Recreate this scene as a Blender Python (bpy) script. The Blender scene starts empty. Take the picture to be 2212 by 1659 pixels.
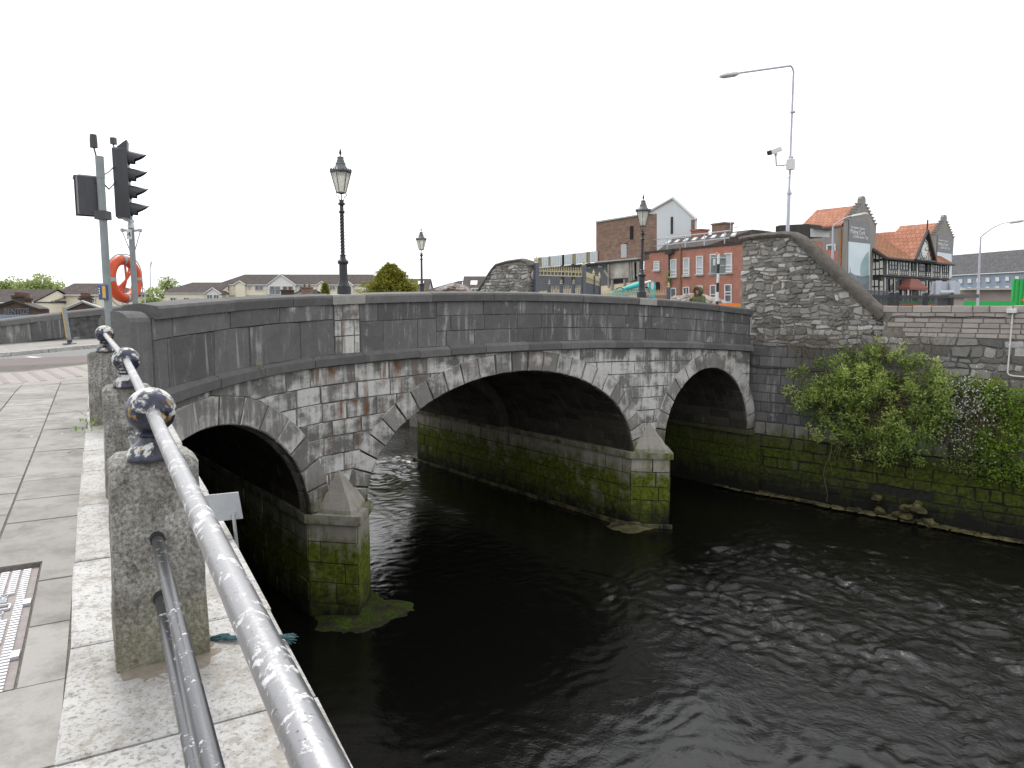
import bpy, math, random
from mathutils import Vector, Matrix, noise as mnoise
random.seed(7)
R = math.radians
scn = bpy.context.scene
COL = scn.collection
# ---------------- camera (eye at the origin, water seven metres below) ----------------
FPX, PITCH = 1534.0, math.atan((829.5-666)/1534.0)      # focal length in pixels of a 2212 px wide frame
cam = bpy.data.cameras.new('camera'); cam.sensor_width = 36.0; cam.lens = 36.0*FPX/2212.0
cam.clip_start = 0.05; cam.clip_end = 3000
co = bpy.data.objects.new('camera', cam); COL.objects.link(co)
co.rotation_euler = (R(90)-PITCH, 0, 0); scn.camera = co
# ---------------- sky, sun, exposure ----------------
SUN_EL, SUN_AZ = 52.0, -28.0                            # azimuth from +Y towards +X
wd = bpy.data.worlds.new('World'); scn.world = wd; wd.use_nodes = True
wn = wd.node_tree; wn.nodes.clear()
sky = wn.nodes.new('ShaderNodeTexSky'); sky.sky_type = 'NISHITA'; sky.sun_disc = False
sky.sun_elevation = R(SUN_EL); sky.sun_rotation = R(SUN_AZ); sky.air_density = 2.0; sky.dust_density = 6.0; sky.ozone_density = 1.0
hs = wn.nodes.new('ShaderNodeHueSaturation'); hs.inputs['Saturation'].default_value = 0.12
ov = wn.nodes.new('ShaderNodeMix'); ov.data_type = 'RGBA'; ov.inputs[0].default_value = 0.6
ov.inputs[7].default_value = (11.6, 11.8, 12.2, 1)      # the even white cloud layer over the clear sky
bg = wn.nodes.new('ShaderNodeBackground'); bg.inputs['Strength'].default_value = 0.13
wo = wn.nodes.new('ShaderNodeOutputWorld')
wn.links.new(sky.outputs[0], hs.inputs['Color']); wn.links.new(hs.outputs[0], ov.inputs[6])
wn.links.new(ov.outputs[2], bg.inputs['Color']); wn.links.new(bg.outputs[0], wo.inputs[0])
sl = bpy.data.lights.new('sun', 'SUN'); sl.energy = 1.5; sl.angle = R(12); sl.color = (1, .96, .9)
so = bpy.data.objects.new('sun', sl); COL.objects.link(so)
so.rotation_euler = (R(90-SUN_EL), 0, R(180-SUN_AZ)); so.location = (0, 0, 60)
vs = scn.view_settings; vs.view_transform = 'Standard'; vs.look = 'None'; vs.exposure = 0.35; vs.gamma = 1; vs.use_curve_mapping = False

# ---------------- frames of reference ----------------
CP, SP = math.cos(PITCH), math.sin(PITCH)
def ray(x, y):
    a = (x-1106)/FPX; b = -(y-829.5)/FPX
    return Vector((a, CP+SP*b, -SP+CP*b))
def at(x, y, Y):
    r = ray(x, y); return r*(Y/r.y)
P1 = (-3.75, 16.3); U = (.775, .632); NN = (.632, -.775)  # along the bridge / out of its river face
PV = (.866, .5); SV = (-.5, .866)                         # across / along the near quay
PW = (8.67, 27.74); WV = (.714, -.70); WN = (-.70, -.714) # along / out of the opposite quay wall
def tn(t, n, z): return Vector((P1[0]+t*U[0]+n*NN[0], P1[1]+t*U[1]+n*NN[1], z))
def ps(p, s, z): return Vector((p*PV[0]+s*SV[0], p*PV[1]+s*SV[1], z))
def wq(s, z, o=0): return Vector((PW[0]+s*WV[0]+o*WN[0], PW[1]+s*WV[1]+o*WN[1], z))
def to_tn(x, y):
    dx, dy = x-P1[0], y-P1[1]; return dx*U[0]+dy*U[1], dx*NN[0]+dy*NN[1]
def hitplane(x, y, P, N):
    r = ray(x, y); k = (P[0]*N[0]+P[1]*N[1])/(r.x*N[0]+r.y*N[1]); return r*k
ZW = -7.0
KC = .132
def qz(t): return -.0037*(t-5.3)**2
def fc(t, off, z):                                        # river face of the bridge, bent outwards at its near end
    if t >= 0: return tn(t, off, z)
    L = math.hypot(1, 2*KC*t); return tn(t+off*(-2*KC*t)/L, KC*t*t+off/L, z)
def deck(t): return qz(max(-6, min(16.5, t)))-.80
def zg(t, n):
    k = max(0, min(1, 1-n/3.0))
    return -1.29+(deck(t)+1.27)*k-.026*max(0, n-2)+(.02*k)
def zps(p, s):
    v = ps(p, s, 0); return zg(*to_tn(v.x, v.y))

# ---------------- mesh builder ----------------
OFF = {}
def off_of(o): return OFF.get(o.name, Vector((0, 0, 0))) if o else Vector((0, 0, 0))
class MB:
    def __init__(s): s.v=[]; s.f=[]; s.uv=[]; s.c=[]; s.m=[]
    def poly(s, pts, uv=None, c=(.5,.5,.5), m=0):
        i = len(s.v); s.v += [Vector(p) for p in pts]; s.c += [c]*len(pts)
        s.f.append(tuple(range(i, i+len(pts)))); s.uv.append(uv); s.m.append(m)
    def mesh(s, pts, faces, c=(.5,.5,.5), m=0):
        i = len(s.v); s.v += [Vector(p) for p in pts]; s.c += [c]*len(pts)
        for f in faces: s.f.append(tuple(i+k for k in f)); s.uv.append(None); s.m.append(m)
    def hull8(s, b, t, c=(.5,.5,.5), m=0, cap0=True):     # prism between two rings of equal length
        n = len(b); fs = [(k, (k+1)%n, n+(k+1)%n, n+k) for k in range(n)]+[tuple(range(n, 2*n))]
        if cap0: fs.append(tuple(reversed(range(n))))
        s.mesh(list(b)+list(t), fs, c, m)
    def box(s, c0, sz, X=(1,0,0), Y=(0,1,0), Z=(0,0,1), c=(.5,.5,.5), m=0, bev=0):
        X, Y, Z, c0 = Vector(X), Vector(Y), Vector(Z), Vector(c0); h = [k/2 for k in sz]
        def ring(z, k): return [c0+X*(a*(h[0]-k))+Y*(b*(h[1]-k))+Z*z for a, b in ((-1,-1),(1,-1),(1,1),(-1,1))]
        if bev:
            s.hull8(ring(-h[2], 0), ring(h[2]-bev, 0), c, m); s.v_top = None
            s.f.pop(-2); s.uv.pop(-2); s.m.pop(-2)
            s.hull8(ring(h[2]-bev, 0), ring(h[2], bev), c, m, False)
        else: s.hull8(ring(-h[2], 0), ring(h[2], 0), c, m)
    def tube(s, pts, r, seg=8, c=(.5,.5,.5), m=0, cap=True):
        pts = [Vector(p) for p in pts]; n = len(pts); rs = r if isinstance(r, (list, tuple)) else [r]*n
        d0 = (pts[1]-pts[0]).normalized(); a = d0.orthogonal().normalized(); rings = []
        for k in range(n):
            d = (pts[min(k+1, n-1)]-pts[max(k-1, 0)]).normalized()
            a = (a-d*a.dot(d)); a = a.normalized() if a.length > 1e-6 else d.orthogonal().normalized(); b = d.cross(a)
            rings.append([pts[k]+(a*math.cos(2*math.pi*j/seg)+b*math.sin(2*math.pi*j/seg))*rs[k] for j in range(seg)])
        vs_ = [p for g in rings for p in g]
        fs = [(k*seg+j, k*seg+(j+1)%seg, (k+1)*seg+(j+1)%seg, (k+1)*seg+j) for k in range(n-1) for j in range(seg)]
        if cap: fs += [tuple(reversed(range(seg))), tuple(range((n-1)*seg, n*seg))]
        s.mesh(vs_, fs, c, m)
    def lathe(s, c0, prof, seg=20, c=(.5,.5,.5), m=0, tw=0):
        c0 = Vector(c0); vs_ = []
        for k, (r, z) in enumerate(prof):
            for j in range(seg):
                a = 2*math.pi*j/seg+tw*z; vs_.append(c0+Vector((r*math.cos(a), r*math.sin(a), z)))
        n = len(prof); fs = [(k*seg+j, k*seg+(j+1)%seg, (k+1)*seg+(j+1)%seg, (k+1)*seg+j) for k in range(n-1) for j in range(seg)]
        fs += [tuple(reversed(range(seg))), tuple(range((n-1)*seg, n*seg))]
        s.mesh(vs_, fs, c, m)
    def prism(s, pts, d, c=(.5,.5,.5), m=0):               # planar outline pushed along d
        d = Vector(d); s.hull8([Vector(p) for p in pts], [Vector(p)+d for p in pts], c, m)
    def grid(s, nu, nv, f, uvf=None, c=(.5,.5,.5), m=0):
        i = len(s.v); s.v += [Vector(f(a/nu, b/nv)) for b in range(nv+1) for a in range(nu+1)]; s.c += [c]*((nu+1)*(nv+1))
        for b in range(nv):
            for a in range(nu):
                q = (b*(nu+1)+a, b*(nu+1)+a+1, (b+1)*(nu+1)+a+1, (b+1)*(nu+1)+a)
                s.f.append(tuple(i+k for k in q)); s.m.append(m)
                s.uv.append([uvf(x/nu, y/nv) for x, y in ((a,b),(a+1,b),(a+1,b+1),(a,b+1))] if uvf else None)
    def build(s, name, mats, parent=None, smooth=False):
        o0 = off_of(parent); me = bpy.data.meshes.new(name)
        me.from_pydata([tuple(p-o0) for p in s.v], [], s.f)
        mats = mats if isinstance(mats, (list, tuple)) else [mats]
        for m in mats: me.materials.append(m)
        ul = me.uv_layers.new(name='UVMap').data
        for pl, uv, m in zip(me.polygons, s.uv, s.m):
            pl.material_index = m; pl.use_smooth = smooth
            if uv is None:
                nr = pl.normal
                if abs(nr.z) < .75:
                    h = Vector((-nr.y, nr.x, 0)).normalized()
                    if h.x < -.2 or (abs(h.x) <= .2 and h.y < 0): h = -h
                    uv = [(s.v[v].dot(h), s.v[v].z) for v in pl.vertices]
                else: uv = [(s.v[v].x, s.v[v].y) for v in pl.vertices]
            for li, w in zip(pl.loop_indices, uv): ul[li].uv = w
        ca = me.color_attributes.new('rnd', 'FLOAT_COLOR', 'POINT')
        for k, c in enumerate(s.c): ca.data[k].color = (c[0], c[1], c[2], 1)
        if smooth:
            try: me.set_sharp_from_angle(angle=R(50))
            except Exception: pass
        o = bpy.data.objects.new(name, me); COL.objects.link(o); OFF[o.name] = o0
        if parent: o.parent = parent
        return o
def tag(o, label=None, cat=None, group=None, kind=None):
    if label: o['label'] = label
    if cat: o['category'] = cat
    if group: o['group'] = group
    if kind: o['kind'] = kind
    return o
def thing(name, loc, label, cat, group=None):
    o = bpy.data.objects.new(name, None); COL.objects.link(o); o.location = loc; o.empty_display_size = .3
    OFF[o.name] = Vector(loc); return tag(o, label, cat, group)
def copy_tree(o, parent=None, loc=None):
    c = o.copy(); COL.objects.link(c); OFF[c.name] = off_of(o)
    if parent: c.parent = parent
    if loc is not None: c.location = loc; OFF[c.name] = Vector(loc)
    for ch in list(o.children): copy_tree(ch, c)
    return c
def rc(): return (random.random(), random.random(), random.random())
def text_mesh(name, txt, size, org, X, Y, m, parent, ext=.004, align='LEFT', fit=None, outline=0):
    cu = bpy.data.curves.new(name, 'FONT'); cu.body = txt; cu.size = size; cu.extrude = ext; cu.align_x = align; cu.resolution_u = 3
    if outline: cu.fill_mode = 'NONE'; cu.bevel_depth = outline; cu.extrude = 0
    t = bpy.data.objects.new(name, cu); COL.objects.link(t)
    me = bpy.data.meshes.new_from_object(t.evaluated_get(bpy.context.evaluated_depsgraph_get()))
    bpy.data.objects.remove(t); me.name = name
    X, Y, org = Vector(X).normalized(), Vector(Y).normalized(), Vector(org)-off_of(parent); Z = X.cross(Y)
    kx = fit/max(1e-4, max(v.co.x for v in me.vertices)-min(v.co.x for v in me.vertices)) if fit else 1
    for v in me.vertices: v.co.x *= kx; v.co = org+X*v.co.x+Y*v.co.y+Z*v.co.z
    me.materials.clear(); me.materials.append(m)
    o = bpy.data.objects.new(name, me); COL.objects.link(o); o.parent = parent; return o
# ---------------- materials ----------------
class NT:
    def __init__(s, name):
        s.mat = bpy.data.materials.new(name); s.mat.use_nodes = True; s.t = s.mat.node_tree
        s.b = s.t.nodes['Principled BSDF']; s._uv = s._ob = None
    def n(s, typ, **kw):
        nd = s.t.nodes.new('ShaderNode'+typ)
        for k, v in kw.items(): setattr(nd, k, v)
        return nd
    def put(s, sock, v):
        if v is None: return
        if hasattr(v, 'is_output'): s.t.links.new(v, sock)
        elif isinstance(v, (tuple, list)):
            sock.default_value = tuple(v)+((1,) if len(v) == 3 and len(sock.default_value) == 4 else ())
        else: sock.default_value = v
    @property
    def uv(s): return s.n('TexCoord').outputs['UV']
    @property
    def ob(s): return s.n('TexCoord').outputs['Object']
    @property
    def wp(s): return s.n('NewGeometry').outputs['Position']
    def rnd(s): 
        a = s.n('Attribute', attribute_name='rnd'); sp = s.n('SeparateColor'); s.t.links.new(a.outputs['Color'], sp.inputs[0])
        return sp.outputs[0], sp.outputs[1], sp.outputs[2]
    def mp(s, v, sc=(1,1,1), loc=(0,0,0), rot=(0,0,0)):
        m = s.n('Mapping'); s.put(m.inputs[0], v); m.inputs[1].default_value = loc; m.inputs[2].default_value = rot; m.inputs[3].default_value = sc
        return m.outputs[0]
    def noise(s, v, sc=5, det=4, ro=.55, dist=0):
        m = s.n('TexNoise'); s.put(m.inputs['Vector'], v); m.inputs['Scale'].default_value = sc; m.inputs['Detail'].default_value = det
        m.inputs['Roughness'].default_value = ro; m.inputs['Distortion'].default_value = dist; return m.outputs['Fac']
    def voro(s, v, sc=5, feat='F1', out='Distance'):
        m = s.n('TexVoronoi', feature=feat); s.put(m.inputs['Vector'], v); m.inputs['Scale'].default_value = sc; return m.outputs[out]
    def wave(s, v, sc=5, dist=0, dirn='X', prof='SIN'):
        m = s.n('TexWave', bands_direction=dirn, wave_profile=prof); s.put(m.inputs['Vector'], v); m.inputs['Scale'].default_value = sc; m.inputs['Distortion'].default_value = dist; return m.outputs['Fac']
    def brick(s, v, w, h, mort=.012, c1=(0,0,0), c2=(1,1,1), cm=(.5,.5,.5), off=.5):
        m = s.n('TexBrick', offset=off); s.put(m.inputs['Vector'], v); m.inputs['Scale'].default_value = 1
        m.inputs['Mortar Size'].default_value = mort; m.inputs['Brick Width'].default_value = w; m.inputs['Row Height'].default_value = h
        m.inputs['Mortar Smooth'].default_value = .3
        s.put(m.inputs['Color1'], c1); s.put(m.inputs['Color2'], c2); s.put(m.inputs['Mortar'], cm); return m.outputs['Color'], m.outputs['Fac']
    def ramp(s, f, *st):
        m = s.n('ValToRGB'); s.put(m.inputs[0], f); e = m.color_ramp.elements
        while len(e) < len(st): e.new(.5)
        for k, (p, c) in enumerate(st):
            e[k].position = p; e[k].color = (c, c, c, 1) if isinstance(c, (int, float)) else tuple(c)+(1,)
        return m.outputs[0]
    def step(s, f, a, b):
        m = s.n('MapRange'); s.put(m.inputs[0], f); m.inputs[1].default_value = a; m.inputs[2].default_value = b; m.clamp = True; return m.outputs[0]
    def mix(s, f, a, b, mode='MIX'):
        m = s.n('Mix', data_type='RGBA', blend_type=mode); s.put(m.inputs[0], f); s.put(m.inputs[6], a); s.put(m.inputs[7], b); return m.outputs[2]
    def m(s, op, a, b=None, c=None):
        m = s.n('Math', operation=op); s.put(m.inputs[0], a)
        if b is not None: s.put(m.inputs[1], b)
        if c is not None: s.put(m.inputs[2], c)
        return m.outputs[0]
    def sep(s, v):
        m = s.n('SeparateXYZ'); s.put(m.inputs[0], v); return m.outputs
    def bump(s, h, st=.5, d=.02, nrm=None):
        m = s.n('Bump'); s.put(m.inputs['Height'], h); m.inputs['Strength'].default_value = st; m.inputs['Distance'].default_value = d
        if nrm: s.put(m.inputs['Normal'], nrm)
        return m.outputs[0]
    def out(s, col=None, rough=None, metal=None, nrm=None, **kw):
        s.put(s.b.inputs['Base Color'], col); s.put(s.b.inputs['Roughness'], rough); s.put(s.b.inputs['Metallic'], metal)
        if nrm is not None: s.put(s.b.inputs['Normal'], nrm)
        for k, v in kw.items(): s.put(s.b.inputs[k.replace('_', ' ')], v)
        return s.mat
def simple(name, c1, c2=None, rough=.7, metal=0, sc=6, bump=.15, bd=.01, streak=0, spec=None):
    if spec is None and rough > .84: spec = .15
    t = NT(name); c2 = c2 or tuple(x*.75 for x in c1)
    v = t.ob; f = t.noise(t.mp(v, (1, 1, .25)) if streak else v, sc, 6, .6)
    c = t.mix(t.step(f, .32, .68), c2, c1)
    k = {} if spec is None else {'Specular_IOR_Level': spec}
    return t.out(c, rough, metal, t.bump(t.noise(v, sc*8, 3), bump, bd), **k)
def stone(name, dark, light, lime, limeth, streak=.5, stain=None, moss=None, rough=.9, bump=.5, vary=.5, gv=.13):
    """weathered stone: tone per block, lime runs, rust runs, moss by height"""
    t = NT(name); uv = t.uv; r, g, b = t.rnd(); w = t.ob
    fine = t.noise(w, 22, 6, .65); mid = t.noise(w, 3.0, 5, .6)
    c = t.mix(t.m('MULTIPLY_ADD', r, vary, t.m('MULTIPLY_ADD', mid, .8, -.4)), dark, light)
    run = t.noise(t.mp(uv, (5.5, .5, 1)), 1, 6, .72, .5); run2 = t.noise(t.mp(uv, (1.5, .9, 1)), 1, 4, .6)
    drip = t.m('MULTIPLY', t.step(run, .5, .66), t.step(run2, .45, .6))
    c = t.mix(t.m('MULTIPLY', drip, streak), c, lime)
    pat = t.m('ADD', t.noise(t.mp(uv, (.75, 1.1, 1), (3.3, 1.7, 0)), 1.4, 6, .62), t.m('MULTIPLY_ADD', g, gv, -gv/2))
    pat = t.m('ADD', pat, t.m('MULTIPLY_ADD', run, .5, -.25))
    c = t.mix(t.step(pat, limeth, limeth+.15), c, lime)
    c = t.mix(t.m('MULTIPLY', t.step(fine, .5, .75), .35), c, tuple(x*.45 for x in dark))
    if stain:
        x0, x1, amt = stain; u = t.sep(uv)[0]
        rg = t.m('MULTIPLY', t.step(u, x0, x0+1.2), t.step(u, x1, x1-1.2))
        rs = t.m('MULTIPLY', t.step(t.noise(t.mp(uv, (4.2, .35, 1), (9, 2, 0)), 1, 4, .6), .5, .62), t.step(t.noise(t.mp(uv, (1.2, 1, 1)), 1.2, 4), .4, .6))
        c = t.mix(t.m('MULTIPLY', t.m('MULTIPLY', rs, rg), amt), c, (.16, .075, .028))
    if moss:
        z0, z1, mcol, wet = moss; z = t.sep(t.wp)[2]
        zz = t.m('ADD', z, t.m('MULTIPLY_ADD', t.noise(w, 2.3, 6, .65), 1.5, -.75)); zz = t.m('ADD', zz, t.m('MULTIPLY_ADD', t.noise(t.mp(uv, (5, .5, 1)), 1, 4), .9, -.45))
        mg = t.mix(t.step(t.noise(w, 9, 5, .7), .36, .66), tuple(x*.28 for x in mcol), mcol)
        fm = t.m('MULTIPLY', t.step(zz, z1, z0), t.step(t.noise(w, 1.6, 4, .6), .2, .44))
        c = t.mix(fm, c, mg); c = t.mix(t.step(zz, wet, wet-.9), c, (.012, .012, .009))
    h = t.m('ADD', t.noise(w, 9, 6, .7), t.m('MULTIPLY', t.noise(w, 45, 3, .6), .35))
    return t.out(c, rough, 0, t.bump(h, bump, .03), Specular_IOR_Level=.25)
GREEN = (.15, .19, .018)
M = {}
M['parapet'] = stone('parapet_stone', (.105,.103,.101), (.22,.216,.21), (.5,.495,.485), .63, .8, vary=.45)
M['coping'] = stone('coping_stone', (.11,.108,.106), (.225,.22,.215), (.34,.33,.3), .8, .25, bump=.6)
M['spandrel'] = stone('spandrel_stone', (.15,.147,.14), (.31,.302,.288), (.6,.59,.565), .43, .75, stain=(2.2, 10.4, .95), vary=.32)
M['ring'] = stone('arch_ring_stone', (.14,.136,.13), (.29,.28,.265), (.56,.545,.52), .46, .9, stain=(-30, 30, .35), moss=(-4.7,-3.7,(.10,.09,.03),-8), vary=.9, gv=.2)
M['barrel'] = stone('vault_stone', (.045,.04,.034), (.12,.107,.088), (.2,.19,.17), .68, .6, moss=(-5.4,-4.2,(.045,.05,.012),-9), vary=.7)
M['pier'] = stone('pier_stone', (.29,.265,.225), (.46,.425,.365), (.52,.5,.45), .62, .4, moss=(-5.5,-4.9,GREEN,-6.05), vary=.6)
M['cap'] = stone('pier_cap_stone', (.27,.25,.215), (.42,.395,.35), (.42,.4,.37), .66, .5, moss=(-4.95,-4.5,GREEN,-9), vary=.5)
M['brightcoping'] = stone('clean_coping_stone', (.3,.29,.27), (.44,.43,.4), (.6,.59,.56), .6, .4)
M['mortar'] = simple('lime_mortar', (.2,.19,.17), (.1,.095,.085), .95)
M['mortar_dark'] = simple('dark_mortar', (.13,.13,.13), (.05,.05,.05), .95)
M['ashlar'] = stone('quay_ashlar_stone', (.12,.12,.122), (.25,.245,.24), (.5,.49,.48), .64, .55, vary=.6)
M['plinth'] = stone('quay_plinth_stone', (.2,.19,.17), (.36,.345,.32), (.5,.48,.45), .6, .4, moss=(-5.0,-4.4,GREEN,-9), vary=.5)
M['base'] = stone('tidal_stone', (.05,.05,.035), (.14,.13,.09), (.24,.22,.17), .74, .3, moss=(-5.2,-4.3,(.085,.11,.013),-5.75), vary=.8)
def rub():
    t = NT('rubble_stone'); r, g, b = t.rnd(); w = t.ob
    c = t.ramp(t.m('ADD', r, t.m('MULTIPLY_ADD', t.noise(w, 5, 5, .65), .5, -.25)), (0,(.15,.15,.15)), (.35,(.27,.266,.26)), (.7,(.4,.393,.38)), (.97,(.66,.65,.63)))
    c = t.mix(t.m('MULTIPLY', g, .35), c, (.18,.15,.1)); f = t.noise(w, 26, 5, .7)
    c = t.mix(t.m('MULTIPLY', t.step(f, .45, .75), .5), c, (.05,.048,.045))
    return t.out(c, .92, 0, t.bump(t.m('ADD', t.noise(w, 12, 5, .7), t.m('MULTIPLY', f, .4)), .7, .04), Specular_IOR_Level=.2)
M['rubble'] = rub()
M['rubble_mortar'] = simple('rubble_mortar', (.3,.275,.24), (.18,.163,.14), .95, sc=7, bump=.6, bd=.03)
M['wallcap'] = simple('rough_mortar_capping', (.17,.155,.135), (.1,.09,.08), .95, sc=5, bump=.8, bd=.05)
M['cblock'] = stone('concrete_block', (.33,.295,.265), (.5,.455,.415), (.42,.4,.38), .72, .3, vary=.8)
M['slab'] = None
def slabm(name, a, b_, dirt, bump=.25):
    t = NT(name); r, g, b = t.rnd(); w = t.ob
    c = t.mix(t.m('MULTIPLY_ADD', r, .9, t.m('MULTIPLY_ADD', t.noise(w, 1.1, 5, .6), 1.8, -.85)), a, b_)
    c = t.mix(t.m('MULTIPLY', t.step(t.noise(w, 3.2, 7, .72), .46, .68), .85), c, dirt)
    c = t.mix(t.m('MULTIPLY', t.step(t.noise(w, 140, 2, .6), .62, .72), .35), c, tuple(x*.4 for x in a))
    c = t.mix(t.step(t.voro(w, 1.7), .028, .02), c, (.66,.65,.62)); c = t.mix(t.m('MULTIPLY', t.step(t.voro(t.mp(w, loc=(4,7,0)), 2.6), .035, .015), .6), c, (.1,.095,.09))
    nz = t.n('TexNoise'); t.put(nz.inputs['Vector'], w); nz.inputs['Scale'].default_value = 2.2; nz.inputs['Detail'].default_value = 5
    cr = t.m('MULTIPLY', t.step(t.voro(t.mix(.35, w, nz.outputs['Color'], 'ADD'), .62, 'DISTANCE_TO_EDGE'), .006, .002), t.step(t.noise(w, .6, 3), .52, .58)); c = t.mix(t.m('MULTIPLY', cr, .85), c, (.06,.057,.05))
    return t.out(c, .85, 0, t.bump(t.noise(w, 60, 4, .7), bump, .01), Specular_IOR_Level=.3)
M['slab'] = slabm('paving_slab', (.23,.22,.205), (.315,.304,.286), (.15,.143,.13))
M['joint'] = simple('paving_joint_grit', (.2,.185,.165), (.1,.095,.085), .95, sc=30)
def quaystone():
    t = NT('pale_quay_stone'); r, g, b = t.rnd(); w = t.ob
    pit = t.noise(w, 16, 8, .78); big = t.noise(w, 2.0, 5, .6)
    c = t.mix(t.m('ADD', t.m('MULTIPLY', r, .3), t.step(big, .25, .7)), (.33,.325,.315), (.52,.515,.505))
    c = t.mix(t.step(t.m('MULTIPLY_ADD', big, -.35, pit), .3, .4), c, (.32,.3,.27))
    c = t.mix(t.step(t.noise(w, 48, 4, .7), .53, .66), c, (.2,.19,.17))
    return t.out(c, .85, 0, t.bump(t.m('ADD', pit, t.m('MULTIPLY', t.noise(w, 60, 4, .7), .5)), .5, .02), Specular_IOR_Level=.3)
M['quay'] = quaystone()
def poststone():
    t = NT('lichen_granite'); w = t.ob
    a = t.m('ADD', t.m('MULTIPLY', t.noise(w, 62, 6, .8), .7), t.m('MULTIPLY', t.noise(t.mp(w, (26,26,5)), 1, 6, .7), .3)); b = t.noise(w, 7, 5, .65); z = t.sep(t.wp)[2]
    c = t.ramp(a, (.38,(.08,.078,.07)), (.46,(.21,.205,.185)), (.52,(.34,.33,.305)), (.6,(.52,.51,.475)))
    c = t.mix(t.step(b, .42, .6), c, t.mix(.5, c, (.06,.057,.045)))
    zz = t.m('ADD', z, t.m('MULTIPLY_ADD', b, .9, -.45))
    c = t.mix(t.m('MULTIPLY', t.step(zz, -1.05, -1.5), .5), c, (.12,.11,.03))
    return t.out(c, .92, 0, t.bump(a, .7, .015), Specular_IOR_Level=.2)
M['post'] = poststone()
def ballm():
    t = NT('chipped_blue_paint'); w = t.ob
    a = t.noise(w, 15, 6, .6, .4); z = t.sep(t.n('NewGeometry').outputs['Normal'])[2]
    c = t.mix(t.step(t.noise(w, 30, 4), .4, .62), (.014,.015,.02), (.035,.042,.085))
    k = t.m('ADD', a, t.m('MULTIPLY', z, .07))
    c = t.mix(t.step(k, .535, .565), c, (.2,.2,.21)); c = t.mix(t.step(k, .57, .59), c, (.55,.55,.53))
    c = t.mix(t.step(t.noise(t.mp(w, loc=(3,5,1)), 12, 4, .6), .6, .64), c, (.32,.19,.03))
    return t.out(c, t.mix(t.step(k, .54, .57), (.3,)*3, (.75,)*3), 0, t.bump(k, .4, .01))
M['ball'] = ballm()
def railm(name, base, chip, thr):
    t = NT(name); w = t.ob; a = t.m('ADD', t.noise(w, 34, 7, .72, .5), t.m('MULTIPLY_ADD', t.noise(w, 7, 3), .4, -.2)); b = t.noise(w, 120, 4)
    s_ = t.step(a, thr, thr+.03)
    c = t.mix(s_, base, chip); c = t.mix(t.step(b, .64, .7), c, (.1,.1,.1))
    return t.out(c, t.mix(s_, (.3,)*3, (.6,)*3), t.mix(s_, (.75,)*3, (.15,)*3), t.bump(t.m('ADD', s_, t.m('MULTIPLY', b, .3)), .3, .006))
M['rail'] = railm('scuffed_grey_rail_paint', (.27,.27,.28), (.56,.56,.57), .585)
M['lowrail'] = railm('dark_scuffed_rail_paint', (.12,.122,.13), (.55,.56,.57), .6)
def asphalt():
    t = NT('asphalt'); w = t.ob
    c = t.mix(t.step(t.noise(w, .7, 5, .6), .3, .7), (.15,.15,.152), (.21,.21,.212)); c = t.mix(t.m('MULTIPLY', t.noise(w, 180, 2), .5), c, (.09,.09,.09))
    return t.out(c, .85, 0, t.bump(t.noise(w, 160, 2), .4, .01))
M['asphalt'] = asphalt()
M['paint'] = simple('road_paint', (.72,.72,.7), (.5,.5,.48), .7, sc=12)
M['ground'] = simple('rough_ground', (.16,.15,.13), (.1,.1,.08), .95, sc=.6)
M['redpav'] = simple('buff_red_paving', (.32,.3,.28), (.28,.262,.243), .85, sc=3)
M['redrib'] = simple('worn_red_rib', (.275,.24,.228), (.25,.218,.208), .85, sc=3)
def waterm():
    t = NT('river_water'); w = t.wp; x, y, z = t.sep(w)
    tt = t.m('ADD', t.m('MULTIPLY', t.m('ADD', x, 3.75), .775), t.m('MULTIPLY', t.m('SUBTRACT', y, 16.3), .632))
    nn = t.m('ADD', t.m('MULTIPLY', t.m('ADD', x, 3.75), .632), t.m('MULTIPLY', t.m('SUBTRACT', y, 16.3), -.775))
    cb = t.n('CombineXYZ'); t.put(cb.inputs[0], tt); t.put(cb.inputs[1], nn); v = cb.outputs[0]
    wob = t.m('MULTIPLY_ADD', t.noise(t.mp(v, (.35,.12,1)), 1.4, 4, .6), 8, -4); t2 = t.m('ADD', tt, wob)
    wake = t.m('MULTIPLY', t.m('MULTIPLY', t.step(t2, 2.5, 6.5), t.step(t2, 16.5, 12.5)), t.step(t.m('ADD', nn, t.m('MULTIPLY', wob, .4)), .8, 4.5))
    low = t.step(t.m('ADD', nn, wob), 9, 13); up = t.step(nn, -11, -14)
    mask = t.m('MAXIMUM', t.m('MAXIMUM', wake, t.m('MULTIPLY', low, .8)), up)
    pat = t.step(t.noise(t.mp(v, (.5,.16,1), (1,4,0)), 1.6, 4, .65, .8), .38, .62)
    amp = t.m('MULTIPLY_ADD', t.m('MULTIPLY', mask, t.m('MULTIPLY_ADD', pat, .6, .4)), .86, .14)
    k2 = t.noise(t.mp(v, (1.6,1.2,1), (7,3,0)), 4.2, 4, .6, 1.2); k3 = t.noise(t.mp(v, (1.8,1.6,1)), 11, 4, .65, .6)
    h = t.m('ADD', t.m('MULTIPLY', k2, .6), t.m('MULTIPLY', k3, .26))
    h = t.m('MULTIPLY', h, amp)
    foam = t.m('MULTIPLY', t.step(t.noise(t.mp(v, (7,2.4,1)), 1.5, 6, .75, .8), .66, .74), mask)
    c = t.mix(t.m('MULTIPLY', foam, .3), (.004,.004,.0035), (.3,.31,.32))
    return t.out(c, t.m('MULTIPLY_ADD', foam, .4, .02), 0, t.bump(h, 1.0, .055), IOR=1.42)
M['water'] = waterm()
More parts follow.
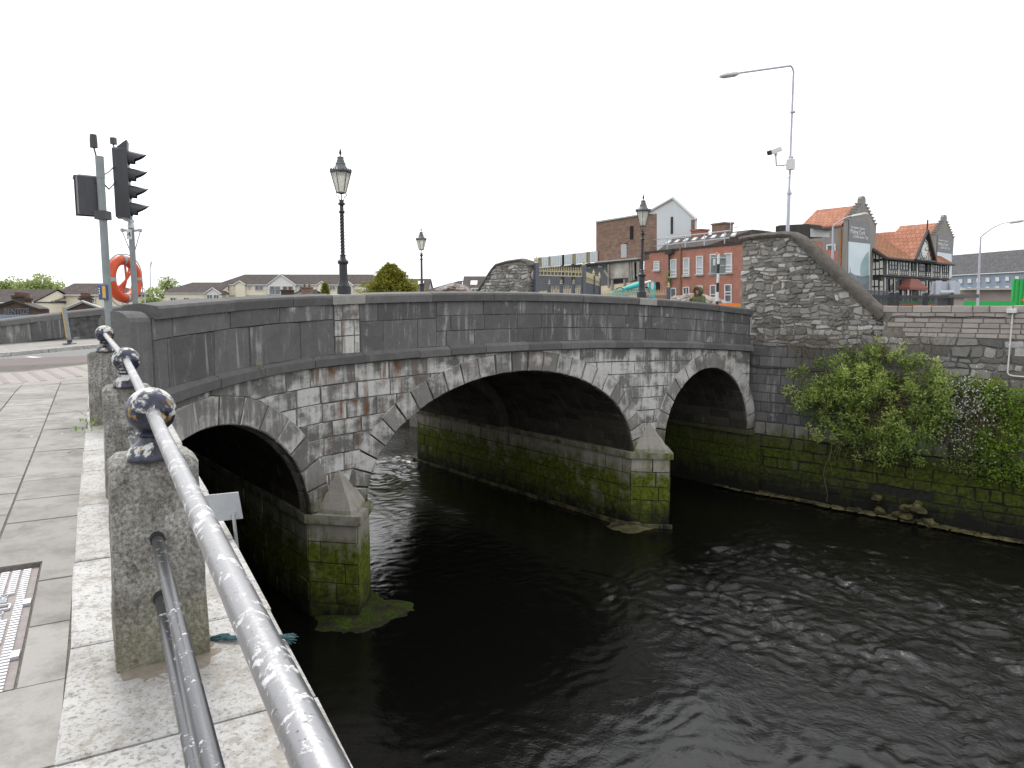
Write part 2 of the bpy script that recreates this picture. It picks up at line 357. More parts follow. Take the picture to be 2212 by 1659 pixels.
def mossm(name, a, b_, sc=14, bump=1.0):
    t = NT(name); w = t.ob; f = t.noise(w, sc, 7, .7)
    c = t.mix(t.step(f, .35, .65), a, b_); c = t.mix(t.step(t.noise(w, 2.5, 5), .45, .6), c, (.03,.028,.02))
    return t.out(c, .9, 0, t.bump(f, bump, .05), Specular_IOR_Level=.15)
M['moss'] = mossm('wet_moss', (.015,.02,.005), (.07,.1,.014))
M['silt'] = mossm('mossy_ledge_stone', (.05,.045,.02), (.2,.18,.08), 5)
M['iron'] = simple('black_iron_paint', (.028,.03,.036), (.016,.017,.02), .42, sc=14, bump=.2)
M['bluegrey_iron'] = simple('blue_grey_iron_paint', (.1,.115,.15), (.075,.085,.11), .5, sc=10)
M['gilt'] = simple('faded_gold_paint', (.52,.47,.28), (.4,.35,.2), .55, sc=20)
M['leadcap'] = simple('weathered_copper_lantern_metal', (.16,.17,.17), (.09,.095,.1), .55, .3, sc=12)
M['steel'] = simple('galvanised_steel', (.5,.52,.54), (.42,.44,.46), .45, .5, sc=9)
M['steelpole'] = simple('grey_painted_steel', (.26,.29,.29), (.21,.235,.235), .5, sc=7)
M['lamppole'] = simple('pale_galvanised_steel', (.5,.52,.58), (.42,.44,.5), .5, .2, sc=7)
M['signal'] = simple('black_signal_plastic', (.06,.062,.068), (.045,.046,.05), .5, sc=12, streak=1)
M['white'] = simple('white_paint', (.74,.74,.73), (.64,.64,.62), .6, sc=6)
M['offwhite'] = simple('dirty_white_enamel', (.6,.6,.59), (.45,.45,.44), .5, sc=14)
M['black'] = simple('black_paint', (.02,.02,.022), (.014,.014,.015), .5)
M['orange'] = simple('orange_buoy_plastic', (.72,.1,.03), (.6,.08,.025), .5, sc=5)
M['band'] = simple('grey_reflective_band', (.42,.43,.45), (.36,.37,.38), .35)
M['rope'] = simple('grey_white_rope', (.5,.49,.46), (.35,.34,.31), .9, sc=40)
M['teal_rope'] = simple('frayed_teal_rope', (.07,.14,.15), (.04,.08,.09), .9, sc=40)
M['blue'] = simple('blue_plastic', (.04,.1,.28), (.03,.08,.22), .4)
M['yellow'] = simple('yellow_panel', (.75,.42,.05), (.65,.36,.04), .5)
M['teal'] = simple('turquoise_machine_paint', (.07,.55,.55), (.05,.45,.46), .45, sc=3)
M['hoard_orange'] = simple('orange_hoarding_paint', (.85,.2,.03), (.75,.17,.03), .6)
M['hoard_green'] = simple('green_hoarding_paint', (.02,.4,.08), (.018,.34,.07), .6)
M['cream'] = simple('cream_render', (.82,.76,.62), (.77,.71,.57), .9, sc=.8)
M['greyrender'] = simple('grey_render', (.3,.285,.265), (.24,.225,.21), .9, sc=1.2, streak=1)
M['palegrey'] = simple('pale_grey_render', (.5,.5,.5), (.42,.42,.42), .9, sc=1)
M['whitewall'] = simple('white_sheet_cladding', (.62,.66,.68), (.57,.61,.63), .6, sc=.6, streak=1)
M['darkplaster'] = simple('dark_grey_plaster', (.16,.165,.17), (.12,.125,.13), .9, sc=1.2)
M['bluerender'] = simple('blue_grey_render', (.3,.36,.44), (.26,.31,.38), .9, sc=.6)
M['darkwood'] = simple('dark_weathered_boards', (.07,.07,.065), (.045,.045,.04), .9, sc=3, streak=1)
M['timber'] = simple('black_timber', (.03,.032,.036), (.02,.021,.024), .6)
M['infill'] = simple('white_plaster_infill', (.72,.71,.66), (.62,.6,.55), .85, sc=3)
M['sky_pane'] = simple('sky_reflection_pane', (.5,.53,.55), (.42,.45,.47), .8, sc=2)  # bright sky reflected in the glass, painted as a pale pane colour
M['rubblepile'] = simple('broken_masonry', (.42,.38,.35), (.26,.22,.2), .95, sc=3, bump=.6)
def glass():
    t = NT('window_glass'); f = t.noise(t.ob, .8, 3)
    return t.out(t.mix(t.step(f, .35, .65), (.06,.07,.08), (.14,.16,.18)), .06, 0, None, Specular_IOR_Level=.9)
M['glass'] = glass()
def lampglass():
    t = NT('milky_lantern_glass'); f = t.noise(t.mp(t.ob, (1,1,.4)), 9, 4)
    t.out(t.mix(t.step(f, .3, .7), (.7,.67,.56), (.88,.87,.8)), .25, 0, None, Transmission_Weight=.35); return t.mat
M['lampglass'] = lampglass()
def brickm(name, a, b_, mort, w=.23, h=.078, dirt=(.1,.06,.045)):
    t = NT(name); uv = t.uv; c, f = t.brick(uv, w, h, .009, a, b_, mort)
    c = t.mix(t.m('MULTIPLY', t.step(t.noise(t.ob, 2.2, 6, .65), .42, .7), .5), c, dirt); c = t.mix(t.m('MULTIPLY', t.step(t.noise(t.ob, 11, 5, .7), .55, .72), .35), c, (.45,.33,.27))
    return t.out(c, .9, 0, t.bump(t.m('SUBTRACT', t.noise(t.ob, 20, 4), f), .4, .01))
M['redbrick'] = brickm('red_brick', (.38,.14,.095), (.46,.185,.13), (.34,.25,.21), dirt=(.28,.095,.065))
M['brownbrick'] = brickm('brown_brick', (.2,.12,.085), (.29,.18,.13), (.24,.19,.16), .4, .13, dirt=(.11,.065,.05))
def roofm(name, a, b_, w=.3, h=.25, bump=.8):
    t = NT(name); uv = t.uv; c, f = t.brick(uv, w, h, .018, a, b_, tuple(x*.4 for x in a))
    c = t.mix(t.m('MULTIPLY', t.step(t.noise(t.ob, 1.3, 6, .65), .4, .7), .5), c, tuple(x*.6 for x in a))
    return t.out(c, .9, 0, t.bump(t.m('SUBTRACT', t.m('MULTIPLY', t.noise(t.ob, 9, 4), .4), f), bump, .03), Specular_IOR_Level=.08)
M['brownroof'] = roofm('brown_concrete_tiles', (.085,.073,.07), (.12,.105,.1), .35, .33)
M['slate'] = roofm('grey_slates', (.1,.1,.105), (.15,.15,.155), .3, .25, .4)
M['orangetile'] = roofm('orange_clay_tiles', (.38,.175,.115), (.47,.23,.155), .45, .42)
M['browntile'] = roofm('brown_clay_tiles', (.27,.13,.08), (.36,.18,.11), .4, .36)
M['redmetal'] = simple('red_painted_metal', (.3,.1,.08), (.22,.075,.06), .8)
def leafm(name, cs, tr=.25):
    t = NT(name); r, g, b = t.rnd()
    c = t.ramp(r, *[(k/(len(cs)-1), q) for k, q in enumerate(cs)])
    t.out(c, .5, 0, None, Specular_IOR_Level=.3)
    tb = t.n('BsdfTranslucent'); t.put(tb.inputs[0], c); mx = t.n('MixShader'); mx.inputs[0].default_value = tr
    t.t.links.new(t.b.outputs[0], mx.inputs[1]); t.t.links.new(tb.outputs[0], mx.inputs[2]); t.t.links.new(mx.outputs[0], t.t.nodes['Material Output'].inputs[0])
    return t.mat
M['leaf'] = leafm('shrub_leaves', [(.05,.09,.02), (.13,.21,.045), (.25,.35,.08), (.38,.48,.12), (.5,.56,.18)], .35)
M['bramble'] = leafm('bramble_leaves', [(.08,.11,.035), (.18,.23,.06), (.31,.36,.1)])
M['ivy'] = leafm('bright_ivy_leaves', [(.08,.14,.02), (.2,.31,.04), (.36,.46,.08)], .35)
M['paleleaf'] = leafm('glare_veiled_leaves', [(.17,.22,.07), (.28,.35,.12), (.4,.46,.2)], .45)  # leaf colours lightened to paint in the glare veiling the far trees
M['conifer'] = leafm('conifer_sprays', [(.05,.065,.012), (.13,.14,.02), (.25,.25,.035), (.36,.35,.06)], .2)
M['blossom'] = leafm('white_blossom', [(.6,.6,.58), (.8,.8,.78)], .3)
M['twig'] = simple('dry_twigs', (.2,.16,.11), (.12,.095,.065), .9, sc=20)
M['bark'] = simple('bark', (.09,.07,.05), (.05,.04,.03), .95, sc=20)
M['skin'] = simple('skin', (.55,.33,.25), (.5,.29,.22), .55, sc=12, bump=.05)
M['coat'] = simple('olive_green_coat', (.13,.15,.075), (.085,.1,.05), .9, sc=14, bump=.5, bd=.02)
M['fur'] = simple('brown_fur_trim', (.2,.16,.09), (.1,.08,.045), 1, sc=60, bump=1, bd=.03)
M['hair'] = simple('reddish_brown_hair', (.12,.06,.03), (.07,.035,.018), .7, sc=60)
M['jeans'] = simple('dark_trousers', (.04,.045,.06), (.03,.033,.045), .9)
M['void'] = simple('unlit_room', (.03,.03,.032), (.02,.02,.022), .9)
M['potclay'] = simple('weathered_clay', (.2,.115,.085), (.12,.075,.06), .9, sc=4)
M['oldbrick'] = simple('sooty_brick', (.11,.08,.062), (.07,.052,.042), .95, sc=6)
M['darksheet'] = simple('dark_old_slates', (.1,.085,.075), (.07,.06,.055), .9, sc=3)
M['mortar_black'] = simple('wet_black_joint', (.035,.034,.03), (.018,.018,.016), .9)
# ---------------- masonry helpers ----------------
def clip_half(poly, px, py, nx, ny):
    out = []
    for k in range(len(poly)):
        a, b = poly[k], poly[(k+1)%len(poly)]
        da = (a[0]-px)*nx+(a[1]-py)*ny; db = (b[0]-px)*nx+(b[1]-py)*ny
        if da >= 0: out.append(a)
        if (da >= 0) != (db >= 0):
            q = da/(da-db); out.append((a[0]+(b[0]-a[0])*q, a[1]+(b[1]-a[1])*q))
    return out
def inset(poly, d):
    cx = sum(p[0] for p in poly)/len(poly); cy = sum(p[1] for p in poly)/len(poly); out = []
    for x, y in poly:
        dx, dy = cx-x, cy-y
        out.append((x+max(-d, min(d, dx*.45)), y+max(-d, min(d, dy*.45))))
    return out
def masonry(mb, F, u0, u1, v0, v1, row, w, gap=.014, proud=.02, jit=0, clip=None, vf=None, bev=.012, pr=.01, corner=0, m=0, warp=0):
    v = v0; first = True
    while v < v1-.02:
        h = random.uniform(*row)
        if v+h > v1-row[0]*.6: h = v1-v
        u = u0-random.random()*w[0]*(0 if first and False else 1)
        while u < u1:
            ww = random.uniform(*w)
            if u+ww > u1-w[0]*.4: ww = u1-u
            a, b = max(u, u0), u+ww
            if b-a > gap*3:
                g = gap/2
                q = [(a+g, v+g), (b-g, v+g), (b-g, v+h-g), (a+g, v+h-g)]
                if corner:
                    k = min(corner, (b-a)*.3, h*.3); e = lambda: k*random.uniform(.2, 1)
                    q = [(a+g+e(), v+g), (b-g-e(), v+g), (b-g, v+g+e()), (b-g, v+h-g-e()), (b-g-e(), v+h-g), (a+g+e(), v+h-g), (a+g, v+h-g-e()), (a+g, v+g+e())]
                if jit: q = [(x+random.uniform(-jit, jit), y+random.uniform(-jit, jit)) for x, y in q]
                if warp: N_ = mnoise.noise; q = [(x+warp*N_(Vector((x*2.1, y*2.6, 3))), y+warp*1.3*N_(Vector((x*1.7, y*2.3, 11)))) for x, y in q]
                if vf: q = [(x, y+vf(x)) for x, y in q]
                if clip: q = clip(q)
                if q and len(q) > 2:
                    p_ = proud+random.uniform(-pr, pr)
                    mb.hull8([F(x, y, -.01) for x, y in q], [F(x, y, p_) for x, y in inset(q, bev)], rc(), m, False)
            u += ww
        v += h; first = False
# ---------------- the stone bridge ----------------
bridge = thing('stone_bridge', tn(5, 0, ZW), 'dark weathered three-arched stone bridge crossing the river', 'bridge')
ARCH = [(-3.70, 2.57, 2.44, .55, 15), (5.10, 4.72, 2.85, .55, 27), (13.87, 2.46, 2.48, .52, 15)]
ZI = -4.57; TL, TR = -4.85, 16.38; NB = -13.0; WMID = -6.3
def zlow(t, cut=.06):
    z = -4.62
    for c, a, b, th, n in ARCH:
        A, B = a+th-cut, b+th-cut
        if abs(t-c) < A: z = max(z, ZI+B*math.sqrt(1-((t-c)/A)**2))
    return z
def arch_clip(q):
    q = clip_half(q, 0, -4.6, 0, 1)
    for c, a, b, th, n in ARCH:
        if not q: return q
        A, B = a+th-.02, b+th-.02
        cx = sum(p[0] for p in q)/len(q); cy = sum(p[1] for p in q)/len(q)
        if abs(cx-c) > A+1: continue
        e = math.atan2((cy-ZI)/B, (cx-c)/A); px, py = c+A*math.cos(e), ZI+B*math.sin(e)
        q = clip_half(q, px, py, math.cos(e)/A, math.sin(e)/B)
    return q
ts = [TL+(TR-TL)*k/190 for k in range(191)]
def facewall(mb, F, zt, step=1):
    for a, b in zip(ts[:-1], ts[1:]):
        mb.poly([F(a, zlow(a)), F(b, zlow(b)), F(b, zt(b)), F(a, zt(a))], m=1)
mb = MB(); facewall(mb, lambda t, z: fc(t, 0, z), lambda t: -1.15+qz(t))
masonry(mb, lambda x, y, d: fc(x, d, y), TL, TR, -4.0, -1.17, (.36, .43), (.55, 1.15), proud=.022, clip=arch_clip, vf=qz, jit=.006)
mb.build('spandrel_wall', [M['spandrel'], M['mortar']], bridge)
mb = MB(); facewall(mb, lambda t, z: tn(t, NB-(KC*t*t if t < 0 else 0), z), lambda t: -1.15+qz(t)); mb.build('far_spandrel_wall', [M['mortar_dark'], M['parapet']], bridge)
def vring(mb, F, c, a, b, th, n, lo=-99):
    for k in range(n):
        e0, e1 = math.pi*k/n, math.pi*(k+1)/n
        def P(e, o):
            L = math.hypot(math.cos(e)/a, math.sin(e)/b); return (c+a*math.cos(e)+o*math.cos(e)/a/L, ZI+b*math.sin(e)+o*math.sin(e)/b/L)
        em = (e0+e1)/2; q = [P(e0, 0), P(em, 0), P(e1, 0), P(e1, th), P(em, th), P(e0, th)]
        q = clip_half(q, lo, 0, 1, 0)
        if len(q) < 3: continue
        g = .017; cx = sum(p[0] for p in q)/len(q); cy = sum(p[1] for p in q)/len(q)
        tx, ty = -math.sin(em), math.cos(em)
        q = [(x-tx*g*(1 if (x-cx)*tx+(y-cy)*ty > 0 else -1), y-ty*g*(1 if (x-cx)*tx+(y-cy)*ty > 0 else -1)) for x, y in q]
        pr = .045+random.uniform(-.012, .012)
        mb.hull8([F(x, y, -.3) for x, y in q], [F(x, y, pr-.02) for x, y in q], col := rc(), 0, False)
        mb.f.pop(-1); mb.uv.pop(-1); mb.m.pop(-1)
        mb.hull8([F(x, y, pr-.02) for x, y in q], [F(x, y, pr) for x, y in inset(q, .02)], col, 0, False)
for c, a, b, th, n in ARCH:
    mb = MB(); vring(mb, lambda x, y, d: fc(x, d, y), c, a, b, th, n, TL); mb.build('arch_ring', M['ring'], bridge)
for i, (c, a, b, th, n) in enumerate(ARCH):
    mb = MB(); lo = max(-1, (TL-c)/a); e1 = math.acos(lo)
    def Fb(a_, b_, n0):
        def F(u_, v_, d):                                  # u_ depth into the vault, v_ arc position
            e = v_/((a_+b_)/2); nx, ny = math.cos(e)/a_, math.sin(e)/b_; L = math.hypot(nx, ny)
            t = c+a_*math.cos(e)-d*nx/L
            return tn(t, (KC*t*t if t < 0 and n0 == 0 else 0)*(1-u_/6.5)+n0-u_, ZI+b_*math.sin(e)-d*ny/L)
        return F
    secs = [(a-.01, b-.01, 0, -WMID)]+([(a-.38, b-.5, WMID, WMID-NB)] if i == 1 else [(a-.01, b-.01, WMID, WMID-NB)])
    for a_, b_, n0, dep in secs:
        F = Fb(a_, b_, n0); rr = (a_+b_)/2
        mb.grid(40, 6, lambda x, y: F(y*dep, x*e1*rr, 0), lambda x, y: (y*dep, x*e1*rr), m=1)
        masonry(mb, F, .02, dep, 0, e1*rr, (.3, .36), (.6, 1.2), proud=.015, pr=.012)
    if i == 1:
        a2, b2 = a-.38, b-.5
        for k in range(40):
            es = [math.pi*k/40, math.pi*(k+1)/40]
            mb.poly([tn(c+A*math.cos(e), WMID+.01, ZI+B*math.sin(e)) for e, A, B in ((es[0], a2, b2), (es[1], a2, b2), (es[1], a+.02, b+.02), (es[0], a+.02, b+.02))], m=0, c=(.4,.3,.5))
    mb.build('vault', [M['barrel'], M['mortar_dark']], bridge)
# parapets, string course, coping
def sweep(mb, F, t0, t1, sec, off0=0, stones=(1.5, 2.1), gap=.012, skip=(), zf=qz, m=0):
    t = t0
    while t < t1-.01:
        L = random.uniform(*stones); e = min(t1, t+L)
        if t1-e < stones[0]*.5: e = t1
        for a, b in skip:
            if t < a-.01 < e: e = a
            if a-.01 <= t < b: e = b
        if not any(a-.01 <= t < b-.01 for a, b in skip):
            c = rc(); k = max(1, int((e-t)/.4)); dz = random.uniform(-.006, .006); do = random.uniform(-.008, .008)
            rs = []
            for j in range(k+1):
                x = t+gap/2+(e-t-gap)*j/k
                rs.append([F(x, o+do*(1 if o > 0 else 0), z+dz+zf(x)) for o, z in sec])
            n = len(sec); V = [p for r in rs for p in r]
            fs = [(j*n+q, (j+1)*n+q, (j+1)*n+(q+1)%n, j*n+(q+1)%n) for j in range(k) for q in range(n)]+[tuple(range(n)), tuple(reversed(range(k*n, k*n+n)))]
            mb.mesh(V, fs, c, m)
        t = e
CS = [(.075, .2), (.085, .36), (.06, .405), (-.2, .45), (-.44, .415), (-.5, .37), (-.5, .2)]
SKIP = [(-.42, .42), (9.98, 10.82)]
mb = MB(); sweep(mb, fc, TL+.12, TR, CS, skip=SKIP); mb.build('parapet_coping', M['coping'], bridge)
for a, b in SKIP:
    mb = MB(); sweep(mb, fc, a, b, [(.08, .2), (.085, .38), (.07, .415), (-.2, .43), (-.46, .415), (-.5, .37), (-.5, .2)], stones=(3, 4)); tag(mb.build('lamp_plinth_stone', M['brightcoping'], bridge), 'pale clean coping stone under a lamp post')
mb = MB(); sweep(mb, fc, TL+.1, TR, [(.02, -.92), (.16, -.99), (.165, -1.15), (.05, -1.18), (-.1, -1.18), (-.1, -.92)], stones=(.9, 1.5)); mb.build('string_course', M['coping'], bridge)
mb = MB()
for a, b in zip(ts[:-1], ts[1:]):
    mb.poly([fc(a, -.01, -.95+qz(a)), fc(b, -.01, -.95+qz(b)), fc(b, -.01, .22+qz(b)), fc(a, -.01, .22+qz(a))], m=1)
    mb.poly([fc(b, -.42, -.95+qz(b)), fc(a, -.42, -.95+qz(a)), fc(a, -.42, .22+qz(a)), fc(b, -.42, .22+qz(b))], m=0)
PK = dict(gap=.011, proud=.008, vf=qz, jit=.004, pr=.007, bev=.008)
FP = lambda x, y, d: fc(x, d, y)
for (x0, x1, rows) in ((TL+.1, -.36, ((-.93, -.13, .8), (-.13, .21, .34))), (-.36, .30, ((-.93, -.52, .3), (-.52, -.16, .3), (-.16, .21, .3))), (.30, 2.4, ((-.93, -.22, .7), (-.22, .21, .4))), (2.4, TR, ((-.93, -.55, .4), (-.55, -.16, .4), (-.16, .21, .4)))):
    for v0, v1, r_ in rows: masonry(mb, FP, x0, x1, v0, v1, (9, 9.1), (.32, .4) if x0 == -.36 else (.75, 1.35), **PK)
pp = mb.build('parapet', [M['parapet'], M['mortar_dark']], bridge)
mb = MB()                                                  # pale patch of cleaned blocks below the lamp
for v0, v1 in ((-.93, -.52), (-.52, -.16), (-.16, .20)):
    masonry(mb, FP, -.34, .28, v0, v1, (9, 9.1), (.3, .33), gap=.011, proud=.017, vf=qz, pr=.002, bev=.008)
tag(mb.build('pale_parapet_block', M['spandrel'], bridge), 'pale lime-washed blocks under the near lamp')
# end pier of the parapet, rounded top
mb = MB(); NE = 8; t0, t1 = TL-.32, TL+.07
rings = []
for tt in (t0, t1):
    top = [fc(tt, .0-.44*(.5-.5*math.cos(math.pi*k/NE)), -.2+.16*math.sin(math.pi*k/NE)) for k in range(NE+1)]
    rings.append([fc(tt, -.44, -2.4), fc(tt, .0, -2.4)]+top)
mb.hull8(rings[0], rings[1], (.6,.5,.5)); mb.build('parapet_end_pier', M['coping'], bridge)
# far parapet
def far(t, off, z):
    n = NB-(KC*t*t if -4 < t < 0 else (KC*16+KC*8*(-4-t)*.35 if t <= -4 else 0)); return tn(t, n-off, z)
farz = lambda t: qz(max(-6, t))-.07*max(0, -t)
mb = MB(); sweep(mb, far, -11, 15.9, CS, zf=farz); mb.build('parapet_coping', M['coping'], bridge)
mb = MB()
for k in range(130):
    a, b = -11+27*k/130, -11+27*(k+1)/130
    mb.poly([far(a, -.42, -1.3+farz(a)), far(b, -.42, -1.3+farz(b)), far(b, -.42, .22+farz(b)), far(a, -.42, .22+farz(a))], m=1)
    mb.poly([far(a, 0, -1.5+farz(a)), far(b, 0, -1.5+farz(b)), far(b, 0, .22+farz(b)), far(a, 0, .22+farz(a))], m=1)
masonry(mb, lambda x, y, d: far(x, -.42-d, y), -11, 15.9, -1.25, .21, (.36, .5), (.8, 1.4), vf=farz, gap=.01, proud=.006, pr=.006)
mb.build('parapet', [M['parapet'], M['mortar_dark']], bridge)
# piers
def planwall(mb, plan, z0, z1, row, w, batter=0, **k):
    for A, B in zip(plan[:-1], plan[1:]):
        L = math.hypot(B[0]-A[0], B[1]-A[1]); d = ((B[0]-A[0])/L, (B[1]-A[1])/L); nr = (-d[1], d[0])
        F = lambda x, y, o: tn(A[0]+d[0]*x+nr[0]*o, A[1]+d[1]*x+nr[1]*o, y)
        mb.poly([F(0, z0, 0), F(L, z0, 0), F(L, z1, 0), F(0, z1, 0)], m=1)
        masonry(mb, F, .0, L, z0, z1, row, w, proud=.015, pr=.012, **k)
for c, hw in ((-.35, .76), (10.6, .82)):
    plan = [(c-hw, NB), (c-hw, .0), (c, .92), (c+hw, .0), (c+hw, NB), (c, NB-.9), (c-hw, NB)]
    mb = MB(); planwall(mb, plan, -7.6, -4.78, (.4, .5), (.6, 1.15), jit=.008)
    mb.poly([tn(x, y, -4.78) for x, y in plan[:-1]], m=1)
    pier = mb.build('pier', [M['pier'], M['mortar_black']], bridge)
    g = .1; ex = [(c-hw-g, NB), (c-hw-g, .06), (c, .92+g*1.35), (c+hw+g, .06), (c+hw+g, NB), (c, NB-.9-g*1.3)]
    mb = MB(); rb = [tn(x, y, -4.79) for x, y in ex]; rt = [tn(x, y, -4.585) for x, y in ex]; mb.hull8(rb, rt, (.7,.4,.5))
    mb.build('impost_ledge', M['cap'], pier)
    mb = MB()
    def tri(k, z, e=0): return [tn(c-hw*k, .03, z), tn(c-hw*k*.12, .03+.84*k, z), tn(c+hw*k*.12, .03+.84*k, z), tn(c+hw*k, .03, z)]
    def rot4(q): return q
    mb.hull8(tri(.9, -4.59), tri(.88, -4.5), (.5,.5,.5)); mb.hull8(tri(.88, -4.5), tri(.56, -4.16), (.6,.5,.5))
    mb.hull8(tri(.5, -4.16), tri(.22, -3.86), (.35,.5,.5)); mb.hull8(tri(.2, -3.86), tri(.02, -3.7), (.5,.5,.5))
    mb.build('pyramid_cap', M['cap'], pier)
# right abutment under the last vault, left abutment
mb = MB(); planwall(mb, [(16.33, NB), (16.33, .6)], -7.6, -4.75, (.4, .5), (.6, 1.2))
mb.hull8([tn(x, y, -4.75) for x, y in ((16.2, .25), (16.5, .25), (16.5, NB), (16.2, NB))], [tn(x, y, -4.585) for x, y in ((16.2, .25), (16.5, .25), (16.5, NB), (16.2, NB))], (.6,.4,.5))
mb.build('abutment', [M['base'], M['mortar_black']], bridge); mb = MB()
planwall(mb, [(TL, 3.0), (TL, NB)], -7.6, -2.6, (.4, .5), (.6, 1.2))
mb.build('abutment', [M['base'], M['mortar_black']], bridge)
# silt and moss banks round the pier feet
def mound(name, c0, rx, ry, h, m, label, ang=0):
    mb = MB(); ca, sa = math.cos(ang), math.sin(ang)
    def f(a, b):
        th = a*2*math.pi; r = b; nz = mnoise.noise(Vector((math.cos(th)*1.6, math.sin(th)*1.6, c0[0])))
        k = r*(1+.45*nz); x, y = math.cos(th)*rx*k, math.sin(th)*ry*k
        n2 = mnoise.noise(Vector((x*3, y*3, 2)))
        return Vector((c0[0]+x*ca-y*sa, c0[1]+x*sa+y*ca, ZW-.14+(h+.14)*(1-r**1.6)+.07*n2*(1-r*.3)))
    mb.grid(44, 14, f); return tag(mb.build(name, m, None, True), label, 'bank', None, 'structure')
mound('silt_bank', (-3.5, 15.8), 1.65, 1.8, .14, M['moss'], 'green mossy silt bank round the foot of the nearer pier', .4)
v = tn(10.2, .2, 0); mound('silt_bank', (v.x-.3, v.y-.1), 1.7, 1.3, .12, M['silt'], 'brown stony ledge round the foot of the farther pier', .6)
mb = MB(); planwall(mb, [(9.5, NB), (9.5, .1), (10.5, 1.15)], -7.3, -6.86, (.3, .4), (.5, 1), jit=.03)
mb.build('pier_footing', [M['silt'], M['mortar_dark']], bridge)
# ---------------- water, ground, roads ----------------
mb = MB(); mb.grid(8, 8, lambda a, b: Vector((-220+360*a, -60+480*b, ZW-.13)))
def ss(x, a, b): x = max(0, min(1, (x-a)/(b-a))); return x*x*(3-2*x)
def wv(a, b):
    t, n = -9+29*a, -15+33*b; N = mnoise.noise
    wob = 3.5*N(Vector((t*.16, n*.07, 1)))+1.5*N(Vector((t*.5, n*.2, 4))); t2 = t+wob
    wake = ss(t2, 2, 6)*ss(t2, 16.5, 12.5)*ss(n+.4*wob, .5, 4); low = ss(n+wob, 8, 11)*1.15; up = ss(n, -9, -13)
    m = max(wake, low, up); pat = ss(N(Vector((t*.75, n*.22, 9)))+.5*N(Vector((t*1.7, n*.6, 3))), -.45, .5)
    amp = .13+.98*m*(.42+.58*pat)
    wx, wy = t+.5*N(Vector((t*.9, n*.9, 7))), n+.5*N(Vector((t*.9, n*.9, 17)))
    h = .05*N(Vector((wx*.7, wy*1.1, 2)))+.05*(1-2*abs(N(Vector((wx*1.8, wy*2.8, 5)))))+.046*N(Vector((wx*2.6, wy*4.2, 8)))+.026*N(Vector((wx*5.5, wy*7.5, 8)))+.011*N(Vector((wx*11, wy*13, 3)))
    return tn(t, n, ZW+h*amp*ss(min(a, 1-a, b, 1-b), 0, .03)-.13*(1-ss(min(a, 1-a, b, 1-b), 0, .004)))
mb.grid(420, 480, wv)
tag(mb.build('water', M['water'], None, True), 'dark rippled river water', 'water', None, 'structure')
mb = MB()
mb.poly([ps(.3, -200, -1.95), ps(.3, 420, -1.95), ps(-900, 420, -1.95), ps(-900, -200, -1.95)])
fr = tn(16.7, NB, 0); far_r = Vector((fr.x+SV[0]*420, fr.y+SV[1]*420, 0))
mb.poly([wq(200, -1.95, -.5), wq(200, -1.95, -700)+Vector((0, 300, 0)), far_r+Vector((800, 300, -1.95)), Vector((far_r.x, far_r.y, -1.95)), Vector((fr.x, fr.y, -1.95)), wq(.2, -1.95, -.5)])
mb.poly([Vector((-900, 400, -1.97)), Vector((900, 400, -1.97)), Vector((900, 2400, -1.97)), Vector((-900, 2400, -1.97))])
tag(mb.build('ground', M['ground']), 'rough ground on both banks', 'ground', None, 'structure')
def strip(name, n0, n1, dz, m, t0=-40, t1=60, nu=100, nv=3, lab='', thick=.25):
    mb = MB(); F = lambda a, b: tn(t0+(t1-t0)*a, n0+(n1-n0)*b, zg(t0+(t1-t0)*a, n0+(n1-n0)*b)+dz)
    mb.grid(nu, nv, F, lambda a, b: (t0+(t1-t0)*a, n0+(n1-n0)*b))
    for b in (0, 1):
        for k in range(nu):
            p, q = F(k/nu, b), F((k+1)/nu, b); d = Vector((0, 0, thick)); mb.poly([p, q, q-d, p-d])
    return tag(mb.build(name, m), lab, name.replace('_', ' '), None, 'structure')
strip('road', -4.95, -9.6, -.11, M['asphalt'], lab='grey asphalt road over the bridge')
strip('footway', -9.6, -15.2, 0, M['slab'], t1=-1, nu=60, lab='footway along the far parapet')
strip('footway', -9.6, -12.6, 0, M['slab'], t0=-1, nu=60, lab='footway along the far parapet on the bridge')
strip('footway', -.3, -4.95, 0, M['slab'], t0=-4.2, nu=60, lab='footway behind the near parapet')
def kerbline(t0, t1, n, lab):
    mb = MB(); t = t0
    while t < t1:
        e = t+.9; pts = [(n-.07, 0), (n+.07, 0)]
        r = [[tn(x, n+d, zg(x, n)+z) for d, z in ((-.075, -.22), (.075, -.22), (.075, .006), (-.075, .006))] for x in (t+.006, e-.006)]
        mb.hull8(r[0], r[1], rc()); t = e
    tag(mb.build('kerb', M['quay'] if n < -9 else M['coping'], None), lab, 'kerb', None, 'structure')
kerbline(-30, 16, -9.6, 'stone kerb of the far footway')
# painted lines on the road
mb = MB()
def line(t0, n0, t1, n1, w):
    a, b = Vector((t0, n0)), Vector((t1, n1)); d = (b-a); q = Vector((-d.y, d.x)).normalized()*w/2; k = max(1, int(d.length))
    for j in range(k):
        x, y = a+d*j/k, a+d*(j+1)/k
        mb.poly([tn(p.x, p.y, zg(p.x, p.y)-.11+.006) for p in (x-q, y-q, y+q, x+q)])
line(-30, -5.12, -4.5, -5.12, .17); line(-30, -9.3, -3, -9.3, .1)
line(-13, -6.4, -6.0, -5.2, .13); line(-4.6, -5.2, -5.4, -8.6, .13); line(-9, -8.4, -5.2, -7.5, .1); line(-12.5, -9.2, -9, -8.4, .1)
tag(mb.build('road_markings', M['paint']), 'worn white lines painted on the road', 'road markings', None, 'structure')
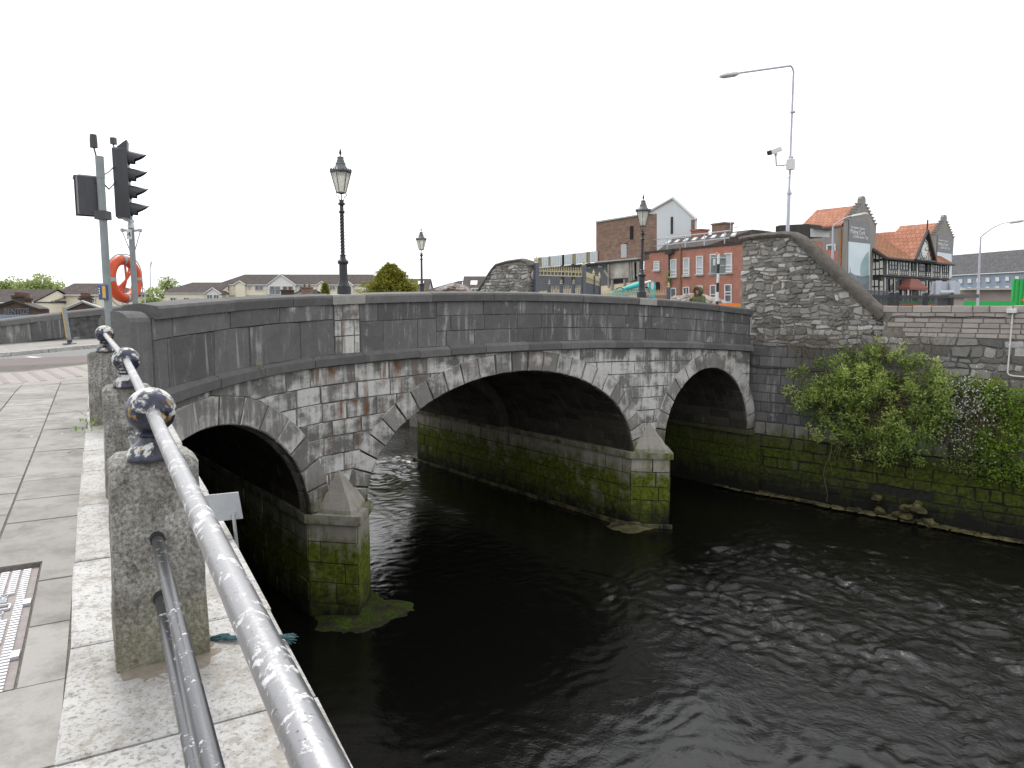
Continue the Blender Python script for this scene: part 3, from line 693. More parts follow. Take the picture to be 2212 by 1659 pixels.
# ---------------- near pavement, quay ----------------
S0, S1 = -2.2, 14.6
mb = MB(); F = lambda p, s, d: ps(p, s, zps(p, s)+d)
PED = (-1.15, -.385, 3.38, 4.92)                            # chamber cover opening p0,p1,s0,s1
for (a0, a1, b0_, b1_) in ((-14, PED[0], S0, S1), (PED[1], -.1, S0, S1), (PED[0], PED[1], S0, PED[2]), (PED[0], PED[1], PED[3], S1)):
    mb.grid(6, 24, lambda a, b: F(a0+(a1-a0)*a, b0_+(b1_-b0_)*b, -.004), None, m=1)
for A_, B_ in (((PED[0], PED[2]), (PED[1], PED[2])), ((PED[1], PED[2]), (PED[1], PED[3])), ((PED[1], PED[3]), (PED[0], PED[3]))): mb.poly([F(*A_, -.06), F(*B_, -.06), F(*B_, .004), F(*A_, .004)], m=1)
pcols = [-8.6+.47*k for k in range(0, 17)]+[-.64, -.2]
p = -.2
cols = [(-.64, -.2)]
while p > -9: cols.append((cols[-1][0]-.55, cols[-1][0])); p = cols[-1][0]
for i, (a, b) in enumerate(cols):
    s = S0+(.2 if i % 2 else 0)
    while s < S1:
        L = .62+random.uniform(-.012, .012); e = min(S1, s+L)
        q = [(a+.008, s+.006), (b-.008, s+.006), (b-.008, e-.006), (a+.008, e-.006)]
        pieces = [q]
        if b > PED[0] and a < PED[1] and e > PED[2]-.02 and s < PED[3]+.02: pieces = [q2 for q2 in (clip_half(q, PED[0]-.012, 0, -1, 0), clip_half(clip_half(q, PED[1]+.012, 0, 1, 0), 0, 0, 0, 1), clip_half(clip_half(clip_half(q, 0, PED[3]+.012, 0, 1), PED[0]-.012, 0, 1, 0), PED[1]+.012, 0, -1, 0), clip_half(clip_half(clip_half(q, 0, PED[2]-.012, 0, -1), PED[0]-.012, 0, 1, 0), PED[1]+.012, 0, -1, 0)) if len(q2) > 2]
        c = rc(); dz = random.uniform(.0, .005)
        for q2 in pieces: mb.hull8([F(x, y, -.012) for x, y in q2], [F(x, y, .004+dz) for x, y in q2], c, 0, False)
        s = e
pav = tag(mb.build('pavement', [M['slab'], M['joint']]), 'grey paving slabs along the quay', 'pavement', None, 'structure')
# crossing: buff tactile flags with worn red ribs, brick-red setts up to the road
mb = MB(); g0 = lambda t, n, d: tn(t, n, zg(t, n)+d)
mb.grid(60, 6, lambda a, b: g0(-34+30*a, .75-5.6*b, .0), None, m=0)
t = -30
while t < -4.4:
    mb.hull8([g0(x, y, .0) for x, y in ((t, .2), (t+.1, .2), (t+.1, -2.1), (t, -2.1))], [g0(x, y, .008) for x, y in ((t+.01, .19), (t+.09, .19), (t+.09, -2.09), (t+.01, -2.09))], rc(), 1, False); t += .27
for k in range(26):
    n = -2.4-.1*k; mb.hull8([g0(x, y, .0) for x, y in ((-30, n), (-4.4, n), (-4.4, n-.05), (-30, n-.05))], [g0(x, y, .006) for x, y in ((-30, n), (-4.4, n), (-4.4, n-.05), (-30, n-.05))], rc(), 1, False)
tag(mb.build('crossing_paving', [M['redpav'], M['redrib']]), 'buff crossing paving with worn red ribs', 'paving', None, 'structure')
# pale quay edge stones
mb = MB(); s = -2.6
while s < 12.6:
    L = random.uniform(.8, 1.35); e = s+L; c = rc(); j = lambda: random.uniform(-.02, .02)
    in0 = -.21 if s < 5 or s > 6 else -.24
    q = [(in0+j(), s+.008), (.67+j()*.5, s+.008+j()*.3), (.67+j()*.5, e-.008), (in0+j(), e-.008+j()*.5)]
    dz = random.uniform(.004, .014)
    mb.hull8([F(x, y, -.32) for x, y in q], [F(x, y, dz) for x, y in q], c, 0, False)
    mb.hull8([F(x, y, dz-.001) for x, y in q], [F(x, y, dz+.006) for x, y in inset(q, .012)], c, 0, False)
    s = e
tag(mb.build('quay_edge', M['quay']), 'pale pitted stone edge of the near quay', 'quay edge', None, 'structure')
mb = MB(); FQ = lambda x, y, d: ps(.63+d-.03*(y+1.5)*.3*0, x, y)
mb.poly([ps(.63, -12, -7.6), ps(.63, 12.3, -7.6), ps(.63, 12.3, -1.6), ps(.63, -12, -1.8)], m=1)
masonry(mb, FQ, -3, 12.2, -7.5, -1.85, (.38, .48), (.6, 1.2))
tag(mb.build('quay_wall', [M['base'], M['mortar_dark']]), 'near stone quay wall dropping to the water below the railing', 'quay wall')
# ---------------- opposite quay wall ----------------
qw = thing('quay_wall', wq(4, ZW), 'opposite stone quay wall with a tall sloped rubble gable end joining the bridge', 'quay wall')
SLOPE = ((2.25, 2.62), (5.25, -.2))
def slope_clip(q):
    q = clip_half(q, 0, -1.43, 0, 1); q = clip_half(q, 0, 2.6, 0, -1)
    dx, dy = SLOPE[1][0]-SLOPE[0][0], SLOPE[1][1]-SLOPE[0][1]; q = clip_half(q, SLOPE[0][0], SLOPE[0][1], dy, -dx)
    return q
FW = lambda x, y, d: wq(x, y, d)
mb = MB(); out = [(.22, -1.45), (5.35, -1.45), (5.35, -.2), (2.25, 2.62), (.22, 2.62)]
mb.hull8([wq(x, y, -.62) for x, y in out], [wq(x, y, 0) for x, y in out], m=1)
masonry(mb, FW, .24, 5.4, -1.43, 2.6, (.09, .22), (.1, .46), warp=.13, gap=.022, proud=.04, jit=.032, clip=slope_clip, bev=.025, pr=.032, corner=.1)
masonry(mb, lambda x, y, d: wq(.22-d, y, -.0-x), .0, .6, -1.0, 2.6, (.18, .3), (.25, .4), gap=.03, proud=.03, jit=.015, bev=.02, corner=.06)
mb.build('rubble_gable', [M['rubble'], M['rubble_mortar']], qw)
mb = MB(); path = [(.1, 2.6), (.6, 2.66), (1.2, 2.68), (1.8, 2.68), (2.12, 2.62), (2.4, 2.4)]+[(2.4+(5.3-2.4)*k/14, 2.4-2.72*k/14) for k in range(1, 15)]
sec = [(.1, -.1), (.14, .04), (.08, .16), (-.1, .23), (-.35, .25), (-.58, .2), (-.7, .1), (-.7, -.1)]
rs = []
for k, (x, z) in enumerate(path):
    a, b = path[max(0, k-1)], path[min(len(path)-1, k+1)]; d = Vector((b[0]-a[0], b[1]-a[1])).normalized(); nx, nz = -d.y, d.x
    j = 1+.18*mnoise.noise(Vector((x*2.2, 3, 0)))
    hs_ = .62 if x < 2.2 else 1
    rs.append([wq(x+nx*h*j*hs_, z+nz*h*j*hs_, o+.03*mnoise.noise(Vector((x*3, o*3, 5)))) for o, h in sec])
n = len(sec); V = [p for r in rs for p in r]
mb.mesh(V, [(j*n+q, (j+1)*n+q, (j+1)*n+(q+1)%n, j*n+(q+1)%n) for j in range(len(path)-1) for q in range(n)]+[tuple(range(n)), tuple(reversed(range(len(V)-n, len(V))))])
mb.build('mortar_capping', M['wallcap'], qw, True)
mb = MB(); mb.poly([wq(.3, -4.28, 0), wq(8, -4.28, 0), wq(8, -1.4, 0), wq(.3, -1.4, 0)], m=1)
masonry(mb, FW, .42, 7.6, -4.28, -1.42, (.3, .42), (.4, .85), gap=.014, proud=.018, jit=.008)
mb.build('ashlar_face', [M['ashlar'], M['mortar_dark']], qw)
mb = MB(); mb.hull8([wq(x, y, -.6) for x, y in ((5.0, -.95), (40, -.95), (40, .08), (5.0, .08))], [wq(x, y, 0) for x, y in ((5.0, -.95), (40, -.95), (40, .08), (5.0, .08))], m=1)
def rag(q): 
    return q if sum(p[0] for p in q)/len(q) > 5.45+.5*abs(.2+sum(p[1] for p in q)/len(q)) else None
masonry(mb, FW, 5.3, 12, -.93, .09, (.145, .165), (.42, .6), gap=.018, proud=.03, jit=.006, bev=.012, pr=.012, clip=rag)
mb.build('block_course', [M['cblock'], M['rubble_mortar']], qw)
mb = MB(); mb.poly([wq(5, -5, -.02), wq(40, -5, -.02), wq(40, -.9, -.02), wq(5, -.9, -.02)], m=1)
masonry(mb, FW, 5.2, 12, -4.3, -.95, (.18, .36), (.2, .7), warp=.1, gap=.03, proud=.03, jit=.02, bev=.02, pr=.02, corner=.06)
mb.build('lower_rubble', [M['rubble'], M['rubble_mortar']], qw)
mb = MB(); mb.poly([wq(.4, -4.82, .06), wq(8, -4.82, .06), wq(8, -4.27, .06), wq(.4, -4.27, .06)], m=1); mb.poly([wq(.4, -4.27, .06), wq(8, -4.27, .06), wq(8, -4.27, -.05), wq(.4, -4.27, -.05)], m=1)
masonry(mb, lambda x, y, d: wq(x, y, .06+d), .45, 7.5, -4.8, -4.3, (.4, .5), (.4, .8), gap=.03, proud=.04, jit=.02, corner=.04, bev=.02)
mb.build('plinth_course', [M['plinth'], M['mortar_dark']], qw)
bo = lambda y: .14+.2*(-4.8-y)/2.2
mb = MB(); mb.poly([wq(-.4, -7.6, bo(-7.6)), wq(40, -7.6, bo(-7.6)), wq(40, -4.78, bo(-4.78)), wq(-.4, -4.78, bo(-4.78))], m=1); mb.poly([wq(-.4, -4.78, bo(-4.78)), wq(40, -4.78, bo(-4.78)), wq(40, -4.78, -.1), wq(-.4, -4.78, -.1)], m=1)
hol = lambda q: None if (4.9 < sum(p[0] for p in q)/len(q) < 7.7 and -6.75+.25*math.sin(q[0][0]*3) < q[0][1] < -6.0 and random.random() < .6) else q
masonry(mb, lambda x, y, d: wq(x, y, bo(y)+d), -.4, 12, -7.3, -4.8, (.26, .46), (.35, 1.2), gap=.014, proud=.03, jit=.03, pr=.025, bev=.025, clip=hol, corner=.05, warp=.05)
mb.build('tidal_base', [M['base'], M['mortar_black']], qw)
mb = MB()
masonry(mb, lambda x, y, d: wq(x, -6.93+d*.6, .3+y+.06*math.sin(x*1.7)), -.4, 12, 0, .5, (.2, .3), (.3, .8), gap=.04, proud=.06, jit=.05, pr=.05, bev=.05, corner=.1)
mb.build('foot_ledge', [M['silt'], M['mortar_dark']], qw)
def rock(mb, c0, r, c=None, m=0, flat=.6):
    c0 = Vector(c0); sd = random.random()*50; V = []; n1, n2 = 9, 5
    yaw = random.random()*3.1; sx, sy = random.uniform(.7, 1.3), random.uniform(.6, 1)
    for i in range(n2+1):
        for j in range(n1):
            a, b = 2*math.pi*j/n1, math.pi*i/n2; d = Vector((math.sin(b)*math.cos(a), math.sin(b)*math.sin(a), math.cos(b)))
            k = r*(1+.55*mnoise.noise(d*1.3+Vector((sd, 0, 0)))); p = Vector((d.x*k*sx, d.y*k*sy, d.z*k*flat))
            V.append(c0+Vector((p.x*math.cos(yaw)-p.y*math.sin(yaw), p.x*math.sin(yaw)+p.y*math.cos(yaw), p.z)))
    mb.mesh(V, [(i*n1+j, (i+1)*n1+j, (i+1)*n1+(j+1)%n1, i*n1+(j+1)%n1) for i in range(n2) for j in range(n1)], c or rc(), m)
for k in range(13):
    mb = MB(); s = random.uniform(4.9, 7.7); rock(mb, wq(s, random.choice((-6.85, -6.8, -6.5, -6.35)), random.uniform(.35, .7)), random.uniform(.11, .24))
    tag(mb.build('fallen_stone', M['silt']), 'loose stone fallen from the broken foot of the opposite quay wall', 'stone', 'fallen stones at the foot of the quay wall')
# wall on the far side of the bridge, with the mirrored gable end and a plaque
fp = tn(16.75, NB-.3, 0); FN = (-.62, -.785); FT = (-.785, .62)
def fq(s, z, o=0): return Vector((fp.x+FT[0]*s+FN[0]*o, fp.y+FT[1]*s+FN[1]*o, z))
fw = thing('rubble_wall', fq(2, ZW), 'grey rubble wall stub with a sloping shoulder standing beyond the far parapet', 'wall')
mb = MB(); out = [(0, -7.5), (9, -7.5), (9, -1), (4.6, -.4), (2.3, 2.3), (.5, 2.5), (0, 2.3)]
mb.hull8([fq(x, y, 0) for x, y in out], [fq(x, y, -.7) for x, y in out], m=1)
def fcl(q): q = clip_half(q, 2.3, 2.3, -2.7, -2.3); return clip_half(q, 0, 2.3, 0, -1)
masonry(mb, lambda x, y, d: fq(x, y, d), 0, 6, -1.4, 2.3, (.12, .28), (.15, .5), warp=.12, gap=.03, proud=.045, jit=.02, clip=fcl, bev=.025, pr=.03, corner=.07)
masonry(mb, lambda x, y, d: fq(-d, y, -.7+x), 0, .7, -1.4, 2.3, (.2, .32), (.22, .4), gap=.03, proud=.04, jit=.02, bev=.025, corner=.06)
mb.build('rubble_face', [M['rubble'], M['rubble_mortar']], fw)
mb = MB(); path = [(-.04, 2.16), (.12, 2.38), (.5, 2.49), (1.4, 2.43), (2.12, 2.3), (2.45, 2.02), (3.5, .84), (4.6, -.45)]; rs = []
for k, (x, z) in enumerate(path):
    a, b = path[max(0, k-1)], path[min(len(path)-1, k+1)]; d = Vector((b[0]-a[0], b[1]-a[1])).normalized(); nx, nz = -d.y, d.x
    rs.append([fq(x+nx*h*.45, z+nz*h*.45, o*.7 if o > 0 else o) for o, h in sec])
V = [p for r in rs for p in r]
mb.mesh(V, [(j*n+q, (j+1)*n+q, (j+1)*n+(q+1)%n, j*n+(q+1)%n) for j in range(len(path)-1) for q in range(n)]+[tuple(range(n)), tuple(reversed(range(len(V)-n, len(V))))])
mb.build('mortar_capping', M['wallcap'], fw, True)
pl = thing('plaque', fq(-.06, 1.0, -.35), 'white oval plaque on the end of the far rubble wall', 'plaque')
E1 = Vector((-FN[0], -FN[1], 0)); E3 = Vector((-FT[0], -FT[1], 0))
def oval(mb, c0, rx, rz, d, m, X=E1, D=E3):
    pts = [Vector(c0)+X*rx*math.cos(2*math.pi*k/28)+Vector((0, 0, rz*math.sin(2*math.pi*k/28))) for k in range(28)]; mb.prism(pts, D*d, m=m)
mb = MB(); oval(mb, fq(-.06, 1.72, -.35), .21, .27, .04, 0); mb.build('plaque_rim', M['redmetal'], pl)
mb = MB(); oval(mb, fq(-.1, 1.72, -.35), .185, .245, .015, 0); mb.build('plaque_face', M['white'], pl)
mb = MB()
for k in range(9):
    L = .14*math.sqrt(max(.05, 1-((k-4.6)/5.2)**2)); mb.box(fq(-.118, 1.84-.038*k, -.35), (2*L, .012, .004), E1, (0,0,1), E3)
mb.box(fq(-.118, 1.9, -.35), (.045, .055, .004), E1, (0,0,1), E3)
tag(mb.build('plaque_lettering', M['black'], pl), kind='stuff')
# river walls upstream, seen through the arches
mb = MB()
mb.poly([ps(.6, 26, -7.6), ps(.6, 160, -7.6), ps(.6, 160, -1.2), ps(.6, 26, -1.2)])
tag(mb.build('quay_wall', M['base']), 'mossy quay wall upstream on the near bank seen through the arches', 'quay wall')
mb = MB(); a, b = fq(0, 0), far_r; mb.poly([Vector((a.x, a.y, -7.6)), Vector((b.x, b.y, -7.6)), Vector((b.x, b.y, -1.2)), Vector((a.x, a.y, -1.2))])
tag(mb.build('quay_wall', M['base']), 'quay wall upstream on the opposite bank behind the bridge', 'quay wall')
# conduit, box and cables on the opposite wall
cd = thing('cable_box', wq(8.95, -.09, .1), 'white junction box with a white conduit running down the block wall', 'junction box')
mb = MB(); W3 = (WV[0], WV[1], 0); O3 = (WN[0], WN[1], 0); mb.box(wq(8.95, -.08, .1), (.24, .13, .15), W3, (0,0,1), O3, bev=.01); mb.build('box', M['white'], cd)
mb = MB(); mb.tube([wq(8.97, -.14, .08), wq(8.96, -1.0, .08), wq(8.95, -1.93, .08), wq(8.99, -2.0, .08), wq(9.1, -2.03, .08), wq(10.5, -2.05, .08)], .022, 8)
for z in (-.45, -1.1): mb.box(wq(8.96, z, .08), (.07, .03, .06), W3, (0,0,1), O3)
mb.build('conduit', M['white'], cd)
mb = MB(); pts = [wq(5.55, -.42, .06), wq(5.62, -.3, .06)]+[wq(5.7+3.1*k/14, -.26+.015*math.sin(k*1.3)+.0*k, .065) for k in range(15)]; mb.tube(pts, .014, 6)
tag(mb.build('cable', M['black']), 'black cable clipped along the top of the opposite block wall', 'cable')
mb = MB(); pts = [fc(16.25, .08, -1.6), fc(16.3, .07, -2.0)]+[wq(.75+2.9*k/12, -2.22-.03*k/12-.02*math.sin(k*.9), .05) for k in range(13)]; mb.tube(pts, .016, 6)
tag(mb.build('cable', M['black']), 'black cable sagging over the dark ashlar beside the bridge end', 'cable')
mb = MB(); mb.tube([fc(16.2, .1, .1+qz(16.2)), fc(16.2, .1, -.55+qz(16.2))], .02, 6); tag(mb.build('drain_pipe', M['steel']), 'short thin grey pipe down the right end of the bridge parapet', 'pipe')

# ---------------- railing on the near quay ----------------
rl = thing('quay_railing', ps(.165, 3.4, zps(.165, 3.4)), 'quay railing of mossy granite posts, chipped blue ball finials and scuffed grey tubes', 'railing')
PX = Vector((PV[0], PV[1], 0)); SX = Vector((SV[0], SV[1], 0))
BALLS = [(.165, 3.34, -.43, .098), (.155, 6.2, -.395, .098), (.035, 9.62, -.30, .1)]
for i, (p, s, z, r) in enumerate(BALLS):
    zb = zps(p, s); top = z-.205; mb = MB(); wx, wy = (.345, .31) if i != 2 else (.38, .34)
    ct = Vector(ps(p, s+.12, 0)); nst = 14
    def ring(zz, k=0, tp=0): return [Vector((ct.x, ct.y, zz))+PX*a*(wx/2+tp-k)+SX*b*(wy/2+tp-k) for a, b in ((-1,-1),(1,-1),(1,1),(-1,1))]
    def fine(zz, k, tp):
        c4 = ring(zz, k, tp); o = []
        for e in range(4):
            for j in range(6):
                q = c4[e].lerp(c4[(e+1)%4], j/6); nv = mnoise.noise(q*7+Vector((i*9, 0, 0)))*.008; o.append(q+(q-Vector((ct.x, ct.y, zz))).normalized()*(nv-(.012 if j == 0 else 0)))
        return o
    zs = [zb-.08+(top-.03-zb+.08)*k/nst for k in range(nst+1)]; rg = [fine(zz, 0, .018*(1-k/nst)) for k, zz in enumerate(zs)]+[fine(top, .03, 0)]
    V = [q for g in rg for q in g]; L = 24
    mb.mesh(V, [(k*L+j, k*L+(j+1)%L, (k+1)*L+(j+1)%L, (k+1)*L+j) for k in range(len(rg)-1) for j in range(L)]+[tuple(range((len(rg)-1)*L, len(rg)*L))])
    post = mb.build('stone_post', M['post'], rl, True)
    mb = MB(); c0 = ps(p, s, 0)
    prof = [(.088, -.205), (.1, -.2), (.1, -.178), (.094, -.172), (.092, -.16), (.075, -.145), (.055, -.125), (.05, -.11), (.06, -.103), (.062, -.092), (.055, -.084), (.05, -.082)]+[(r*math.sin(a), -r*math.cos(a)) for a in [R(30+k*10) for k in range(15)]]+[(.004, r)]
    mb.lathe((c0.x, c0.y, z), prof, 32); mb.build('ball_finial', M['ball'], post, True)
mb = MB(); b = BALLS
pts = [ps(.165, -2.2, -.475), ps(.165, .4, -.455)]+[ps(*q[:3]) for q in b]; mb.tube(pts, .025, 20)
mb.build('handrail', M['rail'], rl, True)
for dz in (-.54, -.80):
    mb = MB(); mb.tube([ps(.16, -2.4, b[0][2]+dz-.08), ps(.16, 3.5, b[0][2]+dz), ps(.15, 6.3, b[1][2]+dz), ps(.035, 9.7, b[2][2]+dz)], .024, 18); mb.build('lower_rail', M['lowrail'], rl, True)
    mb = MB(); mb.tube([ps(.16, 3.26, b[0][2]+dz-.003), ps(.16, 3.36, b[0][2]+dz)], .029, 18); mb.build('rail_collar', M['black'], rl, True)
for p_, s_ in ((.16, 3.3), (.15, 6.15)):
    mb = MB(); mb.grid(36, 8, lambda a, b: (lambda th, k: ps(p_+.27*k*math.cos(th), s_+.12+.3*k*math.sin(th), zps(p_, s_)+.008+.03*(1-b)+.008*mnoise.noise(Vector((a*30, b*9, s_)))))(a*2*math.pi, b*(1+.3*mnoise.noise(Vector((math.cos(a*6.283)*2, math.sin(a*6.283)*2, s_))))))
    tag(mb.build('soil', simple('brown_grit', (.27,.235,.19), (.19,.165,.13), .95, sc=30, bump=.5), None, True), 'brown grit gathered round the foot of a railing post', 'soil', None, 'structure')
# teal rope end and small sign plate outside the rail
mb = MB(); z0 = zps(.4, 3.3)+.025
for k in range(4):
    o = ps(.36, 3.42, z0); pts = [o]
    for j in range(1, 12): pts.append(ps(.36+.03*j+.02*math.sin(j*1.1+k), 3.42-.017*j+.014*math.sin(j*.8+k*2), z0+.012*abs(math.sin(j+k))))
    mb.tube(pts, .007, 6)
for k in range(14): o = ps(.66, 3.24, z0); mb.tube([o, o+Vector((random.uniform(-.02, .07), random.uniform(-.05, .02), random.uniform(-.02, .03)))], .002, 4)
tag(mb.build('rope', M['teal_rope']), 'frayed teal rope end lying at the foot of the nearest stone post', 'rope')
sg = thing('sign_plate', ps(.64, 4.95, zps(.6, 4.95)), 'small blank galvanised metal plate on the quay edge beside the railing', 'sign plate')
pts = [hitplane(x, y, (ps(.66, 4.95, 0).x, ps(.66, 4.95, 0).y), (.42, -.9)) for x, y in ((436, 1071), (515, 1063), (525.5, 1120), (452, 1128))]
mb = MB(); mb.prism(pts, (-.004, .008, 0)); mb.build('plate', M['steel'], sg)
cc = sum(pts, Vector())/4; mb = MB(); mb.tube([Vector((cc.x+.06, cc.y+.012, cc.z-.05)), Vector((cc.x+.07, cc.y+.03, cc.z-.32))], .012, 8); mb.build('stub_post', M['steel'], sg)
# chamber cover in the pavement
cv = thing('chamber_cover', ps(-.77, 4.15, zps(-.77, 4.15)), 'cast iron chamber cover with a grid of worn pale bars set in the slabs', 'manhole cover')
mb = MB(); p0, p1, s0, s1 = PED
mb.hull8([F(x, y, -.06) for x, y in ((p0, s0), (p1, s0), (p1, s1), (p0, s1))], [F(x, y, -.022) for x, y in ((p0, s0), (p1, s0), (p1, s1), (p0, s1))]); mb.build('plate', simple('rusty_cast_iron', (.3,.27,.26), (.22,.19,.18), .75, sc=20), cv)
mb = MB(); k = p1-.04
while k > p0+.03:
    y = s0+.03; ci = round((p1-k)/.052)
    while y < s1-.03:
        lab = (p1-.21 < k-.04 and k < p1-.05) and (s0+.18 < y < s0+.52 or s0+.8 < y < s0+1.12)
        if not lab: mb.box(F(k-.019, y, -.016), (.038, .017, .014), PX, SX)
        y += .031
    k -= .052
for y in (s0+.34, s0+.96):
    mb.box(F(p1-.135, y-.03, -.014), (.075, .008, .012), PX, SX); mb.box(F(p1-.135, y+.03, -.014), (.075, .008, .012), PX, SX)
    mb.box(F(p1-.172, y, -.014), (.008, .06, .012), PX, SX); mb.box(F(p1-.098, y, -.014), (.008, .06, .012), PX, SX)
    mb.box(F(p1-.025, y+.02, -.014), (.034, .07, .016), PX, SX)
bars = mb.build('raised_bars', simple('worn_pale_iron', (.62,.62,.64), (.5,.5,.52), .5, .3, sc=25), cv)
for y, w in ((s0+.34, 'EN124'), (s0+.96, 'EN124')):
    text_mesh('lettering', w, .055, F(p1-.155, y-.05, -.018), (-SX), PX, M['steel'], cv, .005)
    text_mesh('lettering', 'D400', .055, F(p1-.155, y+.185, -.018), (-SX), PX, M['steel'], cv, .005)
# ---------------- lamp posts on the bridge ----------------
def lantern(loc, label):
    t = thing('lamp_post', loc, label, 'street lamp', 'black cast iron lamp posts on the bridge parapets')
    o = Vector(loc); mb = MB()
    mb.lathe(o, [(.165, 0), (.165, .2), (.15, .215), (.13, .25), (.118, .3), (.112, .34)], 8, tw=0)
    mb.lathe(o, [(.105, .33), (.1, .72), (.105, .73)], 8)
    mb.lathe(o, [(.1, .72), (.13, .75), (.135, .79), (.12, .82), (.09, .84), (.07, .88), (.062, .92), (.075, .93), (.075, .95), (.055, .97)], 20)
    mb.build('pedestal', M['iron'], t)
    mb = MB(); seg = 10; prof = [(.05, .96+1.02*k/150) for k in range(151)]
    V = []
    for k, (r, z) in enumerate(prof):
        for j in range(30):
            a = 2*math.pi*j/30; rr = r*(1+.12*math.cos(2*(a-z*40))); V.append(o+Vector((rr*math.cos(a), rr*math.sin(a), z)))
    mb.mesh(V, [(k*30+j, k*30+(j+1)%30, (k+1)*30+(j+1)%30, (k+1)*30+j) for k in range(150) for j in range(30)]); mb.build('twisted_shaft', M['iron'], t, True)
    mb = MB(); mb.lathe(o, [(.05, 1.96), (.075, 1.98), (.078, 2.0), (.05, 2.03), (.045, 2.12), (.05, 2.15), (.085, 2.17), (.088, 2.2), (.055, 2.22), (.055, 2.28), (.02, 2.29)], 20)
    mb.tube([o+Vector((0, 0, 2.25)), o+Vector((0, 0, 2.5))], .014, 6)
    for k in range(2):
        a = k*math.pi+.6; d = Vector((math.cos(a), math.sin(a), 0)); mb.tube([o+d*.05+Vector((0,0,2.26)), o+d*.07+Vector((0,0,2.34)), o+d*.14+Vector((0,0,2.4)), o+d*.115+Vector((0,0,2.46))], .011, 6)
    mb.build('capital', M['iron'], t, True)
    lz, hz = 2.45, 2.93
    mb = MB()
    def rg(r, z, n=6, a0=.3): return [o+Vector((r*math.cos(a0+2*math.pi*k/n), r*math.sin(a0+2*math.pi*k/n), z)) for k in range(n)]
    mb.hull8(rg(.108, lz+.01), rg(.235, hz)); lan = mb.build('lantern_glass', M['lampglass'], t)
    mb = MB()
    for k in range(6): mb.tube([rg(.112, lz)[k], rg(.242, hz)[k]], .011, 5)
    for r, z in ((.112, lz), (.243, hz)): mb.tube(rg(r, z)+[rg(r, z)[0]], .012, 5)
    mb.hull8(rg(.05, lz-.03), rg(.115, lz)); mb.build('glazing_bars', M['leadcap'], t)
    mb = MB(); mb.lathe(o, [(.235, hz-.01), (.26, hz+.01), (.262, hz+.045), (.22, hz+.05), (.17, hz+.1), (.13, hz+.16), (.115, hz+.2), (.125, hz+.205), (.12, hz+.225), (.1, hz+.235), (.095, hz+.285), (.08, hz+.3), (.075, hz+.335), (.082, hz+.34), (.078, hz+.37), (.03, hz+.385)], 20)
    for k in range(24):
        a = 2*math.pi*k/24; mb.lathe(o+Vector((.25*math.cos(a), .25*math.sin(a), hz+.03)), [(.012, 0), (.018, .03), (.006, .055)], 5)
    mb.build('lantern_roof', M['leadcap'], t, True)
    mb = MB(); mb.lathe(o, [(.012, hz+.37), (.012, hz+.41), (.032, hz+.45), (.034, hz+.48), (.016, hz+.54), (.003, hz+.6)], 12); mb.build('finial', M['iron'], t, True); t.scale = (.93, .93, .93)
    return t
def lp(t, off=-.22): return fc(t, off, .43+qz(t))
l1 = lantern(lp(.02), 'tallest looking lamp post, on the pale coping stone above the nearer pier')
copy_tree(l1, loc=lp(10.4))['label'] = 'lamp post on the near parapet in front of the red brick building'
v = hitplane(911, 640, (tn(10, NB+.2, 0).x, tn(10, NB+.2, 0).y), NN); tq, _ = to_tn(v.x, v.y)
copy_tree(l1, loc=far(tq, -.22, .43+farz(tq)))['label'] = 'small looking lamp post on the far parapet beside the conifer'

# ---------------- traffic signal, lifebuoy, bollard ----------------
YS = 10.35
pb = ps(.11, 11.85, zps(.11, 11.85)); ts_ = thing('traffic_signal', pb, 'traffic signal seen from behind on a taller grey pole with a blue push button unit', 'traffic light')
def pz(y, Y): return at(1106, y, Y).z
ptop = at(226, 339, YS); mb = MB(); pt = Vector((pb.x, pb.y, ptop.z)); mb.tube([pb, pt-Vector((0,0,.28))], .052, 16); mb.tube([pt-Vector((0,0,.3)), pt], .056, 16)
mb.build('pole', M['steelpole'], ts_, True)
mb = MB(); c0 = pt+Vector((-.07, 0, .12)); mb.tube([pt+Vector((-.04,0,-.02)), c0], .012, 6); mb.lathe(c0, [(.05, 0), (.05, .1), (.044, .18), (.03, .185)], 14); mb.build('radio_sensor', M['signal'], ts_, True)
YL = 11.25; lb = at(293, 665, YL); lt = at(283, 490, YL); lb = Vector((lt.x*.5+lb.x*.5, YL, -1.4)); lt = Vector((lb.x, YL, lt.z))
lpst = thing('traffic_signal', lb, 'traffic signal with a tall four-visor black head on the pole that holds the lifebuoy', 'traffic light')
fd = Vector((.93, .37, 0)); sd = Vector((-.37, .93, 0)); UPV = Vector((0, 0, 1))
hc = Vector((at(264, 392, YL).x, YL, 0)); ht, hb = pz(322, YL), pz(471, YL)
mb = MB(); mb.box((hc.x, hc.y, (ht+hb)/2), (.2, .3, ht-hb), fd, sd, UPV, bev=.02)
tp = [Vector((hc.x, hc.y, ht))+fd*a+Vector((0,0,b)) for a, b in ((-.06, -.01), (.1, -.01), (.11, .12), (.09, .12))]
mb.prism([p-sd*.12 for p in tp], sd*.24)
h1 = mb.build('signal_head', M['signal'], lpst)
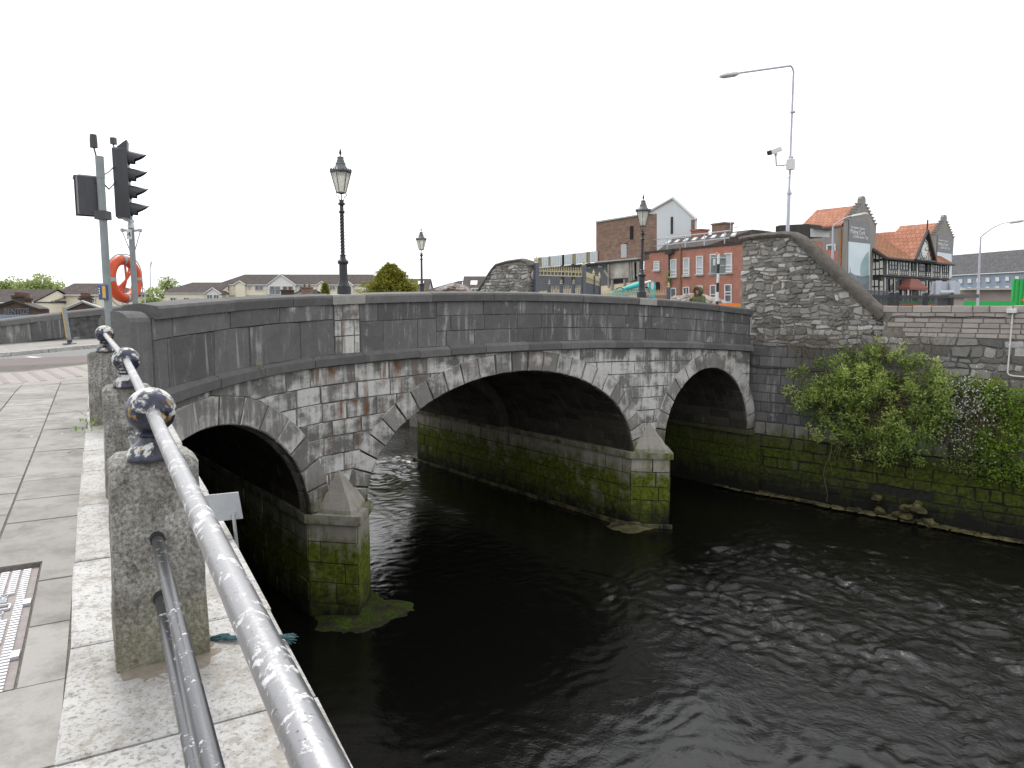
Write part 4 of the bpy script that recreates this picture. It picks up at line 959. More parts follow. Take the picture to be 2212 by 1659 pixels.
for k in range(4):
    z = ht-(ht-hb)*(k+.5)/4; mb = MB(); ce = Vector((hc.x, hc.y, z))+fd*.1
    n = 16; r0, r1 = .118, .105; A, B = [], []
    for j in range(n+1):
        a = R(-35)+R(250)*j/n; q = sd*math.cos(a)+UPV*math.sin(a)
        A.append(ce+q*r0); B.append(ce+q*r1*.9+fd*(.09+.17*max(0, math.sin(a))**.7)-UPV*.02)
    for j in range(n): mb.poly([A[j], A[j+1], B[j+1], B[j]]); mb.poly([A[j+1]*.995+ce*.005, A[j]*.995+ce*.005, B[j]*.99+ce*.01, B[j+1]*.99+ce*.01])
    vz = mb.build('visor', M['signal'], h1, True)
    mb = MB(); mb.prism([ce+(sd*math.cos(2*math.pi*j/20)+UPV*math.sin(2*math.pi*j/20))*.1 for j in range(20)], fd*.02, m=0); mb.build('lens', M['black'], h1)
mb = MB()
for dz, sag in ((-.2, .02), (-.34, .12)):
    a_, b_ = Vector((pb.x+.05, pb.y, pt.z-.05+dz)), Vector((hc.x-.1, hc.y+.05, ht+dz)); mb.tube([a_, a_.lerp(b_, .3)-UPV*sag, a_.lerp(b_, .7)-UPV*sag, b_], .011, 6)
mb.tube([Vector((pb.x-.05, pb.y, pt.z-.35)), Vector((pb.x-.17, pb.y-.02, pt.z-.38)), Vector((pb.x-.19, pb.y-.02, pt.z-.57)), Vector((pb.x-.12, pb.y, pt.z-.7)), Vector((pb.x-.2, pb.y, pt.z-.77))], .011, 6)
tag(mb.build('cable_loops', M['signal'], ts_), kind='stuff')
zb = pz(466, YS); mb = MB(); mb.box((pb.x, pb.y, zb), (.16, .16, .12)); mb.build('clamp', M['signal'], ts_)
mb = MB(); mb.tube([Vector((hc.x-.02, hc.y, ht)), Vector((hc.x-.1, hc.y, ht+.03)), Vector((hc.x-.1, hc.y, ht+.1))], .012, 6); mb.box((hc.x-.1, hc.y, ht+.12), (.07, .07, .1)); mb.build('detector', M['signal'], h1)
mb = MB(); mb.tube([Vector((hc.x+.03, hc.y, hb+.02)), Vector((lt.x, lt.y, lt.z+.1))], [.07, .04], 10); mb.build('head_mount', M['steel'], lpst)
# second head, seen from behind
q4 = [at(x, y, YS) for x, y in ((172, 384), (210, 383), (213.5, 463), (175, 458))]; c2_ = sum(q4, Vector())/4
f2 = Vector((-.62, .78, 0)); s2 = Vector((.78, .62, 0))
mb = MB(); mb.box((c2_.x, c2_.y, c2_.z), (.3, .2, .54), s2, f2, UPV, bev=.02); mb.box(Vector(c2_)+f2*.11, (.33, .03, .57), s2, f2, UPV)
h2 = mb.build('signal_head', M['signal'], ts_)
for k in (-1, 1):
    mb = MB(); ce = Vector((c2_.x, c2_.y, c2_.z+k*.13))+f2*.11
    for j in range(12):
        a0, a1 = R(-20)+R(220)*j/12, R(-20)+R(220)*(j+1)/12
        P = lambda a, e: ce+(s2*math.cos(a)+UPV*math.sin(a))*.115*(1-.1*e)+f2*.2*e
        mb.poly([P(a0, 0), P(a1, 0), P(a1, 1), P(a0, 1)])
    mb.build('visor', M['signal'], h2, True)
mb = MB(); mb.tube([Vector(c2_)+Vector((.1, -.02, .2)), Vector((pb.x, pb.y, c2_.z+.22))], .016, 6); mb.build('bracket', M['signal'], ts_); mb = MB(); mb.tube([Vector(c2_)+Vector((.1, -.02, -.2)), Vector((pb.x, pb.y, c2_.z-.2))], .016, 6)
mb.build('bracket', M['signal'], ts_); mb = MB(); mb.box(Vector(c2_)+Vector((-.2, .1, .25)), (.13, .05, .05), (.95,.1,-.2), (0,1,0), (.2,0,.95)); mb.build('sensor', M['signal'], h2)
bb = at(227, 631, YS-.05); mb = MB(); mb.box((bb.x, bb.y, bb.z), (.12, .12, .22), bev=.015); ub = mb.build('push_button_unit', M['blue'], ts_)
mb = MB(); mb.box((bb.x+.02, bb.y-.063, bb.z), (.045, .006, .17)); mb.build('yellow_panel', M['yellow'], ub)
mb = MB()
for k in range(3): mb.box((bb.x-.045, bb.y-.063, bb.z+.05-.035*k), (.016, .004, .02))
tag(mb.build('pale_symbols', M['white'], ub), kind='stuff')
# lifebuoy post and ring
mb = MB(); mb.tube([lb, lt], .043, 14); mb.build('pole', M['steelpole'], lpst, True)
mb = MB(); mb.lathe(lt, [(.05, -.02), (.05, .03), (.04, .04), (.04, .07), (.052, .075), (.05, .1), (.02, .12)], 14); mb.build('cap', M['steel'], lpst, True)
mb = MB()
for sg_ in (-1, 1):
    e = lt+Vector((.14*sg_, 0, -.05)); mb.tube([lt+Vector((0,0,-.06)), e], .02, 8); mb.lathe(e+Vector((0,0,-.03)), [(.01,0),(.03,.01),(.03,.05),(.01,.06)], 8); mb.tube([e+Vector((0,0,-.02)), lt+Vector((-.02*sg_*-1, 0, -.42))], .008, 5)
mb.build('hook_arm', M['steel'], lpst)
mb = MB(); mb.box((lt.x-.01, lt.y-.05, lt.z-.12), (.08, .004, .15)); npl = mb.build('number_plate', M['white'], lpst)
text_mesh('numeral', '4', .12, (lt.x-.01, lt.y-.053, lt.z-.16), (1,0,0), (0,0,1), M['black'], lpst, .001, 'CENTER')
ring_c = at(268, 603, YL+.12); lr = thing('lifebuoy', ring_c, 'orange lifebuoy ring with grey bands hanging on the signal pole', 'lifebuoy')
yaw = R(80.6); ex = Vector((math.cos(yaw), math.sin(yaw), 0)); ax = Vector((-math.sin(yaw), math.cos(yaw), 0)); RM, RT = .3, .075
def torus(mb, a0, a1, rt, n=40, m=0):
    V = []; sg2 = 14
    for k in range(n+1):
        a = a0+(a1-a0)*k/n; d = ex*math.cos(a)+UPV*math.sin(a)
        for j in range(sg2):
            b = 2*math.pi*j/sg2; V.append(ring_c+d*(RM+rt*math.cos(b))+ax*rt*1.05*math.sin(b))
    mb.mesh(V, [(k*sg2+j, (k+1)*sg2+j, (k+1)*sg2+(j+1)%sg2, k*sg2+(j+1)%sg2) for k in range(n) for j in range(sg2)], m=m)
mb = MB(); torus(mb, 0, 2*math.pi, RT, 56); mb.build('ring', M['orange'], lr, True)
for k in range(4): mb = MB(); a = k*math.pi/2+.05; torus(mb, a-.09, a+.09, RT+.004, 6); mb.build('reflective_band', M['band'], lr, True)
mb = MB()
for k in range(4):
    a0 = k*math.pi/2+.05; pts = []
    for j in range(11):
        a = a0+math.pi/2*j/10; rr = RM+RT+.012+.05*math.sin(math.pi*j/10); pts.append(ring_c+(ex*math.cos(a)+UPV*math.sin(a))*rr-UPV*.03*math.sin(math.pi*j/10)-ax*.02)
    mb.tube(pts, .009, 6)
mb.tube([ring_c+Vector((-.02,-.08,-.3)), ring_c+Vector((.02,-.1,-.42)), ring_c+Vector((.1,-.1,-.5)), ring_c+Vector((.12,-.08,-.62))], .009, 6)
mb.build('grab_rope', M['rope'], lr, True)
mb = MB()
for a, b in ((.9, 4.2), (1.4, 4.5), (.6, 3.9)): mb.tube([ring_c+(ex*math.cos(a)+UPV*math.sin(a))*RM*.75, ring_c+ax*-.04+Vector((random.uniform(-.03,.03), 0, 0)), ring_c+(ex*math.cos(b)+UPV*math.sin(b))*RM*.8], .018, 6)
mb.build('orange_strap', M['orange'], lr, True)
# grey timber edge post by the parapet end
mb = MB(); pp0 = ps(.3, 11.9, -1.3); mb.box((pp0.x, pp0.y, -.92), (.035, .035, .75)); tag(mb.build('marker_strip', M['rubblepile']), 'thin pale strip standing against the end of the bridge parapet', 'strip')
# bollard on the far footway
bz = at(151, 747, 22.4); bz.z = zg(*to_tn(bz.x, bz.y)); bo_ = thing('reflective_post', bz, 'thin leaning dark post with a base plate on the far kerb', 'post')
mb = MB(); tb = bz+Vector((-.1, 0, 1.15)); mb.tube([bz+Vector((0,0,.12)), tb], .055, 12); mb.build('shaft', M['steelpole'], bo_, True)
mb = MB(); mb.lathe(bz, [(.2, 0), (.19, .03), (.08, .06), (.06, .14)], 14); mb.build('base_plate', M['iron'], bo_, True)
mb = MB(); mb.tube([bz+Vector((-.07, -.02, .2)), tb+Vector((-.05, -.02, -.03))], .018, 6); mb.build('yellow_strip', M['yellow'], bo_)

# ---------------- people ----------------
def person(base, h, face, label, coat=None, hooded=False, walk=.25, hand_up=False):
    root = thing('person', base, label, 'person', None); f = Vector((face[0], face[1], 0)).normalized(); s = Vector((f.y, -f.x, 0)); k = h/1.75
    def P(a, b, z): return s*a*k+f*b*k+Vector((0, 0, z*k))
    J = {'pel': (0,0,.98,.14), 'wst': (0,.0,1.12,.125), 'chs': (0,.01,1.32,.15), 'nek': (0,.02,1.49,.06), 'hd0': (0,.03,1.56,.07), 'hd1': (0,.045,1.64,.088), 'hd2': (0,.035,1.70,.07)}
    E = [('pel','wst'),('wst','chs'),('chs','nek'),('nek','hd0'),('hd0','hd1'),('hd1','hd2')]
    for g, n in ((-1,'l'),(1,'r')):
        w = walk*g
        J.update({'hip'+n: (.1*g,.02*w,.92,.1), 'kne'+n: (.11*g,.6*w+.03,.5,.062), 'ank'+n: (.11*g,.9*w,.09,.045), 'toe'+n: (.12*g,.9*w+.15,.04,.035), 'sho'+n: (.19*g,.0,1.42,.062)})
        E += [('pel','hip'+n),('hip'+n,'kne'+n),('kne'+n,'ank'+n),('ank'+n,'toe'+n),('chs','sho'+n)]
        if hand_up and g == 1: J.update({'elb'+n: (.25,.12,1.17,.045), 'wri'+n: (.1,.27,1.4,.03), 'pal'+n: (.06,.25,1.47,.03)}); fd_, fb = (-.2,-.15,1), (1,.3,0)
        else: J.update({'elb'+n: (.24*g,-.04-.3*w,1.14,.045), 'wri'+n: (.24*g,.06-.5*w,.9,.03), 'pal'+n: (.24*g,.08-.5*w,.83,.028)}); fd_, fb = (0,.25,-1), (0,1,0)
        E += [('sho'+n,'elb'+n),('elb'+n,'wri'+n),('wri'+n,'pal'+n)]
        b0 = J['pal'+n]; d = Vector(fd_).normalized(); bb_ = Vector(fb)
        for q in range(4):
            o = (q-1.5)*.018; L = (.062,.07,.066,.052)[q]
            a_ = Vector(b0[:3])+bb_*o+d*.035; m_ = a_+d*L*.6; e_ = m_+d*L*.35+Vector((-.012*g, -.006, 0))
            for nm, v_ in (('a',a_),('m',m_),('e',e_)): J['f%d%s%s' % (q, nm, n)] = tuple(v_)+(.0085,)
            E += [('pal'+n,'f%da%s' % (q,n)),('f%da%s' % (q,n),'f%dm%s' % (q,n)),('f%dm%s' % (q,n),'f%de%s' % (q,n))]
        a_ = Vector(b0[:3])+bb_*.035; e_ = a_+bb_*.02+d*.035; J['ta'+n] = tuple(a_)+(.01,); J['te'+n] = tuple(e_)+(.009,); E += [('pal'+n,'ta'+n),('ta'+n,'te'+n)]
    keys = list(J); me = bpy.data.meshes.new('person_body'); me.from_pydata([tuple(P(*J[q][:3])) for q in keys], [(keys.index(a), keys.index(b)) for a, b in E], [])
    bo = bpy.data.objects.new('body', me); COL.objects.link(bo)
    md = bo.modifiers.new('skin', 'SKIN'); md.use_smooth_shade = True; bo.modifiers.new('sub', 'SUBSURF').levels = 1
    sv = me.skin_vertices[0].data
    for i_, q in enumerate(keys): r_ = J[q][3]*k; sv[i_].radius = (r_, r_); sv[i_].use_root = (q == 'pel')
    dg = bpy.context.evaluated_depsgraph_get(); m2 = bpy.data.meshes.new_from_object(bo.evaluated_get(dg)); bpy.data.objects.remove(bo); m2.name = 'body'
    m2.materials.clear(); m2.materials.append(M['skin']); b2 = bpy.data.objects.new('body', m2); COL.objects.link(b2); b2.parent = root
    bs = Vector(base)
    def add(name, m, fn, sm=True): mb = MB(); fn(mb); return mb.build(name, m, root, sm)
    def ell(mb, c, r, n=14, nn=9):
        V = [bs+P(*c)+s*r[0]*k*math.sin(math.pi*i/nn)*math.cos(2*math.pi*j/n)+f*r[1]*k*math.sin(math.pi*i/nn)*math.sin(2*math.pi*j/n)+UPV*r[2]*k*math.cos(math.pi*i/nn) for i in range(nn+1) for j in range(n)]
        mb.mesh(V, [(i*n+j, (i+1)*n+j, (i+1)*n+(j+1)%n, i*n+(j+1)%n) for i in range(nn) for j in range(n)])
    def face(mb): ell(mb, (0,.135,1.625), (.016,.022,.028), 8, 6); ell(mb, (-.092,.04,1.63), (.014,.025,.035), 8, 6); ell(mb, (.092,.04,1.63), (.014,.025,.035), 8, 6)
    add('nose_and_ears', M['skin'], face)
    def eyes(mb): ell(mb, (-.034,.118,1.655), (.014,.01,.01), 8, 6); ell(mb, (.034,.118,1.655), (.014,.01,.01), 8, 6); ell(mb, (0,.118,1.575), (.026,.008,.006), 8, 6)
    add('eyes_and_mouth', M['black'], eyes)
    def hair(mb): ell(mb, (0,.01,1.705), (.1,.115,.085), 16, 10); ell(mb, (0,-.03,1.64), (.098,.085,.1), 16, 10)
    add('hair', M['hair'], hair)
    def trousers(mb):
        for g, n in ((-1,'l'),(1,'r')): mb.tube([bs+P(*J[q+n][:3]) for q in ('hip','kne','ank')], [.115*k,.082*k,.06*k], 14)
        ell(mb, (0,0,.95), (.18,.13,.12))
    add('trousers', M['jeans'], trousers)
    def cf(mb):
        o = [(.2,.14,.72),(.215,.16,.85),(.2,.15,1.05),(.205,.155,1.2),(.23,.16,1.33),(.21,.14,1.42),(.12,.1,1.48),(.07,.075,1.52)]; n = 22
        V = [bs+P(a*math.cos(2*math.pi*j/n), .01+b*math.sin(2*math.pi*j/n), z)+s*.008*mnoise.noise(Vector((j, z*9, 1))) for a, b, z in o for j in range(n)]
        mb.mesh(V, [(i*n+j, i*n+(j+1)%n, (i+1)*n+(j+1)%n, (i+1)*n+j) for i in range(len(o)-1) for j in range(n)]+[tuple(reversed(range(n))), tuple(range((len(o)-1)*n, len(o)*n))])
        for g, n2 in ((-1,'l'),(1,'r')): mb.tube([bs+P(.14*g,0,1.43), bs+P(*J['sho'+n2][:3]), bs+P(*J['elb'+n2][:3]), bs+P(*J['wri'+n2][:3])], [.075*k,.09*k,.07*k,.055*k], 12)
    add('coat', coat or M['coat'], cf)
    def shoes(mb):
        for g, n in ((-1,'l'),(1,'r')): a = J['ank'+n]; ell(mb, (a[0], a[1]+.05, .05), (.05,.14,.055))
    add('shoes', M['black'], shoes)
    if hooded:
        def hd(mb):
            n, nn = 20, 12; V = []
            for i in range(nn+1):
                a = -.62+(math.pi*.5+.62)*i/nn
                for j in range(n):
                    b = 2*math.pi*j/n; rr = math.cos(a)
                    V.append(bs+P(.155*rr*math.cos(b), .15*(-math.sin(a))*1.1+.0, 1.63+.17*rr*math.sin(b)-(.05 if a < 0 else 0)*0)); 
            mb.mesh(V, [(i*n+j, i*n+(j+1)%n, (i+1)*n+(j+1)%n, (i+1)*n+j) for i in range(nn) for j in range(n)])
        add('hood', M['coat'], hd)
        def fr(mb): mb.tube([bs+P(.128*math.cos(2*math.pi*j/24), .1+.012*math.sin(j*2.3), 1.63+.145*math.sin(2*math.pi*j/24)) for j in range(25)], [(.04+.006*math.sin(j*3.7))*k for j in range(25)], 9)
        add('fur_trim', M['fur'], fr)
    return root
hv = at(1509, 640, 25.6); person((hv.x, hv.y, zg(*to_tn(hv.x, hv.y))), 1.80, (-.75, -.55), 'person in an olive green coat with a fur-trimmed hood behind the parapet', None, True, hand_up=True)
hv = at(977, 640, 31.2); person((hv.x, hv.y, zg(*to_tn(hv.x, hv.y))), 1.74, (.8, -.5), 'bare-headed person with short hair walking behind the bridge, only the head showing', M['darkwood'])

# ---------------- street furniture on the right ----------------
def pole_lamp(base, top, arm, label, r=.07, name='street_lamp', head=.5, mat_=None, curve=False):
    t = thing(name, base, label, 'street lamp'); mt = mat_ or M['lamppole']; b, tp, ar = Vector(base), Vector(top), Vector(arm); mb = MB()
    d = ar-tp
    if curve: pts = [b, b.lerp(tp, .5), tp]+[tp+Vector((d.x*q, d.y*q, d.z*math.sin(q*math.pi/2)**.9)) for q in (.08,.18,.32,.5,.7,.85,1)]
    else: pts = [b, b.lerp(tp, .55), b.lerp(tp, .56), tp-Vector((0,0,.25)), tp-Vector((0,0,.1))+d*.02, tp+d*.06, ar]
    n = len(pts); mb.tube(pts, [r, r*.85, r*.55]+[r*.5 if not curve else r*.5*(1-.5*k/(n-3)) for k in range(n-3)], 12); mb.build('column', mt, t, True)
    dh = Vector((d.x, d.y, d.z if not curve else d.z*.15)).normalized(); sd_ = dh.cross(UPV).normalized(); up = sd_.cross(dh)
    mb = MB(); w = head*.22
    rs = [[ar+dh*x*head+sd_*a*w*sc+up*(b_*w*.45*sc-.02) for a, b_ in ((-1,-.4),(-.6,-1),(.6,-1),(1,-.4),(.8,.6),(0,.9),(-.8,.6))] for x, sc in ((-.05,.4),(.1,1),(.7,1.05),(.95,.6))]
    V = [p for r_ in rs for p in r_]; mb.mesh(V, [(j*7+q, (j+1)*7+q, (j+1)*7+(q+1)%7, j*7+(q+1)%7) for j in range(3) for q in range(7)]+[tuple(range(7)), tuple(reversed(range(21, 28)))])
    mb.build('lamp_head', M['offwhite'], t); return t
YB = 29.0; b0 = at(1702, 500, YB); b0.z = -1.25; t0 = at(1696, 141, YB); t0.x = b0.x-.03
big = pole_lamp(b0, t0, at(1594, 158, YB-.6), 'very tall grey street lamp with a camera, rising behind the stone gable', .078, head=.8)
mb = MB(); 
for y in (242, 340, 418): q = at(1702, y, YB); mb.lathe((b0.x, b0.y, q.z), [(.07,-.04),(.1,-.03),(.1,.03),(.07,.04)], 12)
mb.build('collar', M['lamppole'], big, True)
cm = thing('security_camera', at(1676, 345, YB-.1), 'white security camera on an arm clamped to the very tall street lamp', 'camera')
mb = MB(); a, b = at(1662, 330, YB-.25), at(1688, 321, YB-.05); ax2 = (b-a).normalized(); s3 = ax2.cross(UPV).normalized(); u3 = s3.cross(ax2)
mb.box((a+b)/2, (.5, .17, .2), ax2, s3, u3, bev=.03); mb.build('housing', M['white'], cm)
mb = MB(); mb.box(a-ax2*.01, (.09, .15, .17), ax2, s3, u3); mb.build('lens_window', M['black'], cm)
mb = MB(); k = at(1676, 329, YB-.15); e = at(1677, 358, YB-.1); mb.tube([k, k-Vector((0,0,.12))], .06, 10); mb.tube([k-Vector((0,0,.1)), e], .03, 8); mb.tube([e, at(1702, 356, YB)], .025, 8); mb.tube([e+Vector((.2,0,.02)), e+Vector((.3,0,-.02)), at(1702, 350, YB)], .012, 6); mb.build('bracket', M['steel'], cm)
jb = at(1708, 355, YB-.14); mb = MB(); mb.box((jb.x, jb.y, jb.z), (.26, .22, .42), (.85,.5,0), (-.5,.85,0), bev=.02); mb.tube([jb+Vector((.02,.05,-.2)), jb+Vector((.05,.05,-.38)), jb+Vector((-.05,.1,-.5))], .015, 6)
tag(mb.build('cabinet', M['white'], cm), None)
b0 = at(1799, 655, 42); b0.z = -1.2; t0 = at(1801, 470, 42); t0.x = b0.x
pole_lamp(b0, at(1799.5, 490, 42), at(1842, 466, 41), 'curved pale street lamp standing in front of the first brewery tower', .085, curve=True, head=.9)
b0 = at(2113, 655, 46); b0.z = -1.2
pole_lamp(b0, at(2118.5, 512, 46), at(2180, 480, 45), 'thin pale curved street lamp at the far right before the blue-grey building', .085, curve=True, head=.8)
b0 = at(324, 655, 75); b0.z = -1.4
t = pole_lamp(b0, at(324, 580, 75), at(325, 574, 75), 'thin pale floodlight mast left of the cream apartments', .1, head=.5)
b0 = at(313, 655, 60); b0.z = -1.4
pole_lamp(b0, at(312.5, 624, 60), at(303, 622, 60), 'short grey street lamp by the green tree at the left', .07, head=.45)
# striped crossing pole with the back of a sign
zb = at(1549, 661, 28); zb.z = -1.2; zt = at(1549, 548, 28); sp = thing('crossing_pole', zb, 'black and white banded crossing pole carrying the grey back of a sign', 'pole')
for w in (0, 1):
    mb = MB(); H = zt.z-zb.z; k = 0; z = H
    while z > 0:
        h = .36 if k else .4; 
        if k % 2 == w: mb.tube([zb+Vector((0,0,max(0, z-h))), zb+Vector((0,0,z))], .052, 14)
        z -= h; k += 1
    mb.build('white_bands' if w == 0 else 'black_bands', M['white'] if w == 0 else M['black'], sp, True)
mb = MB(); mb.lathe(zt, [(.054, 0), (.056, .03), (.02, .045)], 12); mb.build('cap', M['hoard_orange'], sp, True)
a, b = at(1535.5, 551, 28.2), at(1568.5, 595.5, 28.2); mb = MB(); mb.prism([a, Vector((b.x, a.y+.1, a.z+.02)), Vector((b.x, a.y+.1, b.z)), Vector((a.x, a.y, b.z))], (0, .03, 0)); sbp = mb.build('sign_back', M['steelpole'], sp)
mb = MB()
for z in (a.z-.1, b.z+.08): mb.box(((a.x+b.x)/2, a.y+.02, z), (b.x-a.x-.04, .05, .05))
mb.build('sign_rail', M['steel'], sp)
mb = MB(); mb.box((a.x+.14, a.y-.005, a.z-.28), (.1, .006, .26)); mb.box((b.x-.14, a.y+.06, a.z-.4), (.18, .006, .03)); mb.build('sticker', M['white'], sp)
# ---------------- vegetation ----------------
def leafq(mb, p, d, L, W, c):
    n = Vector((random.gauss(0,1), random.gauss(0,1), random.gauss(0,1))); s = d.cross(n)
    if s.length < 1e-4: return
    s.normalize(); mb.poly([p, p+d*L*.5+s*W*.5, p+d*L, p+d*L*.5-s*W*.5], c=c)
def rdir(up=0):
    while True:
        v = Vector((random.uniform(-1,1), random.uniform(-1,1), random.uniform(-1,1)))
        if .05 < v.length < 1: v.normalize(); return (v+Vector((0,0,up))).normalized()
def clump(mb, c0, r, n, L, W, up=.1, squash=(1,1,1), tone=None, spray=0):
    tone = random.random() if tone is None else tone
    for k in range(n):
        d = rdir(); q = random.random()**.45; p = c0+Vector((d.x*r*q*squash[0], d.y*r*q*squash[1], d.z*r*q*squash[2]))
        dd = (d*.8+rdir(up)*.7).normalized(); t = max(0, min(1, tone*.6+random.gauss(.2, .16)+.15*d.z))
        if spray:
            ax = (dd+Vector((0,0,-.1))).normalized()
            for j in range(spray):
                leafq(mb, p+ax*L*.35*j, (ax+rdir()*.8).normalized(), L*random.uniform(.7,1.2), W, (t+random.uniform(-.1,.1), random.random(), 0))
        else: leafq(mb, p, dd, L*random.uniform(.6,1.3), W*random.uniform(.7,1.2), (t, random.random(), 0))
def tree(name, label, base, H, crown, n, L, W, m, trunk=.2, group=None, cl=None, top=.4, seed=1):
    random.seed(seed); t = thing(name, base, label, 'tree', group); b = Vector(base); mb = MB()
    mb.tube([b, b+Vector((.1*trunk, 0, H*.35)), b+Vector((-.3*trunk, .2*trunk, H*.62)), b+Vector((.2*trunk, 0, H*.92))], [trunk, trunk*.75, trunk*.45, trunk*.1], 9)
    cs = []
    for k in range(cl or 26):
        d = rdir(.25); q = random.random()**.4; c0 = b+Vector((0,0,H*(1-top)))+Vector((d.x*crown[0]*q, d.y*crown[1]*q, d.z*crown[2]*q)); cs.append(c0)
        if k % 2: st = b+Vector((0,0,H*random.uniform(.3,.6))); mb.tube([st, st.lerp(c0, .6)+Vector((0,0,.05*H)), c0], [trunk*.3, trunk*.18, trunk*.05], 6)
    mb.build('trunk', M['bark'], t, True); mb = MB()
    for c0 in cs: clump(mb, c0, crown[0]*random.uniform(.26,.42), n//len(cs), L, W, squash=(1,1,.8))
    mb.build('crown', m, t); return t
def gz(p, z=-1.5): p = Vector(p); p.z = z; return p
# shrub on the opposite quay wall
random.seed(21)
sh = thing('shrub', wq(4.9, -4.3, .3), 'large wild green shrub growing out of the opposite quay wall', 'shrub'); mb = MB(); st = MB()
root = wq(4.9, -3.6, .1); spots = []
for k in range(150):
    a = random.uniform(0, 2*math.pi); q = random.random()**.5; s = 5.25+2.55*q*math.cos(a)*(1 if math.cos(a) > 0 else .98); z = -2.95+1.55*q*math.sin(a)
    if z < -3.4 and s < 3.6: z += .5
    spots.append((s, z, random.uniform(.15, 1.15)*(1-.35*q)))
for s, z in ((5.5,-4.2),(6.0,-4.5),(6.5,-4.3),(5.9,-4.0),(5.2,-4.3),(4.3,-4.2),(3.9,-4.0),(6.3,-3.9),(3.7,-4.4),(4.4,-4.55),(3.1,-3.3),(2.7,-3.0),(2.6,-2.4),(3.0,-2.2),(2.9,-3.6),(7.0,-3.6),(6.9,-4.0),(5.7,-4.7),(6.2,-4.7),(4.9,-4.6),(5.4,-4.9),(6.6,-4.7),(7.1,-4.3),(7.3,-3.9),(7.4,-3.3),(7.4,-2.7),(7.2,-2.2),(6.9,-4.9),(5.9,-5.0),(4.6,-4.3),(3.4,-3.9)): spots.append((s, z, random.uniform(.4,.9)))
for s, z, o in spots:
    c0 = wq(s, z, o); f = max(0, min(1, .2+.6*(o-.1)+random.uniform(-.3,.45)))
    clump(mb, c0, random.uniform(.14,.34), random.randint(80,150), .12, .046, up=.3, tone=f)
    if random.random() < .6: e_ = c0+(rdir(.5)+Vector((WN[0], WN[1], 0))*.4)*.42; clump(mb, e_, .12, 26, .12, .045, up=.5, tone=min(1, f+.25)); st.tube([c0, e_], [.006, .003], 4)
    mid = root.lerp(c0, .55)+Vector((0,0,.15))+rdir()*.15; st.tube([root+rdir()*.25, mid, c0], [.022,.014,.006], 5)
mb.build('foliage', M['leaf'], sh)
for k in range(26):                                        # hanging roots and vines under the shrub
    s = random.uniform(3.6, 6.6); z = random.uniform(-4.4, -4.0); L = random.uniform(.4, 1.5); pts = [wq(s+.1*math.sin(j*.9+k)*j/5, z-L*j/6, .35+.2*math.sin(k)+.05*j) for j in range(7)]; st.tube(pts, [.011,.01,.009,.008,.007,.005,.003], 5)
    if k % 3 == 0: clump(st, pts[-1], .08, 5, .08, .03)
st.build('stems', M['twig'], sh, True)
mb = MB(); pts = [wq(3.9+.1*math.sin(j*.7), -4.5-2.3*j/12, .3+.02*j) for j in range(13)]; mb.tube(pts, [.009]*13, 6)
tag(mb.build('vine', M['twig']), 'single long vine hanging from the shrub down to the water', 'vine')
tw = MB()
for k in range(240):
    s = random.uniform(2.4, 7.2); z = random.uniform(-2.1, -1.3) if k < 150 else random.uniform(-3.8, -2.0); d = Vector((WV[0]*random.gauss(0,.5), WV[1]*random.gauss(0,.5), random.uniform(.3,1))).normalized(); L = random.uniform(.35, 1.05)
    p0 = wq(s, z, random.uniform(.1, .5) if k < 150 else random.uniform(.5, 1.1)); pts = [p0, p0+d*L*.5+rdir()*.1, p0+d*L+rdir()*.18]; tw.tube(pts, [.009,.006,.003], 4)
    for j in range(2): q = pts[1].lerp(pts[2], random.random()); tw.tube([q, q+(d+rdir()).normalized()*.28], [.004,.002], 4)
tag(tw.build('dry_twigs', M['twig']), 'bare dry twigs sticking up above the wild shrub on the wall', 'twigs')
random.seed(22)
br = thing('bramble', wq(8.0, -4.2, .3), 'tangled bramble with white blossom hanging on the opposite quay wall', 'bramble'); mb = MB(); bl = MB(); st = MB()
for k in range(130):
    s = 7.95+random.gauss(0, .5); z = random.uniform(-5.0, -2.2); c0 = wq(s, z, random.uniform(.15,.6)); clump(mb, c0, random.uniform(.15,.28), 26, .09, .045, tone=random.uniform(.1,.8))
for k in range(130):
    s = random.uniform(7.2, 8.9); z = random.uniform(-3.4, -2.3); p0 = wq(s, z, .3); p1 = wq(s+random.uniform(-.4,.4), z-random.uniform(.5,1.6), random.uniform(.2,.6)); st.tube([p0, p0.lerp(p1, .5)+rdir()*.2, p1], [.008,.007,.004], 4)
for k in range(420):
    s = 8.05+random.gauss(0, .42); z = -2.8+random.gauss(0, .42) if k < 340 else random.uniform(-4.6,-3.6); p0 = wq(s, z, random.uniform(.62,.95)); 
    for j in range(3): leafq(bl, p0, rdir(), .035, .03, (random.random(),0,0))
mb.build('leaves', M['bramble'], br); bl.build('blossom', M['blossom'], br); st.build('canes', M['twig'], br, True)
random.seed(23); iv = thing('ivy', wq(9.6, -4.4, .2), 'bright yellow-green ivy spilling over the wall at the far right', 'ivy'); mb = MB()
for k in range(170):
    s = random.uniform(8.45, 11); z = random.uniform(-5.2+.35*max(0, s-9.2)*0, -2.35) ; clump(mb, wq(s, z, random.uniform(.1,.6)), random.uniform(.16,.3), 55, .085, .06, tone=random.uniform(.1,.9))
for k in range(14): clump(mb, wq(random.uniform(7.9, 8.8), random.uniform(-2.6,-2.25), .3), .2, 50, .08, .05, tone=.6)
mb.build('leaves', M['ivy'], iv)
mb = MB()
for k in range(20): p = wq(random.uniform(8.6, 11), -2.6, .2); mb.tube([p, p+Vector((0,0,-1))+rdir()*.2, p+Vector((0,0,-2.2))+rdir()*.3], [.012,.01,.004], 5)
mb.build('stems', M['twig'], iv, True)
